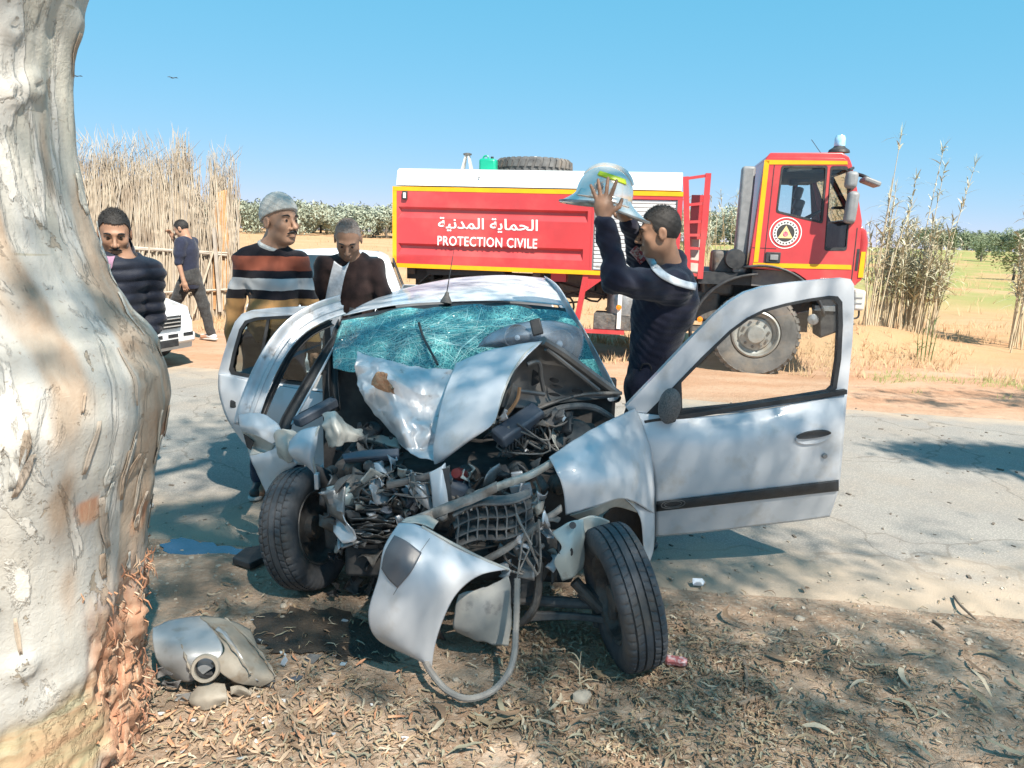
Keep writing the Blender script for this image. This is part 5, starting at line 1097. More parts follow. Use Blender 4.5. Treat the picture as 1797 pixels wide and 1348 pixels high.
class Person:
    def __init__(s, name, label, base, h=.006):
        s.root = empty('person', base, label, 'person'); s.h = h; s.base = V(base)
    def head(s, F, c, f, s_, u, neck, k=1.0):
        L = lambda a, b, d: V(c)+(f*a+s_*b+u*d)*k
        B = [list(f), list(s_), list(u)]
        E = lambda a, b, d, r, kk=.02, op='u': F.ell(L(a, b, d), [q*k for q in r], B, kk, op)
        E(-.012, 0, .035, (.098, .077, .086)); E(.03, 0, -.03, (.06, .061, .085), .03); E(.012, 0, -.065, (.055, .056, .04), .03); E(.056, 0, -.092, (.028, .032, .02), .025)
        E(.08, 0, .032, (.018, .05, .011), .02)
        for q in (-1, 1):
            E(.062, q*.04, -.018, (.02, .02, .02), .03); E(.104, q*.031, .010, (.018, .018, .012), .012, 's'); E(.076, q*.031, .009, (.014, .014, .012), .004)
            E(-.012, q*.080, -.002, (.022, .008, .033), .008); E(-.008, q*.089, .0, (.011, .006, .018), .006, 's')
            E(.098, q*.012, -.034, (.011, .009, .008), .008)
        F.cone(L(.09, 0, .018), L(.117, 0, -.026), .007*k, .012*k, .014)
        E(.091, 0, -.059, (.013, .025, .006), .008); E(.089, 0, -.071, (.013, .02, .007), .008)
        F.cone(L(-.022, 0, -.05), neck, .056*k, .064*k, .03)
        return L, B
    def hair(s, c, f, s_, u, m, k=1.0, thick=.004, p0=(.062, .098), p1=(-.085, -.025), top=0.0, nm='hair', rise=0.0):
        cc = V(c); F = Field(cc-V((.16, .16, .16)), cc+V((.16, .16, .19)), .0045); B = [list(f), list(s_), list(u)]
        F.ell(cc+(f*-.012+u*(.036+top*.4))*k, [(.098+thick)*k, (.077+thick*.8)*k, (.086+thick+top)*k], B)
        d = V((p1[0]-p0[0], 0, p1[1]-p0[1])); nn = (f*(d.z)+u*(-d.x)).normalized()
        F.folds(.0012 if nm == 'hair' else .002, 190, 2)
        if nm != 'hair':
            F.plane(cc+(f*p0[0]+u*p0[1])*k, nn); return field_obj(F, nm, m, s.root)
        # short strands standing on the scalp, thinning out towards an uneven hairline
        vs, q = F.mesh(); ctr = cc+f*-.012+u*.036; rr = random.Random(4); mb = MB(); base = cc+(f*p0[0]+u*p0[1])*k
        ha = [(-.12, -.06), (-.035, -.05), (-.027, .005), (.0, -.008), (.022, -.004), (.036, .05), (.055, .076), (.12, .08)]
        def hline(a):
            for (x0, y0), (x1, y1) in zip(ha, ha[1:]):
                if a <= x1: return lerp(y0, y1, (a-x0)/(x1-x0))
            return .08
        keep = np.array([((V(p)-cc).dot(u)/k-hline((V(p)-cc).dot(f)/k)-rise+.006*nz(p[0]*90, p[1]*90, p[2]*90)) for p in vs])
        used = {}; fs = []
        for a in q:
            if all(keep[i] > .004 for i in a): fs.append(tuple(used.setdefault(int(i), len(used)) for i in a))
        inv = [None]*len(used)
        for a, b in used.items(): inv[b] = tuple(vs[a])
        mb.add(inv, fs)
        ids = [i for i in range(len(vs)) if keep[i] > -.008]
        for _ in range(5200):
            i = rr.choice(ids); kp = keep[i]
            if kp < .012 and rr.random() > (kp+.008)/.02: continue
            p = V(vs[i]); n_ = (p-ctr).normalized(); ln_ = (.004+.012*max(0, n_.dot(u))**2)*rr.uniform(.6, 1.3)*(1 if kp > .01 else .6)
            d_ = (n_+V((rr.gauss(0, .5), rr.gauss(0, .5), rr.gauss(0, .5)))-f*.3).normalized(); x_ = d_.orthogonal().normalized()*.0013
            p = p-n_*.003; mb.add([p-x_, p+x_, p+d_*ln_], [(0, 1, 2)])
        return mb.build(nm, m, s.root, smooth=True, angle=180, recalc=False)
    def brows(s, L, f, s_, u, k=1.0, tache=None):
        for q in (-1, 1):
            MB().tube(curve_pts([L(.094, q*.014, .029), L(.095, q*.03, .036), L(.080, q*.050, .031)], 7), [.003, .005, .0055, .0055, .005, .004, .002], 6).build('eyebrow', M['hair'], s.root, smooth=True)
            MB().lathe([(.001, .004), (.008, .002), (.0085, 0)], L(.0875, q*.031, .009), f, 10).build('eye', M['eye'], s.root, smooth=True)
        if tache: MB().tube(curve_pts([L(.088, -.032, -.058), L(.104, -.014, -.048), L(.107, 0, -.046), L(.104, .014, -.048), L(.088, .032, -.058)], 11), [.002, .004, .0055, .006, .006, .006, .006, .006, .0055, .004, .002], 7).build('moustache', M[tache], s.root, smooth=True)
    def hand(s, F, w, d, n, side, curl=.3, k=1.0, spread=.1):
        # w wrist, d finger direction, n palm normal (side the fingers close to), side = thumb direction sign
        d = V(d).normalized(); n = (V(n)-d*V(n).dot(d)).normalized(); x = d.cross(n)*side
        pc = V(w)+d*.055*k
        F.ell(pc, [.052*k, .016*k, .042*k], [list(d), list(n), list(x)], .015); F.cone(V(w)-d*.02, pc, .026*k, .026*k, .02)
        for i, (off, ln) in enumerate(((.031, .075), (.011, .085), (-.010, .08), (-.030, .062))):
            b = V(w)+d*.092*k+x*off*k; dd = (d+x*spread*(off/.03)).normalized()
            a1 = curl*.7; p1 = b+(dd*math.cos(a1)+n*math.sin(a1))*ln*.5*k; a2 = curl*1.9; p2 = p1+(dd*math.cos(a2)+n*math.sin(a2))*ln*.48*k
            F.cone(b-dd*.02*k, p1, .0095*k, .0085*k, .006); F.cone(p1, p2, .0085*k, .007*k, .004)
        t0 = V(w)+d*.03*k+x*.03*k; t1 = t0+(d*.5+x*.8+n*.25).normalized()*.042*k; t2 = t1+(d*.85+x*.35+n*(.3+curl*.4)).normalized()*.034*k
        F.cone(t0-x*.01, t1, .014*k, .0105*k, .012); F.cone(t1, t2, .0105*k, .008*k, .004)
def bounds(pts, m=.2):
    a = np.array([list(p) for p in pts]); return a.min(0)-m, a.max(0)+m
def shoe(p, ankle, d, m, sole, k=1.0, name='shoe'):
    a = V(ankle); d = V((d[0], d[1], 0)).normalized(); F = Field(*bounds([a, a+d*.25, V((a.x, a.y, a.z-.1))], .12), .007)
    gz_ = a.z-.085
    F.cone(V((a.x, a.y, gz_+.045))-d*.045, V((a.x, a.y, gz_+.036))+d*.15, .044, .036, .03, flat=((0, 0, 1), 1.1)); F.cone(a, V((a.x, a.y, gz_+.06)), .046, .05, .03)
    F.plane((a.x, a.y, gz_), (0, 0, 1)); o = field_obj(F, name, m, p.root)
    F2 = Field(*bounds([a, a+d*.25, V((a.x, a.y, a.z-.1))], .12), .007); F2.cone(V((a.x, a.y, gz_+.02))-d*.05, V((a.x, a.y, gz_+.015))+d*.155, .05, .042, .02)
    F2.plane((0, 0, gz_-.004), (0, 0, 1)); F2.plane((0, 0, gz_+.02), (0, 0, -1)); so_ = field_obj(F2, 'sole', sole, p.root); setparent(so_, o); so_.location = (0, 0, 0)
M['sole'] = mat('white rubber sole', (.6, .6, .58), (.5, .48, .45), 20, rough=.7)
M['shoe_white'] = mat('white trainer', (.72, .72, .72), (.6, .6, .62), 15, rough=.6)
M['shoe_dark'] = mat('dark shoe', (.03, .03, .035), (.06, .055, .05), 15, rough=.5)
def man(label, base, H, facing, headfwd, skin, top, legs_m, shoes, tache=None, hair_m=None, hair_k={}, lean=(0, 0), arms=None, coat=None, belly=.0, headtilt=0.0, stride=None, top_kw={}, sleeve=1.0, width=1.0, hands=True, headoff=(0, 0, 0), hem=-.10, headk=1.08):
    """upright figure: facing = direction of chest (x, y); arms = [(elbow, wrist), (elbow, wrist)] offsets from shoulders"""
    p = Person('person', label, base); b = V(base); f = V((facing[0], facing[1], 0)).normalized(); l = V((0, 0, 1)).cross(f)   # l = his left
    k = H/1.80
    ln = V((lean[0], lean[1], 0))
    pel = b+V((0, 0, .95*k)); chest = b+V((0, 0, 1.28*k))+ln*.55; nb = b+V((0, 0, 1.515*k))+ln
    hc = b+V((0, 0, 1.672*k))+ln*1.25+f*.015+V(headoff)
    hf = V(headfwd).normalized(); up = V((0, 0, 1))+hf*0; ff, ss, uu = basis(hf)
    sh = [nb+l*s_*.168*k*width-V((0, 0, .065*k)) for s_ in (1, -1)]
    if arms is None: arms = [((l*.075-f*.02+V((0, 0, -.29)))*1, (l*.085+f*.07+V((0, 0, -.55)))*1), ((-l*.075-f*.02+V((0, 0, -.29))), (-l*.085+f*.07+V((0, 0, -.55))))]
    el = [sh[i]+V(arms[i][0])*k for i in (0, 1)]; wr = [sh[i]+V(arms[i][1])*k for i in (0, 1)]
    hip = [pel+l*s_*.09*k for s_ in (1, -1)]
    st = stride or ((0, 0), (0, 0))
    ank = [b+l*s_*.10*k+f*st[i][1]+V((0, 0, .09+ (.0)))for i, s_ in enumerate((1, -1))]
    kn = [hip[i].lerp(ank[i], .5)+f*(.03+st[i][0]) for i in (0, 1)]
    pts = [b, hc+V((0, 0, .1))]+sh+el+wr
    F = Field(*bounds(pts, .22), p.h)
    L, B = p.head(F, hc, ff, ss, uu, nb+V((0, 0, .0)), k*headk)
    F.cone(nb-V((0, 0, .05)), chest, .085, .13, .05, flat=((f.x, f.y, 0), 1.3)); F.cone(chest, pel, .14, .13, .05, flat=((f.x, f.y, 0), 1.35))
    for i in (0, 1):
        F.cone(nb-V((0, 0, .04)), sh[i], .06, .055, .04); F.cone(sh[i], el[i], .05*k, .040*k, .03); F.cone(el[i], wr[i], .040*k, .028*k, .02)
        F.cone(hip[i], kn[i], .085, .058, .03); F.cone(kn[i], ank[i], .056, .038, .03); F.cone(ank[i]-V((0, 0, .04)), ank[i]+f*.14-V((0, 0, .05)), .035, .03, .03)
        if hands: p.hand(F, wr[i], (wr[i]-el[i]), -l*(1 if i == 0 else -1)+f*.3, -1 if i == 0 else 1, .45, k)
    field_obj(F, 'body', skin, p.root)
    # top garment
    T_ = Field(*bounds([nb, pel+V((0, 0, hem))]+sh+el+wr, .24), .0075)
    fl = ((f.x, f.y, 0), 1.28); g = top_kw.get('grow', 0.0)
    T_.cone(nb-V((0, 0, .075)), chest+V((0, 0, .06)), .12+g, .165+g, .05, flat=fl); T_.cone(chest+V((0, 0, .06)), pel+V((0, 0, hem))+f*belly*.1, .160*width+g, .155*width+g+belly*.06, .06, flat=fl)
    if belly: T_.ell(pel+V((0, 0, .14))+f*.05, (.13, .13, .15), None, .08)
    for i in (0, 1):
        T_.cone(nb+l*(.07 if i == 0 else -.07)-V((0, 0, .045)), sh[i]-V((0, 0, .0)), .072+max(0, g)*.6, .068+max(0, g)*.7, .05); T_.cone(sh[i], el[i], .066+g*.8, .056+g*.7, .02)
        if sleeve >= 1: T_.cone(el[i], wr[i]-(wr[i]-el[i]).normalized()*.01, .056+g*.7, .043+g*.6, .012)
        else: T_.cone(sh[i], sh[i].lerp(el[i], sleeve), .082, .078, .03)
    if sleeve < 1:
        pass
    T_.folds(top_kw.get('fold', .006), top_kw.get('fr', 26), top_kw.get('seed', 1), top_kw.get('zfr'), top_kw.get('zamp', 0))
    T_.cone(nb+V((0, 0, .0)), nb+V((0, 0, .3)), .072, .09, .01, 's'); T_.plane(pel+V((0, 0, hem-.06)), (0, 0, 1))
    if sleeve < 1:
        for i in (0, 1): pass
    tg = field_obj(T_, top_kw.get('name', 'shirt'), top, p.root); p.top_vs = T_.mesh()[0]
    Tr = Field(*bounds([pel, *ank, *kn], .2), .009)
    Tr.cone(pel+V((0, 0, .06)), pel-V((0, 0, .04)), .155, .16, .04, flat=((f.x, f.y, 0), 1.25))
    for i in (0, 1): Tr.cone(hip[i], kn[i], .105, .078, .03); Tr.cone(kn[i], ank[i]+V((0, 0, .0)), .078, .062, .03)
    Tr.folds(.006, 34, 5); Tr.plane((0, 0, b.z+.05), (0, 0, 1)); field_obj(Tr, 'trousers', legs_m, p.root)
    for i in (0, 1): shoe(p, ank[i], f+l*(.2 if i == 0 else -.2), shoes, M['sole'])
    if hair_m is not None: p.hair(hc, ff, ss, uu, hair_m, k*headk, **hair_k)
    p.brows(L, ff, ss, uu, k*headk, tache)
    p.joint = dict(hc=hc, nb=nb, sh=sh, el=el, wr=wr, pel=pel, chest=chest, f=f, l=l, k=k*headk, ff=ff, ss=ss, uu=uu, L=L)
    return p
def bandmat(name, stops, scale=60):
    m = cloth(name, (1, 1, 1)); nt = m.node_tree; n = nt.nodes; L_ = nt.links; b = n['Principled BSDF']
    tc = [q for q in n if q.type == 'TEX_COORD'][0]; sp = n.new('ShaderNodeSeparateXYZ'); L_.new(tc.outputs['Object'], sp.inputs[0])
    nn = n.new('ShaderNodeTexNoise'); nn.inputs['Scale'].default_value = 9; L_.new(tc.outputs['Object'], nn.inputs['Vector'])
    ma = n.new('ShaderNodeMath'); ma.operation = 'MULTIPLY_ADD'; L_.new(nn.outputs[0], ma.inputs[0]); ma.inputs[1].default_value = .02; L_.new(sp.outputs[2], ma.inputs[2])
    dv = n.new('ShaderNodeMath'); dv.operation = 'DIVIDE'; L_.new(ma.outputs[0], dv.inputs[0]); dv.inputs[1].default_value = 2.0
    cr_ = n.new('ShaderNodeValToRGB'); cr_.color_ramp.interpolation = 'CONSTANT'; e = cr_.color_ramp.elements
    e[0].position = 0; e[0].color = (*stops[0][1], 1); e[1].position = stops[1][0]/2; e[1].color = (*stops[1][1], 1)
    for z_, c_ in stops[2:]: q = e.new(z_/2); q.color = (*c_, 1)
    L_.new(dv.outputs[0], cr_.inputs[0]); L_.new(cr_.outputs[0], b.inputs['Base Color']); return m
blk, wht, rust, ochre = (.016, .014, .018), (.50, .50, .50), (.30, .085, .05), (.36, .20, .08)
# striped jumper man with knitted cap
bp_ = P(480, 600, 5.45); zt = lambda y: P(480, y, 4.62).z
jm = bandmat('striped jumper', [(0, blk), (zt(600), ochre), (zt(524), blk), (zt(508)+.0, wht), (zt(487), blk), (zt(473), rust), (zt(449), blk)])
pm_ = man('man in a black jumper striped rust, white and ochre with a pale knitted cap', (P(478, 500, 4.75).x, 4.75, .012), 1.83, (.25, -1), (.80, -.55, .03), M['skin_a'], jm, cloth('dark blue jeans', (.03, .04, .07)), M['shoe_dark'], tache='hair', top_kw=dict(name='jumper', fold=.010, grow=-.004, seed=3, fr=34), width=.90, belly=.15, headoff=(.06, 0, .0), headk=1.14)
j = pm_.joint
capm = mat('pale knitted cap', (.52, .50, .46), (.48, .46, .42), 60, rough=.95, bump=.2, bscale=200)
pm_.hair(j['hc'], j['ff'], j['ss'], j['uu'], capm, j['k'], .015, (.07, .062), (-.10, .0), .016, 'knitted_cap')
MB().lathe([(.070, -.02), (.082, -.012), (.084, .004), (.076, .018), (.068, .012)], j['nb']+V((0, -.005, .012)), j['hc']-j['nb'], 24).build('collar', mat('ribbed white collar', (.55, .55, .53), (.46, .46, .45), 60, rough=.9), pm_.root, smooth=True)
# bald man in brown jacket, looking down
jk = cloth('brown suede jacket', (.045, .026, .024), (.03, .018, .017), 20)
pb = man('bald man in a dark brown jacket over a white T-shirt, looking down', (P(612, 500, 5.2).x, 5.25, .015), 1.76, (.15, -1), (.12, -.85, -.62), M['skin_b'], jk, cloth('grey trousers', (.08, .08, .09)), M['shoe_dark'], hair_m=M['greyhair'], hair_k=dict(thick=.0006, rise=.012), top_kw=dict(name='jacket', fold=.011, grow=.002, seed=6, fr=28), lean=(.02, -.10), headoff=(.0, -.045, -.03))
j = pb.joint
_tv = np.array(pb.top_vs)
patch([[snap_to(_tv, x, y, .012, .025) for x, y in r] for r in ([(586, 458), (602, 468), (614, 458)], [(578, 490), (592, 492), (604, 486)], [(571, 525), (584, 527), (597, 523)], [(566, 560), (580, 562), (593, 558)])], 14, 20).build('t_shirt', cloth('white cotton', (.72, .74, .78)), pb.root, smooth=True, angle=180, solid=.004, recalc=False)
# man in navy puffer jacket behind the tree
pf = cloth('navy quilted jacket', (.010, .013, .024), (.016, .020, .034), 30, rough=.5)
pp = man('man in a navy padded jacket standing behind the tree trunk', (P(217, 480, 4.4).x-.15, 4.4, .0), 1.74, (.75, -.66), (.42, -.86, -.30), M['skin_b'], pf, cloth('navy trousers', (.02, .025, .04)), M['shoe_dark'], tache='hair', hair_m=M['hair'], hair_k=dict(thick=.004, top=.008), top_kw=dict(name='padded_jacket', fold=.007, grow=.020, zfr=math.pi/.068, zamp=.013, seed=9, fr=30), lean=(.15, 0), headoff=(-.08, 0, .0), hem=-.16, width=.86, arms=[((-.02, .06, -.28), (-.05, -.08, -.48)), ((-.06, -.04, -.28), (.02, -.12, -.48))])
j = pp.joint
Fh = Field(*bounds([j['nb']], .22), .007); Fh.cone(j['nb']-j['f']*.05+V((-.02, 0, .0)), j['nb']-j['f']*.07+V((-.02, 0, .09)), .11, .10, .04); Fh.folds(.006, 40, 3); Fh.cone(j['hc']-V((0, 0, .2)), j['hc']+V((0, 0, .2)), .085, .10, .01, 's'); Fh.cone(j['nb']+j['f']*.02+V((-.03, 0, 0)), j['nb']+j['f']*.3+V((-.03, 0, .1)), .06, .1, .02, 's')
field_obj(Fh, 'hood', pf, pp.root)
pv = np.array(pp.top_vs)
def snap_patch(pv, rows, nm, m_, par, off=.006):
    patch([[snap_to(pv, x, y, off, .02) for x, y in r] for r in rows], 14, 14).build(nm, m_, par, smooth=True, angle=180, solid=.004, recalc=False)
snap_patch(pv, [[(184, 448), (192, 450), (202, 449)], [(185, 456), (193, 460), (199, 458)], [(188, 466), (193, 474), (197, 468)]], 'pink_shirt', cloth('pink shirt', (.34, .20, .29)), pp.root)
# man walking away in the distance
b4 = Gs(348, 599); bz = surf_z(b4.x-.25, b4.y)
wk = man('man in a dark T-shirt and white trainers walking with his head bowed', (P(335, 500, b4.y).x, b4.y, bz+.01), 1.70, (-1, .12), (-.9, .05, -.45), M['skin_a'], cloth('dark blue T-shirt', (.025, .03, .055)), cloth('black ribbed jeans', (.028, .028, .03), (.06, .06, .06), 60), M['shoe_white'], hair_m=M['hair'], hair_k=dict(thick=.004), top_kw=dict(name='t_shirt', fold=.006), sleeve=.55, lean=(-.03, 0), headoff=(-.04, 0, -.02), stride=((.08, .22), (-.05, -.22)),
         arms=[((-.02, -.06, -.28), (.05, -.08, -.54)), ((-.16, .02, -.2), (-.26, -.06, .06))])
# ---------------- fireman
def fireman():
    p = Person('person', 'fireman in navy uniform with white chest stripe lifting a silver helmet', (P(1150, 640, 4.120).x, 4.12, .012), .0055)
    f = V((-.93, .36, 0)).normalized(); l = V((0, 0, 1)).cross(f)      # his left points at the camera
    pel = P(1143, 668, 4.140); chest = P(1158, 545, 4.120); nb = P(1180, 480, 4.120); hc = P(1157, 411, 4.080)
    shL = P(1178, 505, 3.950); elL = P(1082, 490, 3.720); wrL = P(1060, 386, 3.730)
    shR = P(1158, 500, 4.280); elR = P(1122, 450, 4.340); wrR = P(1104, 392, 4.080)
    ff, ss, uu = basis((-.985, .12, -.12))
    hipL, hipR = pel+l*.09-V((0, 0, .02)), pel-l*.09-V((0, 0, .02))
    ankL, ankR = V((pel.x+.02, pel.y, .10))+l*.12, V((pel.x-.05, pel.y, .10))-l*.12
    knL, knR = hipL.lerp(ankL, .5)+f*.04, hipR.lerp(ankR, .5)+f*.05
    F = Field(*bounds([V((pel.x, pel.y, 0)), hc, shL, elL, wrL, wrR, P(1030, 320, 3.820)], .2), p.h)
    L, B = p.head(F, hc, ff, ss, uu, nb, 1.02)
    fl = ((f.x, f.y, 0), 1.25)
    F.cone(nb, chest, .09, .13, .05, flat=fl); F.cone(chest, pel, .14, .14, .05, flat=fl)
    for a, b_, c_, d_, e_, g_ in ((shL, elL, wrL, hipL, knL, ankL), (shR, elR, wrR, hipR, knR, ankR)):
        F.cone(nb-V((0, 0, .03)), a, .06, .055, .04); F.cone(a, b_, .05, .042, .03); F.cone(b_, c_, .042, .029, .02); F.cone(d_, e_, .09, .06, .03); F.cone(e_, g_, .06, .04, .03); F.cone(g_-V((0, 0, .04)), g_+f*.14-V((0, 0, .05)), .035, .03, .03)
    p.hand(F, wrL, P(1058, 330, 3.740)-wrL, P(1068, 345, 3.970)-P(1062, 345, 3.720), -1, .12, 1.12, .38)
    p.hand(F, wrR, P(1088, 366, 4.040)-wrR, V((-.3, -.1, 1)), 1, .5, 1.0)
    field_obj(F, 'body', M['skin_b'], p.root)
    nav = cloth('navy uniform cloth', (.008, .010, .024), (.014, .016, .034), 14, rough=.75)
    T_ = Field(*bounds([nb, pel, shL, elL, wrL, shR, elR, wrR], .24), .0065)
    T_.cone(nb-V((0, 0, .06)), chest, .125, .165, .06, flat=((f.x, f.y, 0), 1.2)); T_.cone(chest, pel+V((0, 0, -.02)), .165, .150, .06, flat=((f.x, f.y, 0), 1.15))
    T_.ell(chest-f*.05+V((0, 0, .05)), (.14, .15, .19), None, .08)
    for a, b_, c_ in ((shL, elL, wrL), (shR, elR, wrR)):
        T_.cone(nb-V((0, 0, .02)), a, .078, .082, .05); T_.cone(a, b_, .086, .066, .04); T_.cone(b_, c_-(c_-b_).normalized()*.015, .066, .047, .03)
    T_.cone(nb+V((.01, 0, -.03)), nb+V((.0, 0, .045)), .088, .080, .02)
    T_.folds(.009, 22, 4); T_.folds(.006, 62, 8); T_.cone(nb+V((-.015, 0, .0)), hc, .068, .075, .008, 's')
    T_.plane(pel+V((0, 0, -.03)), (0, 0, 1))
    jo = field_obj(T_, 'uniform_jacket', nav, p.root)
    Tr = Field(*bounds([pel, ankL, ankR, knL, knR], .2), .009)
    Tr.cone(pel+V((0, 0, .04)), pel-V((0, 0, .05)), .155, .165, .04, flat=((f.x, f.y, 0), 1.15))
    for d_, e_, g_ in ((hipL, knL, ankL), (hipR, knR, ankR)): Tr.cone(d_, e_, .115, .085, .03); Tr.cone(e_, g_, .085, .072, .03)
    Tr.folds(.008, 28, 7); Tr.plane((0, 0, .06), (0, 0, 1)); field_obj(Tr, 'trousers', nav, p.root)
    for a in (ankL, ankR): shoe(p, a, f, M['shoe_dark'], M['shoe_dark'], name='boot')
    p.hair(hc, ff, ss, uu, M['hair'], 1.02, .004, (.066, .096), (-.085, -.02), .012)
    p.brows(L, ff, ss, uu, 1.02)
    # reflective stripe wrapped over shoulder and back: a strip offset from the cloth surface
    vs, qd = T_.mesh(); vs = np.array(vs)
    def strip_on(path, w, nm, m_, n=26):
        pts = curve_pts([V((x, y, 0)) for x, y in path], n); mb = MB(); v_ = []
        for i, q in enumerate(pts):
            t = (pts[min(n-1, i+1)]-pts[max(0, i-1)]).normalized(); nn = V((-t.y, t.x, 0))*w/2
            for k_ in (-1, -.33, .33, 1): a = q+nn*k_; v_.append(snap_to(vs, a.x, a.y, .003))
        mb.add(v_, [(4*i+j_, 4*i+4+j_, 4*i+5+j_, 4*i+1+j_) for i in range(n-1) for j_ in range(3)]); mb.build(nm, m_, jo, smooth=True, angle=180, solid=-.004)
    strip_on([(1138, 449), (1148, 466), (1164, 482), (1184, 493), (1205, 500), (1222, 503)], 13, 'reflective_stripe', mat('silver reflective tape', (.62, .66, .70), (.55, .58, .62), 30, rough=.35))
    strip_on([(1111, 437), (1120, 447), (1130, 459)], 17, 'shoulder_badge', mat('badge red', (.35, .06, .07), (.6, .5, .5), 60, lo=.45, hi=.6, rough=.7), 14)
    strip_on([(1114, 441), (1120, 448), (1126, 454)], 8, 'badge_emblem', mat('badge white', (.7, .68, .66), (.3, .2, .2), 70, rough=.7), 10)
    strip_on([(1122, 652), (1128, 640), (1140, 641), (1143, 655), (1134, 668), (1124, 664), (1122, 652)], 3, 'pocket_badge', cloth('dark badge', (.03, .03, .035)), 20)
    return p
fireman()
# helmet: chrome dome with flared brim, held up
hm = empty('fire_helmet', P(1070, 372, 3.92), 'silver chrome fire helmet with yellow reflective patch held up in both hands', 'helmet')
hf_, hs_, hu_ = basis((.93, -.30, -.20), (.15, 0, 1)); hcn = P(1060, 345, 3.95)
def helm(u, v, o=0.0):
    a = u*2*math.pi; ca, sa = math.cos(a), math.sin(a)
    if v < .72:
        t = v/.72*math.pi/2; r = math.sin(t)**.9; z = math.cos(t)**.92; ext = 0
    else:
        t = (v-.72)/.28; r = 1+.0*t; z = -.28*t; ext = t*t
    rf, rs = .143, .118
    fl = ext*(.088*max(0, ca)**1.6+.046*max(0, -ca)**1.4+.028)
    return hcn+hf_*(ca*(rf*r+fl+o))+hs_*(sa*(rs*r+fl*.6+o))+hu_*(z*(.146+o)-ext*.035*max(0, ca)-ext*.03*max(0, -ca)+.0)
mb = MB(); nu, nv = 56, 34
mb.add([helm(i/nu, max(.004, j/(nv-1))) for j in range(nv) for i in range(nu)], [(j*nu+i, (j+1)*nu+i, (j+1)*nu+(i+1) % nu, j*nu+(i+1) % nu) for j in range(nv-1) for i in range(nu)])
mb.build('shell', M['chrome'], hm, smooth=True, angle=60, solid=.008)
MB().tube([helm(0 if t >= 0 else .5, abs(t)*.70, .004) for t in [k/12-1 for k in range(4, 21)]], [.006+.008*math.sin(math.pi*k/16) for k in range(17)], 8).build('crest', M['chrome'], hm, smooth=True)
yel = mat('yellow reflective patch', (.62, .78, .03), (.55, .68, .03), 30, rough=.35)
ps = MB(); ps.grid(lambda u, v: helm(.70+.20*u, .36+.09*v+.05*u, .003), 12, 5); ps.build('reflective_patch', yel, hm, smooth=True, angle=180, solid=.002)
MB().tube([helm(k/40, .995, .0) for k in range(41)], .006, 6, caps=False).build('brim_edge', M['steel'], hm, smooth=True)
MB().grid(lambda u, v: helm(.62+.3*u, .70+.16*v, .004), 14, 5).build('side_plate', M['chrome'], hm, smooth=True, angle=180, solid=.003)
MB().lathe([(.001, .012), (.018, .01), (.02, 0)], helm(.74, .62, .0), helm(.74, .62, .1)-helm(.74, .62, 0), 14).build('pivot', M['steel'], hm, smooth=True)
# ---------------------------------------------------------------- eucalyptus by the roadside
TC_Y = 2.12
edge = [(262, 1250), (264, 1200), (262, 1150), (256, 1100), (258, 1050), (262, 1000), (259, 930), (263, 870), (274, 800), (287, 740), (295, 690), (288, 640), (262, 585), (222, 535), (180, 470), (158, 410), (143, 340), (129, 260), (124, 170), (127, 90), (142, 35), (165, -40), (185, -120), (200, -200)]
def interp(tab, z):
    if z <= tab[0][0]: return tab[0][1]
    for (a, b), (c, d) in zip(tab, tab[1:]):
        if z <= c: return lerp(b, d, sstep(0, 1, (z-a)/(c-a))*.35+(z-a)/(c-a)*.65)
    return tab[-1][1]
rtab = [(-.1, .58), (.2, .53), (.5, .51), (.8, .54), (.98, .57), (1.15, .51), (1.35, .44), (1.7, .40), (2.1, .38), (2.5, .40), (3.0, .45)]
ez = []
for x_, y_ in edge:
    d_ = ray(x_, y_); hx = math.hypot(d_.x, d_.y); dx_, dy_ = d_.x/hx, d_.y/hx; z_ = .5
    for _ in range(6):
        r_ = interp(rtab, z_); qy = TC_Y-r_*dx_; s_ = qy/d_.y; z_ = CAMH+d_.z*s_; cx_ = d_.x*s_-r_*dy_
    ez.append((z_, cx_+r_))
ez.sort()
RT = random.Random(5)
knots = [(RT.uniform(-2.6, .5), RT.uniform(.3, 2.3), RT.uniform(.03, .06), RT.uniform(.015, .035)) for _ in range(26)]
def trunk_pt(th, z):
    xr = interp(ez, z); r0 = interp(rtab, z); cx = xr-r0
    r = r0+.03*nz(math.cos(th)*1.6+3, math.sin(th)*1.6, z*.9)*min(1, abs(th-.6)*2+.1)+.013*min(1, abs(th-.6)*2+.2)*nz(math.cos(th)*5, math.sin(th)*5+z*.8, z*.8+9)+.004*nz(math.cos(th)*16, math.sin(th)*16, z*3)+.003*nz(math.cos(th)*40, math.sin(th)*40, z*14)
    for (kt, kz, ks, kh) in knots:
        dd = ((th-kt)*r0)**2+(z-kz)**2
        if dd < (3*ks)**2: r += kh*math.exp(-dd/ks**2)-kh*.9*math.exp(-dd/(ks*.4)**2)
    # torn wound at the lower right
    w = wound(th, z)
    if w > 0: r += w*(-.03+.05*nz(th*10, z*6, 3)+.05*abs(nz(th*34, z*9, 5))+.022*nz(th*60, z*30, 1))
    b_ = band_(th, z)
    r -= b_*(.012+.012*nz(th*14, z*30, 8))
    return V((cx+r*math.cos(th), TC_Y+r*math.sin(th), z))
def wound(th, z):
    c = .16+.10*math.sin(z*7); wd = .46*(1-.35*abs(z-.3)/.5)+.10*nz(z*6, th*3)
    m_ = sstep(wd+.12, wd-.05, abs(th-c)); lo_ = sstep(-.02, .05, z); hi_ = sstep(.78, .50, z+.14*nz(th*6, 2.2)); return m_*lo_*hi_
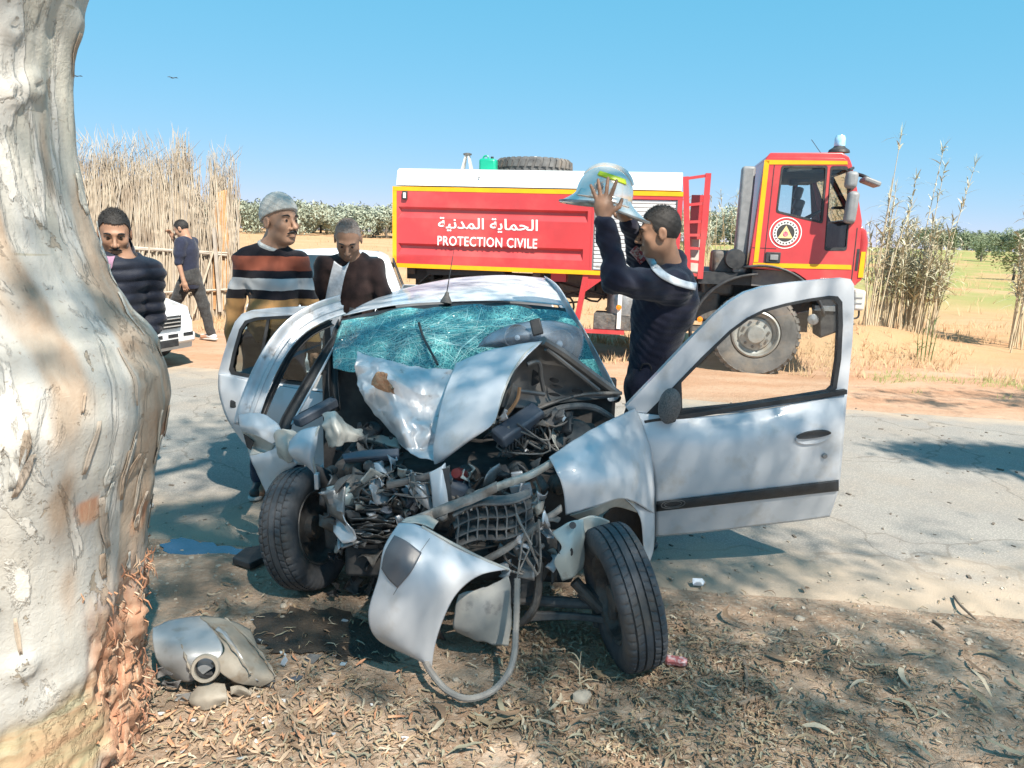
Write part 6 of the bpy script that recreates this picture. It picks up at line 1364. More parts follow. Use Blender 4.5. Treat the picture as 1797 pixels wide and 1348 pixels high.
def band_(th, z):
    zc = .30+.07*math.sin(th*1.3); m_ = sstep(.19, .10, abs(z-zc)+.05*nz(th*5, z*9, 6)); return m_*sstep(-2.3, -1.9, th)*sstep(.25, -.2, th)
nth, nzv = 240, 250
zs = [lerp(-.08, 3.0, (k/(nzv-1))) for k in range(nzv)]
tmb = MB(); vcol = []
for z in zs:
    for i in range(nth):
        th = -math.pi+2*math.pi*i/nth; p_ = trunk_pt(th, z); tmb.v.append(tuple(p_))
        spot = 0
        for (st, sz, sr) in ((-1.38, .92, .055), (-1.05, .52, .06), (-1.55, .86, .04), (.35, 1.02, .07), (-.35, .93, .04), (.1, .82, .05), (-1.2, .68, .03)):
            spot = max(spot, sstep(1.2, .7, math.hypot((th-st)*.6, z-sz)/sr+.5*nz(th*12, z*12, 3)))
        brown = sstep(.18, .42, nz(math.cos(th)*3.4+5, math.sin(th)*3.4, z*.75+1.5)*.9+.25*nz(th*9, z*5, 2)+.08)*sstep(.5, .8, z)
        vcol.append((max(wound(th, z), spot), band_(th, z), brown, 1))
for j_ in range(nzv-1):
    for i in range(nth): tmb.f.append((j_*nth+i, j_*nth+(i+1) % nth, (j_+1)*nth+(i+1) % nth, (j_+1)*nth+i)); tmb.mi.append(0)
def bark_mat():
    m = bpy.data.materials.new('eucalyptus bark'); m.use_nodes = True; nt = m.node_tree; n = nt.nodes; L = nt.links; b = n['Principled BSDF']
    b.inputs['Roughness'].default_value = .85; b.inputs['Specular IOR Level'].default_value = .2
    tc = n.new('ShaderNodeTexCoord')
    def mp(sc):
        q = n.new('ShaderNodeMapping'); q.inputs['Scale'].default_value = sc; L.new(tc.outputs['Object'], q.inputs[0]); return q.outputs[0]
    def ns(v, sc, det=8):
        t = n.new('ShaderNodeTexNoise'); t.inputs['Scale'].default_value = sc; t.inputs['Detail'].default_value = det; t.inputs['Roughness'].default_value = .62; t.inputs['Distortion'].default_value = .6; L.new(v, t.inputs['Vector']); return t.outputs[0]
    def rg(s, a, c):
        r = n.new('ShaderNodeMapRange'); r.inputs[1].default_value = a; r.inputs[2].default_value = c; L.new(s, r.inputs[0]); return r.outputs[0]
    def mix(f, a, c):
        x = n.new('ShaderNodeMix'); x.data_type = 'RGBA'; L.new(f, x.inputs[0])
        for k_, q in ((6, a), (7, c)):
            if isinstance(q, tuple): x.inputs[k_].default_value = (*q, 1)
            else: L.new(q, x.inputs[k_])
        return x.outputs[2]
    vert = mp((1, 1, .28)); iso = mp((1, 1, 1)); hor = mp((.5, .5, 3.5))
    # peeling layers with crisp edges
    n1, n2, n3, n4 = ns(vert, 2.4, 10), ns(vert, 3.6, 10), ns(iso, 11, 8), ns(mp((1, 1, .12)), 14, 6)
    k1, k2, k3 = rg(n1, .495, .515), rg(n2, .555, .572), rg(n3, .63, .645)
    c = mix(k1, (.55, .535, .50), (.42, .42, .40)); c = mix(rg(n4, .35, .75), c, (.44, .42, .375)); c = mix(rg(ns(vert, 1.3, 9), .50, .66), c, (.42, .41, .34))
    c = mix(k2, c, (.57, .55, .505)); c = mix(rg(ns(vert, 1.7, 9), .56, .575), c, (.43, .385, .315)); c = mix(k3, c, (.33, .29, .235))
    c = mix(rg(ns(hor, 9), .67, .69), c, (.36, .34, .28)); c = mix(rg(ns(iso, 55, 4), .62, .70), c, (.30, .27, .23))
    at = n.new('ShaderNodeVertexColor'); at.layer_name = 'zone'; sp = n.new('ShaderNodeSeparateColor'); L.new(at.outputs[0], sp.inputs[0])
    br = mix(rg(ns(vert, 9), .3, .7), (.33, .235, .165), (.44, .38, .31)); c = mix(sp.outputs[2], c, br)
    sc_ = mix(rg(ns(hor, 7), .35, .65), (.36, .32, .20), (.40, .26, .16)); sc_ = mix(rg(ns(hor, 3), .55, .7), sc_, (.46, .45, .32)); c = mix(sp.outputs[1], c, sc_)
    fib = mp((1, 1, .16)); wd = mix(rg(ns(fib, 30), .35, .65), (.44, .22, .135), (.52, .33, .22)); wd = mix(rg(ns(fib, 60), .55, .65), wd, (.60, .46, .33)); wd = mix(rg(ns(fib, 16), .60, .68), wd, (.17, .085, .055)); c = mix(sp.outputs[0], c, wd)
    L.new(c, b.inputs['Base Color'])
    bp0 = n.new('ShaderNodeBump'); bp0.inputs['Strength'].default_value = .8; bp0.inputs['Distance'].default_value = .006
    sm = n.new('ShaderNodeMath'); sm.operation = 'ADD'; L.new(k1, sm.inputs[0]); L.new(k2, sm.inputs[1]); sm2 = n.new('ShaderNodeMath'); sm2.operation = 'SUBTRACT'; L.new(sm.outputs[0], sm2.inputs[0]); L.new(k3, sm2.inputs[1]); L.new(sm2.outputs[0], bp0.inputs['Height'])
    bp = n.new('ShaderNodeBump'); bp.inputs['Strength'].default_value = .4; bp.inputs['Distance'].default_value = .008; L.new(bp0.outputs[0], bp.inputs['Normal'])
    ad = n.new('ShaderNodeMath'); ad.operation = 'ADD'; L.new(ns(vert, 22, 10), ad.inputs[0]); L.new(ns(iso, 60, 6), ad.inputs[1]); L.new(ad.outputs[0], bp.inputs['Height']); L.new(bp.outputs[0], b.inputs['Normal'])
    return m
M['bark'] = bark_mat()
tree = empty('eucalyptus_tree', (interp(ez, 0)-.55, TC_Y, 0), 'thick pale eucalyptus trunk with a torn reddish wound at its foot', 'tree')
def zone_attr(o, cols):
    a = o.data.color_attributes.new('zone', 'FLOAT_COLOR', 'POINT'); a.data.foreach_set('color', [q for c in cols for q in c])
tr = tmb.build('trunk', M['bark'], tree, smooth=True, angle=180, recalc=False); zone_attr(tr, vcol)
# lifting bark flakes
for i in range(48):
    th = RT.choice([RT.gauss(-.1, .35), RT.uniform(-2.4, .3)]); th = min(th, .35); z = RT.choice([RT.gauss(.95, .16), RT.uniform(.45, 2.2)])
    w_, h_ = RT.uniform(.008, .03), RT.uniform(.04, .16); sk = RT.uniform(-.3, .3); curl = RT.uniform(.001, .010); up = RT.choice([0, 1])
    def fp(u, v):
        hh = (v-.5)*h_; ww = (u-.5)*w_*(1-.6*abs(v-.5)*2*RT.uniform(.7, 1)); t = th+(ww+sk*hh)/.5
        p_ = trunk_pt(t, z+hh); nn = V((p_.x-(interp(ez, z)-.55), p_.y-TC_Y, 0)).normalized()
        return p_+nn*(.003+curl*abs((v if up else 1-v))**2+.004*abs(u-.5))
    fo = MB().grid(fp, 5, 7).build('bark_flake', M['bark'], tree, smooth=True, angle=180, solid=.0015, recalc=False); zone_attr(fo, [(0, 0, RT.choice([0, 0, .7, 1]), 1)]*35)
# splinters round the wound
M['wood'] = mat('torn red wood', (.46, .21, .115), (.52, .33, .20), 30, rough=.9, bump=.4, bscale=120, c3=(.64, .48, .32), s3=18, lo3=.55, hi3=.75)
woods = [M['wood'], mat('torn pale wood', (.52, .36, .24), (.60, .47, .35), 30, rough=.9), mat('torn dark wood', (.32, .15, .09), (.42, .22, .14), 30, rough=.9)]
for i in range(280):
    th = RT.gauss(.22, .26); z = RT.uniform(.02, .66); a = trunk_pt(th, z); ln = RT.uniform(.015, .07)
    nn = V((math.cos(th), math.sin(th), 0)); d_ = (V((0, 0, RT.choice([-1, 1])))+nn*RT.uniform(.05, .45)+V((RT.gauss(0, .2), RT.gauss(0, .2), 0))).normalized()
    MB().tube([a-nn*.01, a+d_*ln*.5+nn*.008, a+d_*ln], [RT.uniform(.0015, .0045), RT.uniform(.0015, .0035), .0006], 4).build('splinter', RT.choice(woods), tree)
# limbs and crown overhead
limbs = [[(-1.62, 2.1, 2.7), (-1.5, 1.7, 3.6), (-.7, .8, 5.2), (.8, -.9, 7.0), (3.0, -2.6, 8.6)], [(-1.7, 2.15, 2.7), (-2.0, 2.0, 4.0), (-1.4, 1.0, 6.0), (.2, -.2, 8.6)], [(-1.6, 2.0, 2.8), (-1.2, .9, 4.4), (-.2, -1.2, 6.4), (1.6, -3.4, 8.0)], [(.8, -.9, 7.0), (2.0, -.8, 7.8), (3.6, -.6, 8.4)], [(-.7, .8, 5.2), (.4, .3, 6.6), (1.6, .2, 8.0)]]
for k_, lp in enumerate(limbs):
    r0 = (.3, .27, .22, .08, .09)[k_]; pts = curve_pts(lp, 18); lo_ = MB().tube(pts, [lerp(r0, .03, t/17) for t in range(18)], 12).build('limb', M['bark'], tree, smooth=True); zone_attr(lo_, [(0, 0, 0, 1)]*len(lo_.data.vertices))
M['leaf'] = mat('eucalyptus leaf', (.075, .10, .045), (.11, .13, .07), 6, rough=.55)
RL = random.Random(11)
def leaf_quad(mb, c, s, drop=.75):
    d = V((RL.gauss(0, 1), RL.gauss(0, 1), -abs(RL.gauss(drop, .6)))).normalized(); x = d.orthogonal().normalized(); x.rotate(Matrix.Rotation(RL.uniform(0, 6.28), 3, d)); x *= s*.13
    mb.add([c, c+d*s*.35+x, c+d*s, c+d*s*.35-x], [(0, 1, 2, 3)])
def shade_clumps(mb, spots, zr=(6.6, 9.6), per=26, rad=.24):
    for (tx, ty, tz, rx, ry, n_) in spots:
        for _ in range(n_):
            while True:
                u, v = RL.uniform(-1, 1), RL.uniform(-1, 1)
                if u*u+v*v < 1: break
            z = RL.uniform(*zr); t = (z-tz)/SUN_DIR.z; c = V((tx+u*rx, ty+v*ry, tz))+SUN_DIR*t
            if c.z < 1.9+max(c.y, 0)*.34+.35: continue
            for _k in range(per): leaf_quad(mb, c+V((RL.gauss(0, rad), RL.gauss(0, rad), RL.gauss(0, rad*1.2))), RL.uniform(.09, .17))
cm_ = MB()
shade_clumps(cm_, [(-.3, 3.4, .6, 1.6, 1.15, 230), (-1.3, 4.9, 1.4, 1.0, .7, 46), (.9, 4.0, 1.2, .6, .5, 20), (1.1, 2.75, 0, 1.3, .55, 60), (2.1, 2.6, 0, .8, .5, 30), (-1.7, 4.3, 0, .6, .9, 26), (1.1, 3.7, .6, .6, .3, 34), (1.25, 3.7, .5, .5, .3, 9), (-1.7, 6.8, 0, 1.6, 1.2, 26), (-1.0, 3.0, 0, .7, .6, 12), (1.9, 4.15, 0, 1.0, .16, 10), (.2, 5.2, 1.2, .9, .6, 14)])  # unseen leaf clumps, set along the sun rays to shade these spots
cr_o = cm_.build('crown', M['leaf'], tree, recalc=False); cr_o['kind'] = 'stuff'
# second tree right of the view, only its shade falls into the picture
t2 = empty('eucalyptus_tree', (6.6, -.6, 0), 'eucalyptus outside the right edge whose shade falls on the road and verge', 'tree')
mb = MB(); t2p = curve_pts([(6.6, -.6, -.05), (6.55, -.55, 1.5), (6.7, -.3, 3.2), (6.5, .4, 5.2), (6.8, 1.2, 6.8)], 20)
o2 = MB().tube(t2p, [lerp(.32, .06, t/19) for t in range(20)], 14).build('trunk', M['bark'], t2, smooth=True); zone_attr(o2, [(0, 0, 0, 1)]*len(o2.data.vertices))
for lp in ([(6.6, 0, 4.2), (7.4, 1.2, 5.6), (8.6, 2.6, 6.5)], [(6.6, .2, 4.8), (6.2, .9, 5.4), (6.3, 1.7, 5.9)]):
    q2 = MB().tube(curve_pts(lp, 12), [lerp(.12, .03, t/11) for t in range(12)], 10).build('limb', M['bark'], t2, smooth=True); zone_attr(q2, [(0, 0, 0, 1)]*len(q2.data.vertices))
c2_ = MB(); shade_clumps(c2_, [(3.95, 6.15, 0, .70, .12, 190), (5.6, 8.55, 0, 2.0, .32, 40), (7.6, 8.2, 0, 1.6, .5, 26)], (5.2, 6.8), 28, .13)  # unseen dense clumps, shaped to cast an oval and strips of shade
q2 = c2_.build('crown', M['leaf'], t2, recalc=False); q2['kind'] = 'stuff'
# ---------------------------------------------------------------- reed fence
RV = random.Random(17)
M['reed'] = mat('dry reed stalk', (.54, .475, .38), (.42, .355, .275), 5, rough=.85, c3=(.28, .22, .165), s3=3, lo3=.5, hi3=.7)
M['reed2'] = mat('grey reed stalk', (.48, .435, .375), (.35, .305, .255), 5, rough=.85)
M['mud'] = mat('orange mud and timber post', (.50, .29, .14), (.40, .22, .10), 5, rough=.95, bump=.5, bscale=25)
FY = 13.2
def fence_pt(px, py): return P(px, py, FY+(px-280)*.004)
fence = empty('reed_fence', fence_pt(280, 540), 'tall fence of dry upright reeds tied with two cross rails', 'fence')
FV = []
def stalk(px, toppx, topy, basey, r, dyo):
    a = fence_pt(px, basey)+V((0, dyo, 0)); a.z = gz(a.x, a.y)-.03; b = fence_pt(toppx, topy)+V((0, dyo, 0))
    m1 = a.lerp(b, .45)+V((RV.gauss(0, .05), RV.gauss(0, .03), 0)); m2 = a.lerp(b, .8)+V((RV.gauss(0, .06), RV.gauss(0, .03), 0))
    return MB().tube([a, m1, m2, b], [r, r*.9, r*.6, r*.2], 4, caps=False)
def reed_top(px):
    t = 268+18*nz(px*.05, 1.1)+14*nz(px*.2, 3.3)
    if px > 335: t = lerp(t, 345, sstep(335, 350, px))
    if px > 366: t = lerp(345, 285, sstep(366, 376, px))
    return t
cnt = 0; rest = MB()
for i in range(1150):
    px = RV.uniform(126, 412); ty = reed_top(px)+abs(RV.gauss(0, 26)); lean = RV.gauss(0, 9)
    if 306 < px < 332 and RV.random() < .45: ty = RV.uniform(228, 275); lean = RV.gauss(-2, 4)
    if 370 < px < 385 and RV.random() < .6: ty = RV.uniform(262, 300); lean = RV.gauss(-4, 3)
    if 395 < px: ty = RV.uniform(275, 380); lean = RV.gauss(3, 4)
    sm = stalk(px, px+lean, ty, 542, RV.uniform(.008, .017), RV.uniform(-.12, .12))
    if cnt < 300 and i % 3 == 0: sm.build('reed', RV.choice([M['reed'], M['reed'], M['reed2']]), fence, smooth=True, angle=180); cnt += 1
    else: rest.add(sm.v, sm.f)
ro = rest.build('reed_mass', M['reed'], fence, smooth=True, angle=180); ro['kind'] = 'stuff'
wisps = MB()
for i in range(500):
    px = RV.uniform(126, 412); ty = reed_top(px)+RV.uniform(-14, 60); a = fence_pt(px, ty)+V((0, RV.uniform(-.1, .1), 0)); d = V((RV.gauss(0, .4), RV.gauss(0, .2), 1)).normalized()*RV.uniform(.12, .4)
    wisps.tube([a, a+d*.5+V((RV.gauss(0, .02), 0, 0)), a+d], [.004, .005, .001], 3, caps=False)
wo_ = wisps.build('reed_tips', M['reed2'], fence); wo_['kind'] = 'stuff'
for pts_ in ([(126, 426), (200, 431), (300, 438), (405, 444)], [(200, 517), (300, 512), (405, 507)], [(126, 430), (230, 436), (330, 441), (404, 448)]):
    MB().tube(curve_pts([fence_pt(x, y)+V((0, -.16, 0)) for x, y in pts_], 14), .02, 6).build('cross_rail', M['reed2'], fence, smooth=True)
pr_ = [fence_pt(376, 545), fence_pt(377, 430), fence_pt(382, 338), fence_pt(400, 333), fence_pt(404, 430), fence_pt(403, 545)]
MB().prism([q+V((0, -.10, 0)) for q in pr_], (0, .22, 0)).build('mud_post', M['mud'], fence, bevel=.03)
MB().bar(fence_pt(395, 545)+V((0, -.22, 0)), fence_pt(383, 400)+V((0, -.2, 0)), .05, .05).build('prop', M['reed2'], fence)
MB().bar(fence_pt(350, 548)+V((0, -.24, 0)), fence_pt(385, 430)+V((0, -.2, 0)), .03, .03).build('prop', M['reed'], fence)
# ---------------------------------------------------------------- olive trees
M['olive'] = mat('olive leaves', (.28, .31, .23), (.38, .41, .33), 2.5, rough=.65, c3=(.20, .225, .15), s3=1.2, lo3=.45, hi3=.7)
M['olive_g'] = mat('green orchard leaves', (.13, .17, .09), (.19, .23, .13), 2.5, rough=.65)
M['trunk'] = mat('grey brown trunk', (.17, .14, .11), (.1, .085, .07), 8, rough=.9)
def crown_mesh(name, m, n=900, seed=0, rx=2.3, rz=1.4, zc=1.55, leaf=.15):
    rr = random.Random(seed); mb = MB(); lob = [(V((rr.gauss(0, rx*.45), rr.gauss(0, rx*.45), zc+rr.gauss(0, rz*.35))), rr.uniform(.4, .75)) for _ in range(11)]
    for i in range(n):
        c, r = rr.choice(lob); d = V((rr.gauss(0, 1), rr.gauss(0, 1), rr.gauss(0, .9))).normalized()*r*rr.uniform(.55, 1.15); p_ = c+d
        x = V((rr.gauss(0, 1), rr.gauss(0, 1), rr.gauss(.3, 1))).normalized(); y = x.orthogonal().normalized(); s = leaf*rr.uniform(.6, 1.4)
        mb.add([p_-x*s, p_+y*s*.35, p_+x*s, p_-y*s*.35], [(0, 1, 2, 3)])
    me = bpy.data.meshes.new(name); me.from_pydata(mb.v, [], mb.f); me.materials.append(m); me.update(); return me
tk = MB()
tk.tube([(0, 0, -.2), (.05, 0, .5), (-.05, .03, 1.0), (0, 0, 1.6)], [.14, .11, .09, .04], 7); trunk_me = tk.build('tmp', M['trunk']).data
bpy.data.objects.remove(bpy.data.objects['tmp'])
olv = [crown_mesh('olive_crown', M['olive'], 1500, s) for s in range(4)]; grn = [crown_mesh('green_crown', M['olive_g'], 1000, s+20, 2.0, 1.0, 1.35) for s in range(3)]
def plant_tree(px, Y, s, kind, label, group=None, i=0, z=None):
    x = P(px, 410, Y).x; zg = gz(x, Y) if z is None else z; t = empty('olive_tree' if kind is olv else 'orchard_tree', (x, Y, zg), label, 'tree', group)
    for nm, me in (('trunk', trunk_me), ('crown', kind[i % len(kind)])):
        o = bpy.data.objects.new(nm, me); COL.link(o); o.parent = t; o.scale = (s*RV.uniform(.9, 1.15), s, s*RV.uniform(.9, 1.1)) if nm == 'crown' else (s, s, s); o.rotation_euler = (0, 0, RV.uniform(0, 6.28))
i = 0
for px in range(395, 712, 15):
    plant_tree(px+RV.uniform(-5, 5), RV.uniform(60, 70), RV.uniform(.75, 1.0), olv, 'silvery green olive tree in the row beyond the left field', 'olive trees beyond the left field', i); i += 1
for px in range(405, 700, 24):
    plant_tree(px+RV.uniform(-8, 8), RV.uniform(74, 84), RV.uniform(.85, 1.1), olv, 'silvery green olive tree in the row beyond the left field', 'olive trees beyond the left field', i); i += 1
for px in range(1630, 1830, 9):
    plant_tree(px+RV.uniform(-4, 4), RV.uniform(70, 84), RV.uniform(.6, .85), grn, 'dark green tree in the far row on the right horizon', 'trees on the right horizon', i); i += 1
for px in range(1195, 1310, 22):
    plant_tree(px, RV.uniform(62, 72), 1.1, olv, 'olive tree seen in the gap between truck body and cab', 'olive trees behind the truck', i); i += 1
plant_tree(1728, 46, .5, grn, 'small round bush standing alone in the green field', None, 1)
plant_tree(1790, 30, .42, grn, 'dark bush behind the reeds at the right edge', None, 2)
# ---------------------------------------------------------------- giant reeds
M['cane'] = mat('straw coloured cane', (.56, .48, .34), (.46, .39, .27), 6, rough=.8)
M['blade'] = mat('dry reed blade', (.50, .455, .35), (.41, .39, .28), 3, rough=.7, c3=(.32, .335, .215), s3=1.6, lo3=.45, hi3=.7)
M['blade_g'] = mat('green reed blade', (.10, .16, .05), (.16, .2, .08), 4, rough=.55)
def blade(mb, a, d, ln, w, droop=.35):
    d = V(d).normalized(); x = d.cross(V((0, 0, 1))); x = x.normalized() if x.length > 1e-4 else V((1, 0, 0)); vs = []
    for k_ in range(4):
        t = k_/3; p_ = a+d*ln*t-V((0, 0, droop*ln*t*t)); ww = w*(1-t)**.7*(.6+.8*t if t < .4 else 1)
        vs += [p_-x*ww, p_+x*ww]
    mb.add(vs, [(2*k_, 2*k_+1, 2*k_+3, 2*k_+2) for k_ in range(3)])
def reed_clump(label, px0, px1, basey, Y, n, h0, h1, tall, dens=16, seed=0, z0=None):
    rr = random.Random(seed); c = P((px0+px1)/2, basey, Y); t = empty('giant_reed_clump', (c.x, Y, gz(c.x, Y)), label, 'reeds'); lf = MB()
    for i in range(n):
        px = rr.uniform(px0, px1); yy = Y+rr.uniform(-.6, .6); a = P(px, basey, yy); a.z = gz(a.x, a.y)-.03
        h = rr.uniform(h0, h1) if i >= len(tall) else tall[i][1]; lx = rr.gauss(0, .09)*h if i >= len(tall) else tall[i][2]
        if i < len(tall): a.x = P(tall[i][0], basey, yy).x
        b = a+V((lx, rr.gauss(0, .06)*h, h)); pts = curve_pts([a, a.lerp(b, .4)+V((-lx*.12, 0, 0)), a.lerp(b, .75)+V((-lx*.08, 0, 0)), b], 9)
        MB().tube(pts, [lerp(.012, .003, k_/8) for k_ in range(9)], 5, caps=False).build('cane', M['cane'], t, smooth=True, angle=180)
        for k_ in range(dens):
            u = rr.uniform(.38, .98); p_ = spline(pts, u); blade(lf, p_, (rr.gauss(0, 1), rr.gauss(0, 1), rr.uniform(.2, 1.3)), rr.uniform(.2, .5)*(1.15-u*.5), rr.uniform(.012, .026), rr.uniform(.1, .6))
        if i < len(tall) or rr.random() < .3:
            for k_ in range(10): p_ = spline(pts, rr.uniform(.9, 1)); blade(lf, p_, (rr.gauss(0, .4), rr.gauss(0, .4), 1), rr.uniform(.1, .25), .006, .1)
    lo_ = lf.build('leaves', M['blade'], t, recalc=False); lo_['kind'] = 'stuff'
reed_clump('tall straw coloured reed clump standing right of the truck cab', 1535, 1640, 590, 13.6, 92, 1.1, 2.1, [(1590, 3.35, .25), (1628, 3.1, .35), (1538, 2.6, .05), (1560, 2.75, .1), (1600, 2.9, .12)], 30, 1)
reed_clump('thin reed clump with bare stems at the right edge', 1765, 1815, 610, 12.6, 18, 1.5, 2.4, [(1790, 2.75, -.2), (1775, 2.5, .1)], 30, 2)
reed_clump('pale reed bank seen between the ladder and the cab', 1180, 1310, 470, 19.5, 44, 2.0, 2.7, [], 18, 3)
reed_clump('dry reeds half hidden behind the front of the cab', 1505, 1545, 540, 12.9, 14, 1.4, 2.4, [(1530, 3.0, .1)], 15, 4)
# young green reed
c = Gs(1622, 634); yg = empty('young_reed', c, 'small dark green reed shoot at the edge of the dirt verge', 'plant'); lf = MB()
for (dx, h) in ((-.1, .42), (0, .72), (.05, .60), (-.05, .5), (.09, .4)):
    a = c+V((dx, 0, -.02)); b = a+V((dx*.4, 0, h)); MB().tube([a, a.lerp(b, .5), b], [.01, .008, .004], 5).build('stem', M['blade_g'], yg, smooth=True)
    for k_ in range(7): q = a.lerp(b, RV.uniform(.35, 1)); blade(lf, q, (RV.gauss(0, 1), RV.gauss(0, .5), RV.uniform(.4, 1.2)), RV.uniform(.12, .3), .012, .55)
lo_ = lf.build('leaves', M['blade_g'], yg, recalc=False)
# dry grass on the far verge, mound and field
M['drygrass'] = mat('dry grass', (.50, .35, .21), (.42, .30, .17), 3, rough=.85); M['greengrass'] = mat('green grass tufts', (.20, .24, .08), (.30, .30, .12), 3, rough=.8)
def grass(name, label, m, n, fn, h0, h1, seed):
    rr = random.Random(seed); mb = MB(); k_ = 0
    while k_ < n:
        x, y = fn(rr); 
        if x is None: continue
        z = gz(x, y); 
        for _ in range(3):
            h = rr.uniform(h0, h1); d = V((rr.gauss(0, .35), rr.gauss(0, .35), 1)).normalized()*h; a = V((x+rr.gauss(0, .03), y+rr.gauss(0, .03), z-.01)); w = .004+h*.02
            mb.add([a-V((w, 0, 0)), a+V((w, 0, 0)), a+d], [(0, 1, 2)])
        k_ += 1
    o = mb.build(name, m, recalc=False); tag(o, label, 'grass', kind='stuff')
def vz(rr):
    x = rr.uniform(-9, 11); far = rr.choice([rr.uniform(1.6, 4), rr.uniform(2.5, 9)]); y = 8.62-.18*x+far
    if nz(x*.6, y*.6, 5)+.35*sstep(1.8, 4, far) < .12: return None, None
    return x, y
grass('dry_grass', 'dry straw grass along the far verge and field', M['drygrass'], 4200, vz, .05, .2, 3)
def vf(rr):
    y = rr.uniform(17, 60); x = rr.uniform(-.75*y, .75*y); return x, y
grass('field_grass', 'sparse dry grass over the far fields', M['drygrass'], 2200, vf, .12, .35, 4)
def vg(rr):
    x = rr.uniform(4.5, 12); y = 8.62-.18*x+rr.choice([rr.uniform(1.2, 2.4), rr.uniform(.4, 2)])
    if nz(x*1.1, y*1.5, 8) < .08: return None, None
    return x, y
grass('green_grass', 'low green grass at the edge of the dirt verge', M['greengrass'], 700, vg, .03, .10, 5)
# ---------------------------------------------------------------- parked vehicles beyond the men
M['carwhite'] = mat('white car paint', (.78, .79, .80), (.72, .73, .74), 4, rough=.25, coat=.6)
M['headlamp'] = mat('headlamp glass', (.55, .6, .65), (.7, .75, .8), 25, rough=.08, coat=1)
def simple_car(name, label, front, heading, prof, roofz, W=.86, grille=True, plate=None):
    """prof: (distance back from the nose, top height) along the centre line; built in own axes, nose to +X, then turned"""
    root = empty(name, (front[0], front[1], surf_z(front[0], front[1])), label, 'car' if 'pickup' not in name else 'pickup truck')
    root.rotation_euler = (0, 0, math.atan2(heading[1], heading[0]))
    def ad(mb, nm, m, par=None, **k): 
        o = mb.build(nm, m, None, **k); o.parent = par or root; return o
    belt = .98; L = prof[-1][0]
    rows = []
    for d, z in prof:
        w = W*(1-.22*math.exp(-(d/.22)**1.5)-.12*math.exp(-((L-d)/.25)**1.5)); tum = w-max(0, z-belt)*.42
        zb = .28
        rows.append([V((-d, -w*.96, zb)), V((-d, -w, zb+.15)), V((-d, -w, min(z, .75))), V((-d, -w*.985, min(z-.02, belt))), V((-d, -tum, z-.05)), V((-d, -tum+.1, z)), V((-d, 0, z+.035)), V((-d, tum-.1, z)), V((-d, tum, z-.05)), V((-d, w*.985, min(z-.02, belt))), V((-d, w, min(z, .75))), V((-d, w, zb+.15)), V((-d, w*.96, zb))])
    mb = MB(); m_ = 13; mb.add([p for r in rows for p in r], [(i*m_+j, i*m_+j+1, (i+1)*m_+j+1, (i+1)*m_+j) for i in range(len(rows)-1) for j in range(m_-1)]+[tuple(range(m_)), tuple((len(rows)-1)*m_+j for j in range(m_))])
    ad(mb, 'body', M['carwhite'], smooth=True, angle=35)
    # glass: windscreen and side windows as dark panes proud of the shell
    for i in range(len(prof)-1):
        (d0, z0), (d1, z1) = prof[i], prof[i+1]
        if z1-z0 > .25 or z0-z1 > .25:
            q = lambda d, z, s: V((-d, s*(W-.16-max(0, z-belt)*.42), z+.04))
            a = .1; ad(MB().add([q(lerp(d0, d1, a), lerp(z0, z1, a), -1), q(lerp(d0, d1, a), lerp(z0, z1, a), 1), q(lerp(d0, d1, 1-a), lerp(z0, z1, 1-a), 1), q(lerp(d0, d1, 1-a), lerp(z0, z1, 1-a), -1)], [(0, 1, 2, 3)]), 'windscreen', M['tint_dark'], solid=.01)
    hi = [(d, z) for d, z in prof if z > belt+.25]
    for s in (-1, 1):
        d0, d1 = hi[0][0]-.25, hi[-1][0]+.15; zt_ = roofz-.08
        for (a, b) in ((.02, .48), (.52, .98)):
            x0, x1 = lerp(d0, d1, a), lerp(d0, d1, b); f0 = .3 if a < .1 else 0
            ad(MB().add([V((-x0, s*(W-.0), belt+.02)), V((-x1, s*(W-.0), belt+.02)), V((-x1+(.1 if b > .9 else 0), s*(W-.13), zt_)), V((-x0-f0, s*(W-.13), zt_))], [(0, 1, 2, 3)]), 'side_window', M['tint_dark'], solid=.012)
    for d in (.75, L-.75):
        for s in (-1, 1):
            w_ = ad(MB().lathe([(.19, -.09), (.3, -.1), (.33, -.06), (.33, .06), (.3, .1), (.19, .09)], (-d, s*(W-.08), .33), (0, s, 0), 30), 'wheel', M['rubber'], smooth=True)
            ad(MB().lathe([(.2, .08), (.18, .05), (.05, .09), (.001, .095)], (-d, s*(W-.08), .33), (0, s, 0), 20), 'hub', M['rim'], w_, smooth=True)
    for s in (-1, 1):
        ad(MB().prism([(.012, s*.50, .66), (-.02, s*.50, .80), (-.2, s*.80, .82), (-.16, s*.80, .68)], (-.06, 0, .0)), 'headlight', M['headlamp'], bevel=.02)
    if grille:
        g = ad(MB().prism([(.02, -.44, .60), (.02, .44, .60), (.0, .48, .78), (.0, -.48, .78)], (.012, 0, 0)), 'grille', M['black'])
        for k_ in range(3): ad(MB().box((.034, 0, .635+k_*.055), (.02, .86, .016)), 'grille_bar', M['chrome'], g, bevel=.004)
        ad(MB().lathe([(.001, .02), (.06, .016), (.075, .0)], (.03, 0, .69), (1, 0, 0), 4), 'emblem', M['chrome'], g)
    b_ = ad(MB().box((.02, 0, .45), (.12, W*1.5, .16)), 'bumper', M['carwhite'], bevel=.04)
    for k_ in range(5): ad(MB().box((.082, -.5+k_*.25, .505), (.006, .16, .05)), 'bumper_vent', M['black'], b_)
    if plate:
        p_ = ad(MB().box((.083, plate, .40), (.008, .46, .11)), 'number_plate', M['black'], b_, bevel=.004)
    return root
M['tint_dark'] = mat('dark car glass', (.02, .025, .03), (.03, .035, .04), 10, rough=.05, coat=1)
f1 = P(266, 590, 8.7)
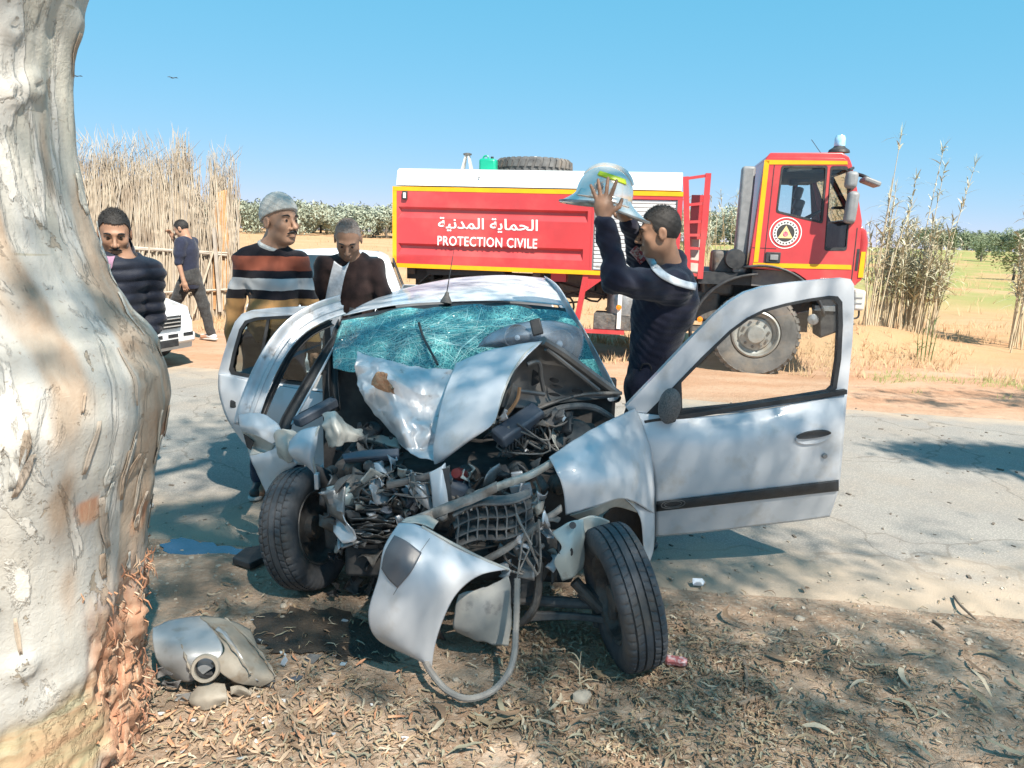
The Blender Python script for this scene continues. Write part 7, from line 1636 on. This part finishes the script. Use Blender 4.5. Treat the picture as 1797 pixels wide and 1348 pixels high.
simple_car('pickup_truck', 'white pickup with dark slatted grille half hidden behind the tree trunk', (f1.x, 8.7), (.955, -.30), [(0, .70), (.08, .90), (.5, .98), (1.2, 1.04), (1.75, 1.55), (2.1, 1.62), (3.2, 1.62), (3.45, 1.05), (4.9, 1.02), (5.0, .9)], 1.62, .86, True, .1).scale = (1, 1, .80)
f2 = P(566, 520, 7.5)
simple_car('parked_car', 'white car parked behind the man in the striped jumper', (f2.x, 7.5), (.16, -.98), [(0, .70), (.1, .82), (.5, .90), (1.0, .98), (1.6, 1.38), (2.0, 1.42), (3.0, 1.40), (3.6, .98), (4.1, .95), (4.2, .8)], 1.42, .82)
# ---------------------------------------------------------------- torn wing lying by the tree
M['dustysilver'] = mat('dusty grey silver panel', (.44, .46, .48), (.36, .37, .37), 6, rough=.4, metal=.3, c3=(.27, .24, .2), s3=9, lo3=.55, hi3=.72)
M['dirtycream'] = mat('dirty cream panel', (.34, .31, .26), (.24, .21, .17), 9, rough=.7, c3=(.2, .15, .1), s3=12, lo3=.55, hi3=.7)
wg = empty('torn_wing', Gs(380, 1215), 'crumpled silver wing with a round hole lying at the foot of the tree', 'car part')
def wp(rows, nm, m, nu=20, nv=20, c=.0, cs=9, seed=0, e=.003): return patch(PR(*rows), nu, nv, c, cs, seed, .002, e).build(nm, m, wg, smooth=True, angle=40, solid=.006, recalc=False)
wp([[(268, 1102, 2.62), (305, 1087, 2.68), (350, 1082, 2.74)], [(268, 1128, 2.54), (315, 1115, 2.56), (378, 1104, 2.62)], [(275, 1160, 2.50), (322, 1155, 2.48), (392, 1140, 2.525)], [(300, 1192, 2.52), (332, 1197, 2.49), (374, 1172, 2.49)]], 'wing_panel', M['dustysilver'], 24, 24, .035, 6)
wp([[(350, 1082, 2.74), (395, 1083, 2.76), (440, 1105, 2.74)], [(378, 1104, 2.62), (415, 1122, 2.6), (462, 1155, 2.6)], [(395, 1140, 2.52), (430, 1168, 2.5), (483, 1190, 2.54)], [(370, 1165, 2.48), (410, 1195, 2.48), (458, 1206, 2.52)]], 'wing_flange', M['dirtycream'], 24, 24, .05, 7, 3)
wp([[(378, 1104, 2.60), (385, 1100, 2.62), (395, 1110, 2.6)], [(405, 1135, 2.54), (415, 1138, 2.53), (425, 1150, 2.53)], [(430, 1185, 2.49), (440, 1185, 2.49), (455, 1196, 2.5)]], 'ridge', M['dustysilver'], 8, 16, .004)
rc = P(362, 1172, 2.455)
rg_ = MB().lathe([(.036, .006), (.044, -.004), (.050, .008), (.046, .02), (.036, .02)], rc, (.15, -1, .35), 28, closed=True).build('hole_rim', M['dirtycream'], wg, smooth=True)
MB().lathe([(.038, .012), (.036, .05), (.001, .055)], rc+V((0, .0, 0)), (-.15, 1, -.35), 20).build('hole', M['black'], wg, smooth=True)
wp([[(335, 1215, 2.44), (360, 1198, 2.46), (395, 1200, 2.46)], [(332, 1232, 2.42), (362, 1225, 2.4), (400, 1222, 2.42)], [(345, 1246, 2.42), (365, 1246, 2.40), (395, 1236, 2.43)]], 'torn_lip', M['dirtycream'], 16, 14, .03, 12, 5)
for (r_, nm_) in (([(352, 1084, 2.73), (380, 1106, 2.60), (412, 1142, 2.51), (440, 1182, 2.47)], 'crease'), ([(322, 1100, 2.64), (318, 1125, 2.54), (326, 1155, 2.47), (335, 1180, 2.46)], 'crease'), ([(395, 1085, 2.75), (430, 1115, 2.66), (462, 1152, 2.585), (484, 1188, 2.53)], 'torn_edge')):
    MB().tube(curve_pts([P(*q) for q in r_], 20), [.004+.003*math.sin(k_*1.7) for k_ in range(20)], 6).build(nm_, M['dirtycream'], wg, smooth=True)
RW2 = random.Random(8)
for (x_, y_, d_, s_) in ((300, 1200, 2.5, .07), (320, 1222, 2.46, .06), (420, 1215, 2.47, .08), (450, 1212, 2.5, .06), (385, 1232, 2.43, .06), (290, 1180, 2.5, .06), (470, 1200, 2.53, .05)):
    c_ = P(x_, y_, d_); rows_ = [[c_+V((u_*s_*RW2.uniform(.7, 1.2), RW2.uniform(-.2, .2)*s_, v_*s_*.5+RW2.uniform(-.2, .2)*s_)) for u_ in (-.5, 0, .5)] for v_ in (.5, 0, -.5)]
    patch(rows_, 9, 8, s_*.3, 20, int(x_)).build('torn_scrap', RW2.choice([M['dirtycream'], M['dustysilver'], M['plastic']]), wg, smooth=True, angle=30, solid=.003, recalc=False)
# ---------------------------------------------------------------- loose debris
def on_ground(px, py, dz=0): p_ = Gs(px, py); return V((p_.x, p_.y, p_.z+dz))
a, b = on_ground(412, 985), on_ground(476, 985)
o = MB().prism([on_ground(408, 993, .01), on_ground(430, 975, .01), on_ground(472, 968, .01), on_ground(478, 985, .01), on_ground(440, 1004, .01)], (0, 0, .035)).build('plastic_tray', M['black'], bevel=.006); tag(o, 'flat black plastic tray lying in the puddle beside the left wheel', 'car part')
def blob(name, pts, m, label, cat, dz=.006, kind=None):
    pts = [on_ground(x, y) for x, y in pts]; c = sum(pts, V())/len(pts); ring = []
    n = 60
    for k_ in range(n):
        t = k_/n*len(pts); i0 = int(t); f = t-i0; g_ = lambda q: pts[q % len(pts)]
        p_ = cr(g_(i0-1), g_(i0), g_(i0+1), g_(i0+2), f); p_ = p_+(p_-c)*(.3*nz(p_.x*9, p_.y*9, 2)+.25*nz(p_.x*28, p_.y*28, 5)); ring.append(p_)
    vs = [c]+ring; vs2 = []
    for k_, s in enumerate((.0, .35, .7, 1.0)):
        vs2 += [V((lerp(c.x, q.x, s), lerp(c.y, q.y, s), 0)) for q in ring]
    vs2 = [V((q.x, q.y, max(surf_z(q.x, q.y), gz(q.x, q.y))+dz)) for q in vs2]
    if kind == 'flat': zm = sorted(q.z for q in vs2)[int(len(vs2)*.62)]-dz; vs2 = [V((q.x, q.y, zm)) for q in vs2]
    mb = MB().add(vs2, [(s*n+k_, s*n+(k_+1) % n, (s+1)*n+(k_+1) % n, (s+1)*n+k_) for s in range(3) for k_ in range(n)])
    o = mb.build(name, m, smooth=True, angle=180); tag(o, label, cat); return o
wat = mat('water tinted sky blue', (.02, .07, .17), (.03, .05, .1), 3, rough=.03, spec=1.0); blob('puddle', [(280, 960), (330, 953), (400, 964), (458, 973), (445, 990), (380, 984), (305, 975)], wat, 'thin puddle of spilled fluid coloured like reflected sky on the road edge', 'puddle', .0, 'flat')  # blue of the reflected sky is put into the base colour
oil = mat('wet oily earth', (.045, .035, .028), (.09, .065, .045), 9, rough=.35, rough2=.8, bump=.5, bscale=60)
blob('oil_stain', [(440, 1115), (500, 1075), (580, 1070), (660, 1100), (700, 1150), (640, 1165), (540, 1150), (470, 1145)], oil, 'dark wet oil stain on the earth below the engine', 'stain', .008)
RD = random.Random(31)
def shard(px, py, s, m, name, label, cat, group=None, lift=.006):
    c = on_ground(px, py, lift); n = RD.randint(4, 6); a0 = RD.uniform(0, 6); tilt = Matrix.Rotation(RD.gauss(0, .25), 3, 'X') @ Matrix.Rotation(RD.gauss(0, .25), 3, 'Y')
    pts = [c+tilt @ V((math.cos(a0+k_*6.283/n)*s*RD.uniform(.5, 1), math.sin(a0+k_*6.283/n)*s*RD.uniform(.3, .8), 0)) for k_ in range(n)]
    o = MB().prism(pts, (0, 0, .004)).build(name, m); tag(o, label, cat, group)
gl = mat('pale glass chip', (.45, .55, .62), (.6, .68, .72), 20, rough=.1, coat=.5); wp_ = mat('white plastic chip', (.68, .68, .67), (.55, .55, .53), 15, rough=.5)
for i in range(16): shard(RD.uniform(440, 720), RD.uniform(1060, 1330), RD.uniform(.008, .028), RD.choice([gl, gl, wp_, M['silver']]), 'debris_chip', 'small pale chip of glass or plastic on the littered ground', 'debris', 'pale chips scattered around the wreck')
for i in range(10): shard(RD.uniform(270, 460), RD.uniform(1215, 1340), RD.uniform(.008, .026), RD.choice([gl, wp_, M['silver'], M['dirtycream']]), 'debris_chip', 'small pale chip of glass or plastic on the littered ground', 'debris', 'pale chips scattered around the wreck')
shard(518, 1195, .045, M['bluegrey'], 'mirror_piece', 'blue grey rounded shard lying right of the torn wing', 'debris'); shard(545, 1160, .05, M['plastic'], 'lens_piece', 'flat dark plastic piece on the oily earth below the bumper', 'debris')
shard(498, 1170, .03, M['silver'], 'trim_piece', 'thin white trim strip standing out beside the torn wing', 'debris', lift=.02)
# red drink can crushed beside the right wheel
c = on_ground(1186, 1169, .022); can = empty('drink_can', c, 'crushed red drink can on the leaves beside the right front wheel', 'can')
F_ = MB(); ax = V((1, -.25, .05)).normalized()
F_.lathe([(.001, -.042), (.017, -.042), (.022, -.034), (.020, -.012), (.0185, .0), (.021, .014), (.018, .032), (.013, .042), (.001, .042)], c, ax, 9).build('can_body', mat('red printed can', (.42, .12, .12), (.58, .42, .42), 60, lo=.46, hi=.58, rough=.5, metal=.2), can, smooth=True)
MB().lathe([(.019, -.047), (.016, -.049), (.013, -.044), (.001, -.043)], c, ax, 20).build('can_end', M['steel'], can, smooth=True)
# pale bottle cap on the road edge
c = on_ground(1224, 1026, .012); o = MB().prism([c+V((.035*math.cos(t)*RD.uniform(.7, 1), .02*math.sin(t), .012*math.sin(3*t))) for t in [k_*.6283 for k_ in range(10)]], (0, 0, .005)).build('plastic_scrap', mat('pale blue plastic scrap', (.45, .55, .68), (.6, .65, .7), 20, rough=.3)); tag(o, 'crumpled pale blue plastic scrap on the earth right of the wheel', 'litter')
# stones
stm = mat('pale limestone', (.45, .40, .33), (.34, .29, .23), 9, rough=.9, bump=.4, bscale=30)
def stone(px, py, s, label, group=None):
    c = on_ground(px, py, s*.25); F_ = MB(); vs = []; nu, nv = 10, 7
    for j_ in range(nv):
        for i_ in range(nu):
            t, ph = i_/nu*6.283, j_/(nv-1)*math.pi; d = V((math.cos(t)*math.sin(ph), math.sin(t)*math.sin(ph), math.cos(ph)*.65)); vs.append(c+d*s*(1+.35*nz(d.x*1.7+px, d.y*1.7, d.z*1.7+py)))
    F_.add(vs, [(j_*nu+i_, j_*nu+(i_+1) % nu, (j_+1)*nu+(i_+1) % nu, (j_+1)*nu+i_) for j_ in range(nv-1) for i_ in range(nu)]); tag(F_.build('stone', stm, smooth=True, angle=40), label, 'stone', group)
stone(1022, 1228, .038, 'pale rough stone among the leaves below the hanging hose'); stone(1403, 1088, .022, 'small round white stone in the middle of the leaf litter')
for (x, y) in ((1582, 1112), (1600, 1110), (1700, 1126), (1730, 1138), (1520, 1130), (1550, 1133), (800, 1195), (498, 1065), (495, 1085), (1392, 1102), (330, 990), (290, 975), (560, 1110)): stone(x, y, RD.uniform(.009, .018), 'small pale pebble lying on bare earth', 'loose pebbles on the verge')
# sticks
stk = mat('grey brown stick', (.17, .13, .10), (.26, .21, .16), 20, rough=.9)
def stick(pts, r, label, group=None):
    q = [on_ground(x, y, r) for x, y in pts]; tag(MB().tube(curve_pts(q, 10), [r*lerp(1, .55, k_/9) for k_ in range(10)], 6).build('stick', stk, smooth=True), label, 'stick', group)
stick([(1674, 1050), (1688, 1068), (1712, 1090)], .009, 'dark curved stick on the road edge at the far right'); stick([(1638, 1092), (1648, 1099), (1658, 1108)], .008, 'short broken stick on the earth right of the leaf litter')
stick([(1305, 1165), (1310, 1200), (1308, 1222)], .010, 'upright pointing stick amid the leaves right of the wheel'); stick([(1295, 1240), (1340, 1225), (1380, 1212)], .009, 'long pale stick lying across the leaf litter')
for i in range(90):
    x, y = RD.uniform(640, 1790), RD.uniform(1090, 1340); dx = RD.gauss(0, 34); dy = RD.gauss(0, 9); stick([(x, y), (x+dx*.5+RD.gauss(0, 4), y+dy*.5), (x+dx, y+dy)], RD.uniform(.0015, .004), 'thin grey twig lying in the leaf litter', 'twigs in the leaf litter')
tw = empty('forked_twig', on_ground(1012, 1190), 'pale forked twig standing up in front of the right wheel', 'twig')
bt = on_ground(1018, 1200)
for q in ([bt, bt+V((-.005, .01, .06)), bt+V((.0, .015, .125))], [bt+V((-.003, .01, .05)), bt+V((-.03, .01, .08)), bt+V((-.045, .01, .085))], [bt+V((-.003, .012, .08)), bt+V((-.02, .012, .11)), bt+V((-.035, .012, .12))], [bt, bt+V((.03, 0, .02)), bt+V((.07, .0, .015))]):
    MB().tube(curve_pts(q, 7), [.003, .003, .0028, .0026, .0022, .0018, .0012], 5).build('twig_branch', M['cane'], tw, smooth=True)
# ---------------------------------------------------------------- leaf litter, chips, gravel
lm = [mat('dead leaf straw', (.36, .27, .17), (.27, .20, .125), 8, rough=.8), mat('dead leaf brown', (.26, .17, .105), (.2, .13, .085), 8, rough=.8), mat('dead leaf grey green', (.30, .28, .20), (.24, .22, .155), 8, rough=.75), mat('dead leaf pale', (.50, .43, .32), (.40, .34, .25), 8, rough=.8)]
RB = random.Random(41)
def litter_leaf(mb, x, y, z, ln, w, ang, tilt, bend):
    d = V((math.cos(ang), math.sin(ang), 0)); n = V((-d.y, d.x, 0)); vs = []
    for k_ in range(5):
        t = k_/4; p_ = V((x, y, z+.003+tilt*ln*t+.012*math.sin(math.pi*t)*RB.uniform(.2, 1.2)))+d*ln*(t-.5)+n*bend*ln*(t-.5)**2*2; ww = w*math.sin(math.pi*min(1, t*.86+.07))**.8
        vs += [p_-n*ww+V((0, 0, .003)), p_, p_+n*ww+V((0, 0, .002))]
    mb.add(vs, [(3*k_+j_, 3*k_+j_+1, 3*k_+j_+4, 3*k_+j_+3) for k_ in range(4) for j_ in (0, 1)])
def litter_density(x, y):
    px_far = road_near(x)-y
    if px_far < .15: return .02
    d = .07+.93*sstep(-.1, .45, .72-abs(x-.65)*.66-abs(y-2.55)*.45+.75*nz(x*2.2, y*2.2, 3)); d *= sstep(.1, .8, px_far)
    if x < -.1: d = max(d, .55*sstep(2.75, 2.35, y)*sstep(.15, .6, px_far))
    if x > 1.3: d = max(d*.6, .13*sstep(.1, .9, px_far))
    return d
mbs = [MB() for _ in lm]; k_ = 0; tries = 0
while k_ < 4600 and tries < 60000:
    tries += 1; x, y = RB.uniform(-1.35, 2.4), RB.uniform(1.95, 3.7)
    if RB.random() > litter_density(x, y): continue
    litter_leaf(mbs[RB.choices(range(4), (5, 6, 3, 1.6))[0]], x, y, gz(x, y)+RB.uniform(0, .012), RB.choice([RB.uniform(.012, .04), RB.uniform(.02, .07)]), RB.uniform(.0018, .006), RB.uniform(0, 6.28), RB.gauss(0, .12), RB.gauss(0, .5)); k_ += 1
while k_ < 10500 and tries < 120000:      # broken straw-like bits
    tries += 1; x, y = RB.uniform(-1.35, 2.4), RB.uniform(1.95, 3.8)
    if RB.random() > .15+.85*litter_density(x, y): continue
    a = RB.uniform(0, 6.28); l_ = RB.uniform(.008, .05); c = V((x, y, gz(x, y)+RB.uniform(.001, .008))); d = V((math.cos(a), math.sin(a), RB.gauss(0, .08)))*l_; w_ = V((-d.y, d.x, 0)).normalized()*RB.uniform(.0008, .0024)
    mbs[RB.choices(range(4), (4, 7, 2, 2))[0]].add([c-w_, c+w_, c+d*.6+w_*.8+V((0, 0, .002)), c+d, c+d*.6-w_*.8], [(0, 1, 2, 3, 4)]); k_ += 1
for q, m_ in zip(mbs, lm):
    o = q.build('leaf_litter', m_, smooth=True, angle=180, recalc=False); tag(o, 'dry eucalyptus leaves littering the near ground', 'leaf litter', kind='stuff')
# big single leaves and bark strips that stand out
big_ = [MB() for _ in lm]
for i in range(34):
    px, py = RB.choice([(RB.uniform(1000, 1500), RB.uniform(1090, 1340)), (RB.uniform(700, 1000), RB.uniform(1230, 1340)), (RB.uniform(1400, 1790), RB.uniform(1150, 1340))])
    c = on_ground(px, py, .014); mb = MB(); litter_leaf(mb, c.x, c.y, c.z, RB.uniform(.09, .15), RB.uniform(.008, .014), RB.uniform(0, 6.28), RB.gauss(.05, .15), RB.gauss(0, .6))
    big_[i % 4].add(mb.v, mb.f)
for q, m_ in zip(big_, lm): tag(q.build('large_leaves', m_, smooth=True, angle=180, recalc=False), 'larger curved dry leaves on top of the litter', 'leaf litter', kind='stuff')
chips = [MB(), MB()]
for i in range(520):
    px, py = RB.gauss(430, 130), RB.gauss(1275, 55)
    if not (200 < px < 960 and 1150 < py < 1400): continue
    c = on_ground(px, py, RB.uniform(.002, .02)); s = RB.uniform(.006, .024); rot = Matrix.Rotation(RB.uniform(0, 3.14), 3, 'Z') @ Matrix.Rotation(RB.gauss(0, .5), 3, 'Y'); chips[0 if RB.random() < .3 else 1].tube([c, c+rot @ V((s*1.2, s*.2, 0)), c+rot @ V((s*RB.uniform(1.6, 3), 0, s*.2))], [s*RB.uniform(.1, .3), s*RB.uniform(.15, .45), s*.05], 4)
for q, m_ in zip(chips, (M['wood'], mat('pale bark chip', (.44, .33, .23), (.34, .24, .165), 20, rough=.9))):
    o = q.build('bark_chips', m_); tag(o, 'red and pale wood chips torn from the tree', 'wood chips', kind='stuff')
gv = MB()
for i in range(2600):
    x, y = RB.uniform(-3.2, 4.0), RB.uniform(2.0, 4.6)
    if y > road_near(x)+.25+abs(RB.gauss(0, .25)): continue
    s = abs(RB.gauss(0, .004))+.002; z = max(gz(x, y), surf_z(x, y)); rot = Matrix.Rotation(RB.uniform(0, 3.14), 3, 'Z') @ Matrix.Rotation(RB.uniform(0, 1), 3, 'X'); gv.box((x, y, z+s*.3), (s*2, s*1.5, s), rot)
o = gv.build('gravel', stm); tag(o, 'fine pale gravel along the road edge', 'gravel', kind='stuff')
rs_ = MB()
for i in range(420):
    x, y = RB.uniform(-4, 4.5), RB.uniform(3.6, 8)
    if not road_near(x) < y < road_far(x): continue
    s = abs(RB.gauss(0, .006))+.003; rs_.box((x, y, surf_z(x, y)+s*.3), (s*3, s*1.2, s*.6), Matrix.Rotation(RB.uniform(0, 3.14), 3, 'Z'))
o = rs_.build('road_grit', M['trunk']); tag(o, 'dark bits of bark and grit on the asphalt', 'grit', kind='stuff')
# bark lodged in the crumpled hood
c = P(672, 674, 3.40); mb = MB()
bk = patch(PR([(664, 652, 3.38), (676, 658, 3.36)], [(650, 674, 3.38), (686, 678, 3.35)], [(674, 686, 3.37), (694, 692, 3.36)]), 12, 12, .05, 30, 2, .006, .006).build('bark_chunk', M['wood'], smooth=True, angle=30, solid=.014, recalc=False); tag(bk, 'chunk of reddish bark lodged in the crumpled hood panel', 'bark')
# birds
for (px, py, lb) in ((303, 137, 'dark bird flying high above the reed fence'), (135, 134, 'tiny bird in the sky next to the tree trunk')):
    c = P(px, py, 55); bm_ = empty('bird', c, lb, 'bird'); drk = M['black']
    MB().tube([c+V((-.14, 0, 0)), c, c+V((.16, 0, .01))], [.01, .04, .008], 6).build('bird_body', drk, bm_, smooth=True)
    for s in (-1, 1): MB().add([c+V((-.03, 0, .02)), c+V((.05, 0, .02)), c+V((.02+s*.2, s*.1, .08)), c+V((s*.3, s*.2, .03))], [(0, 1, 2), (0, 2, 3)]).build('wing', drk, bm_, solid=.01)
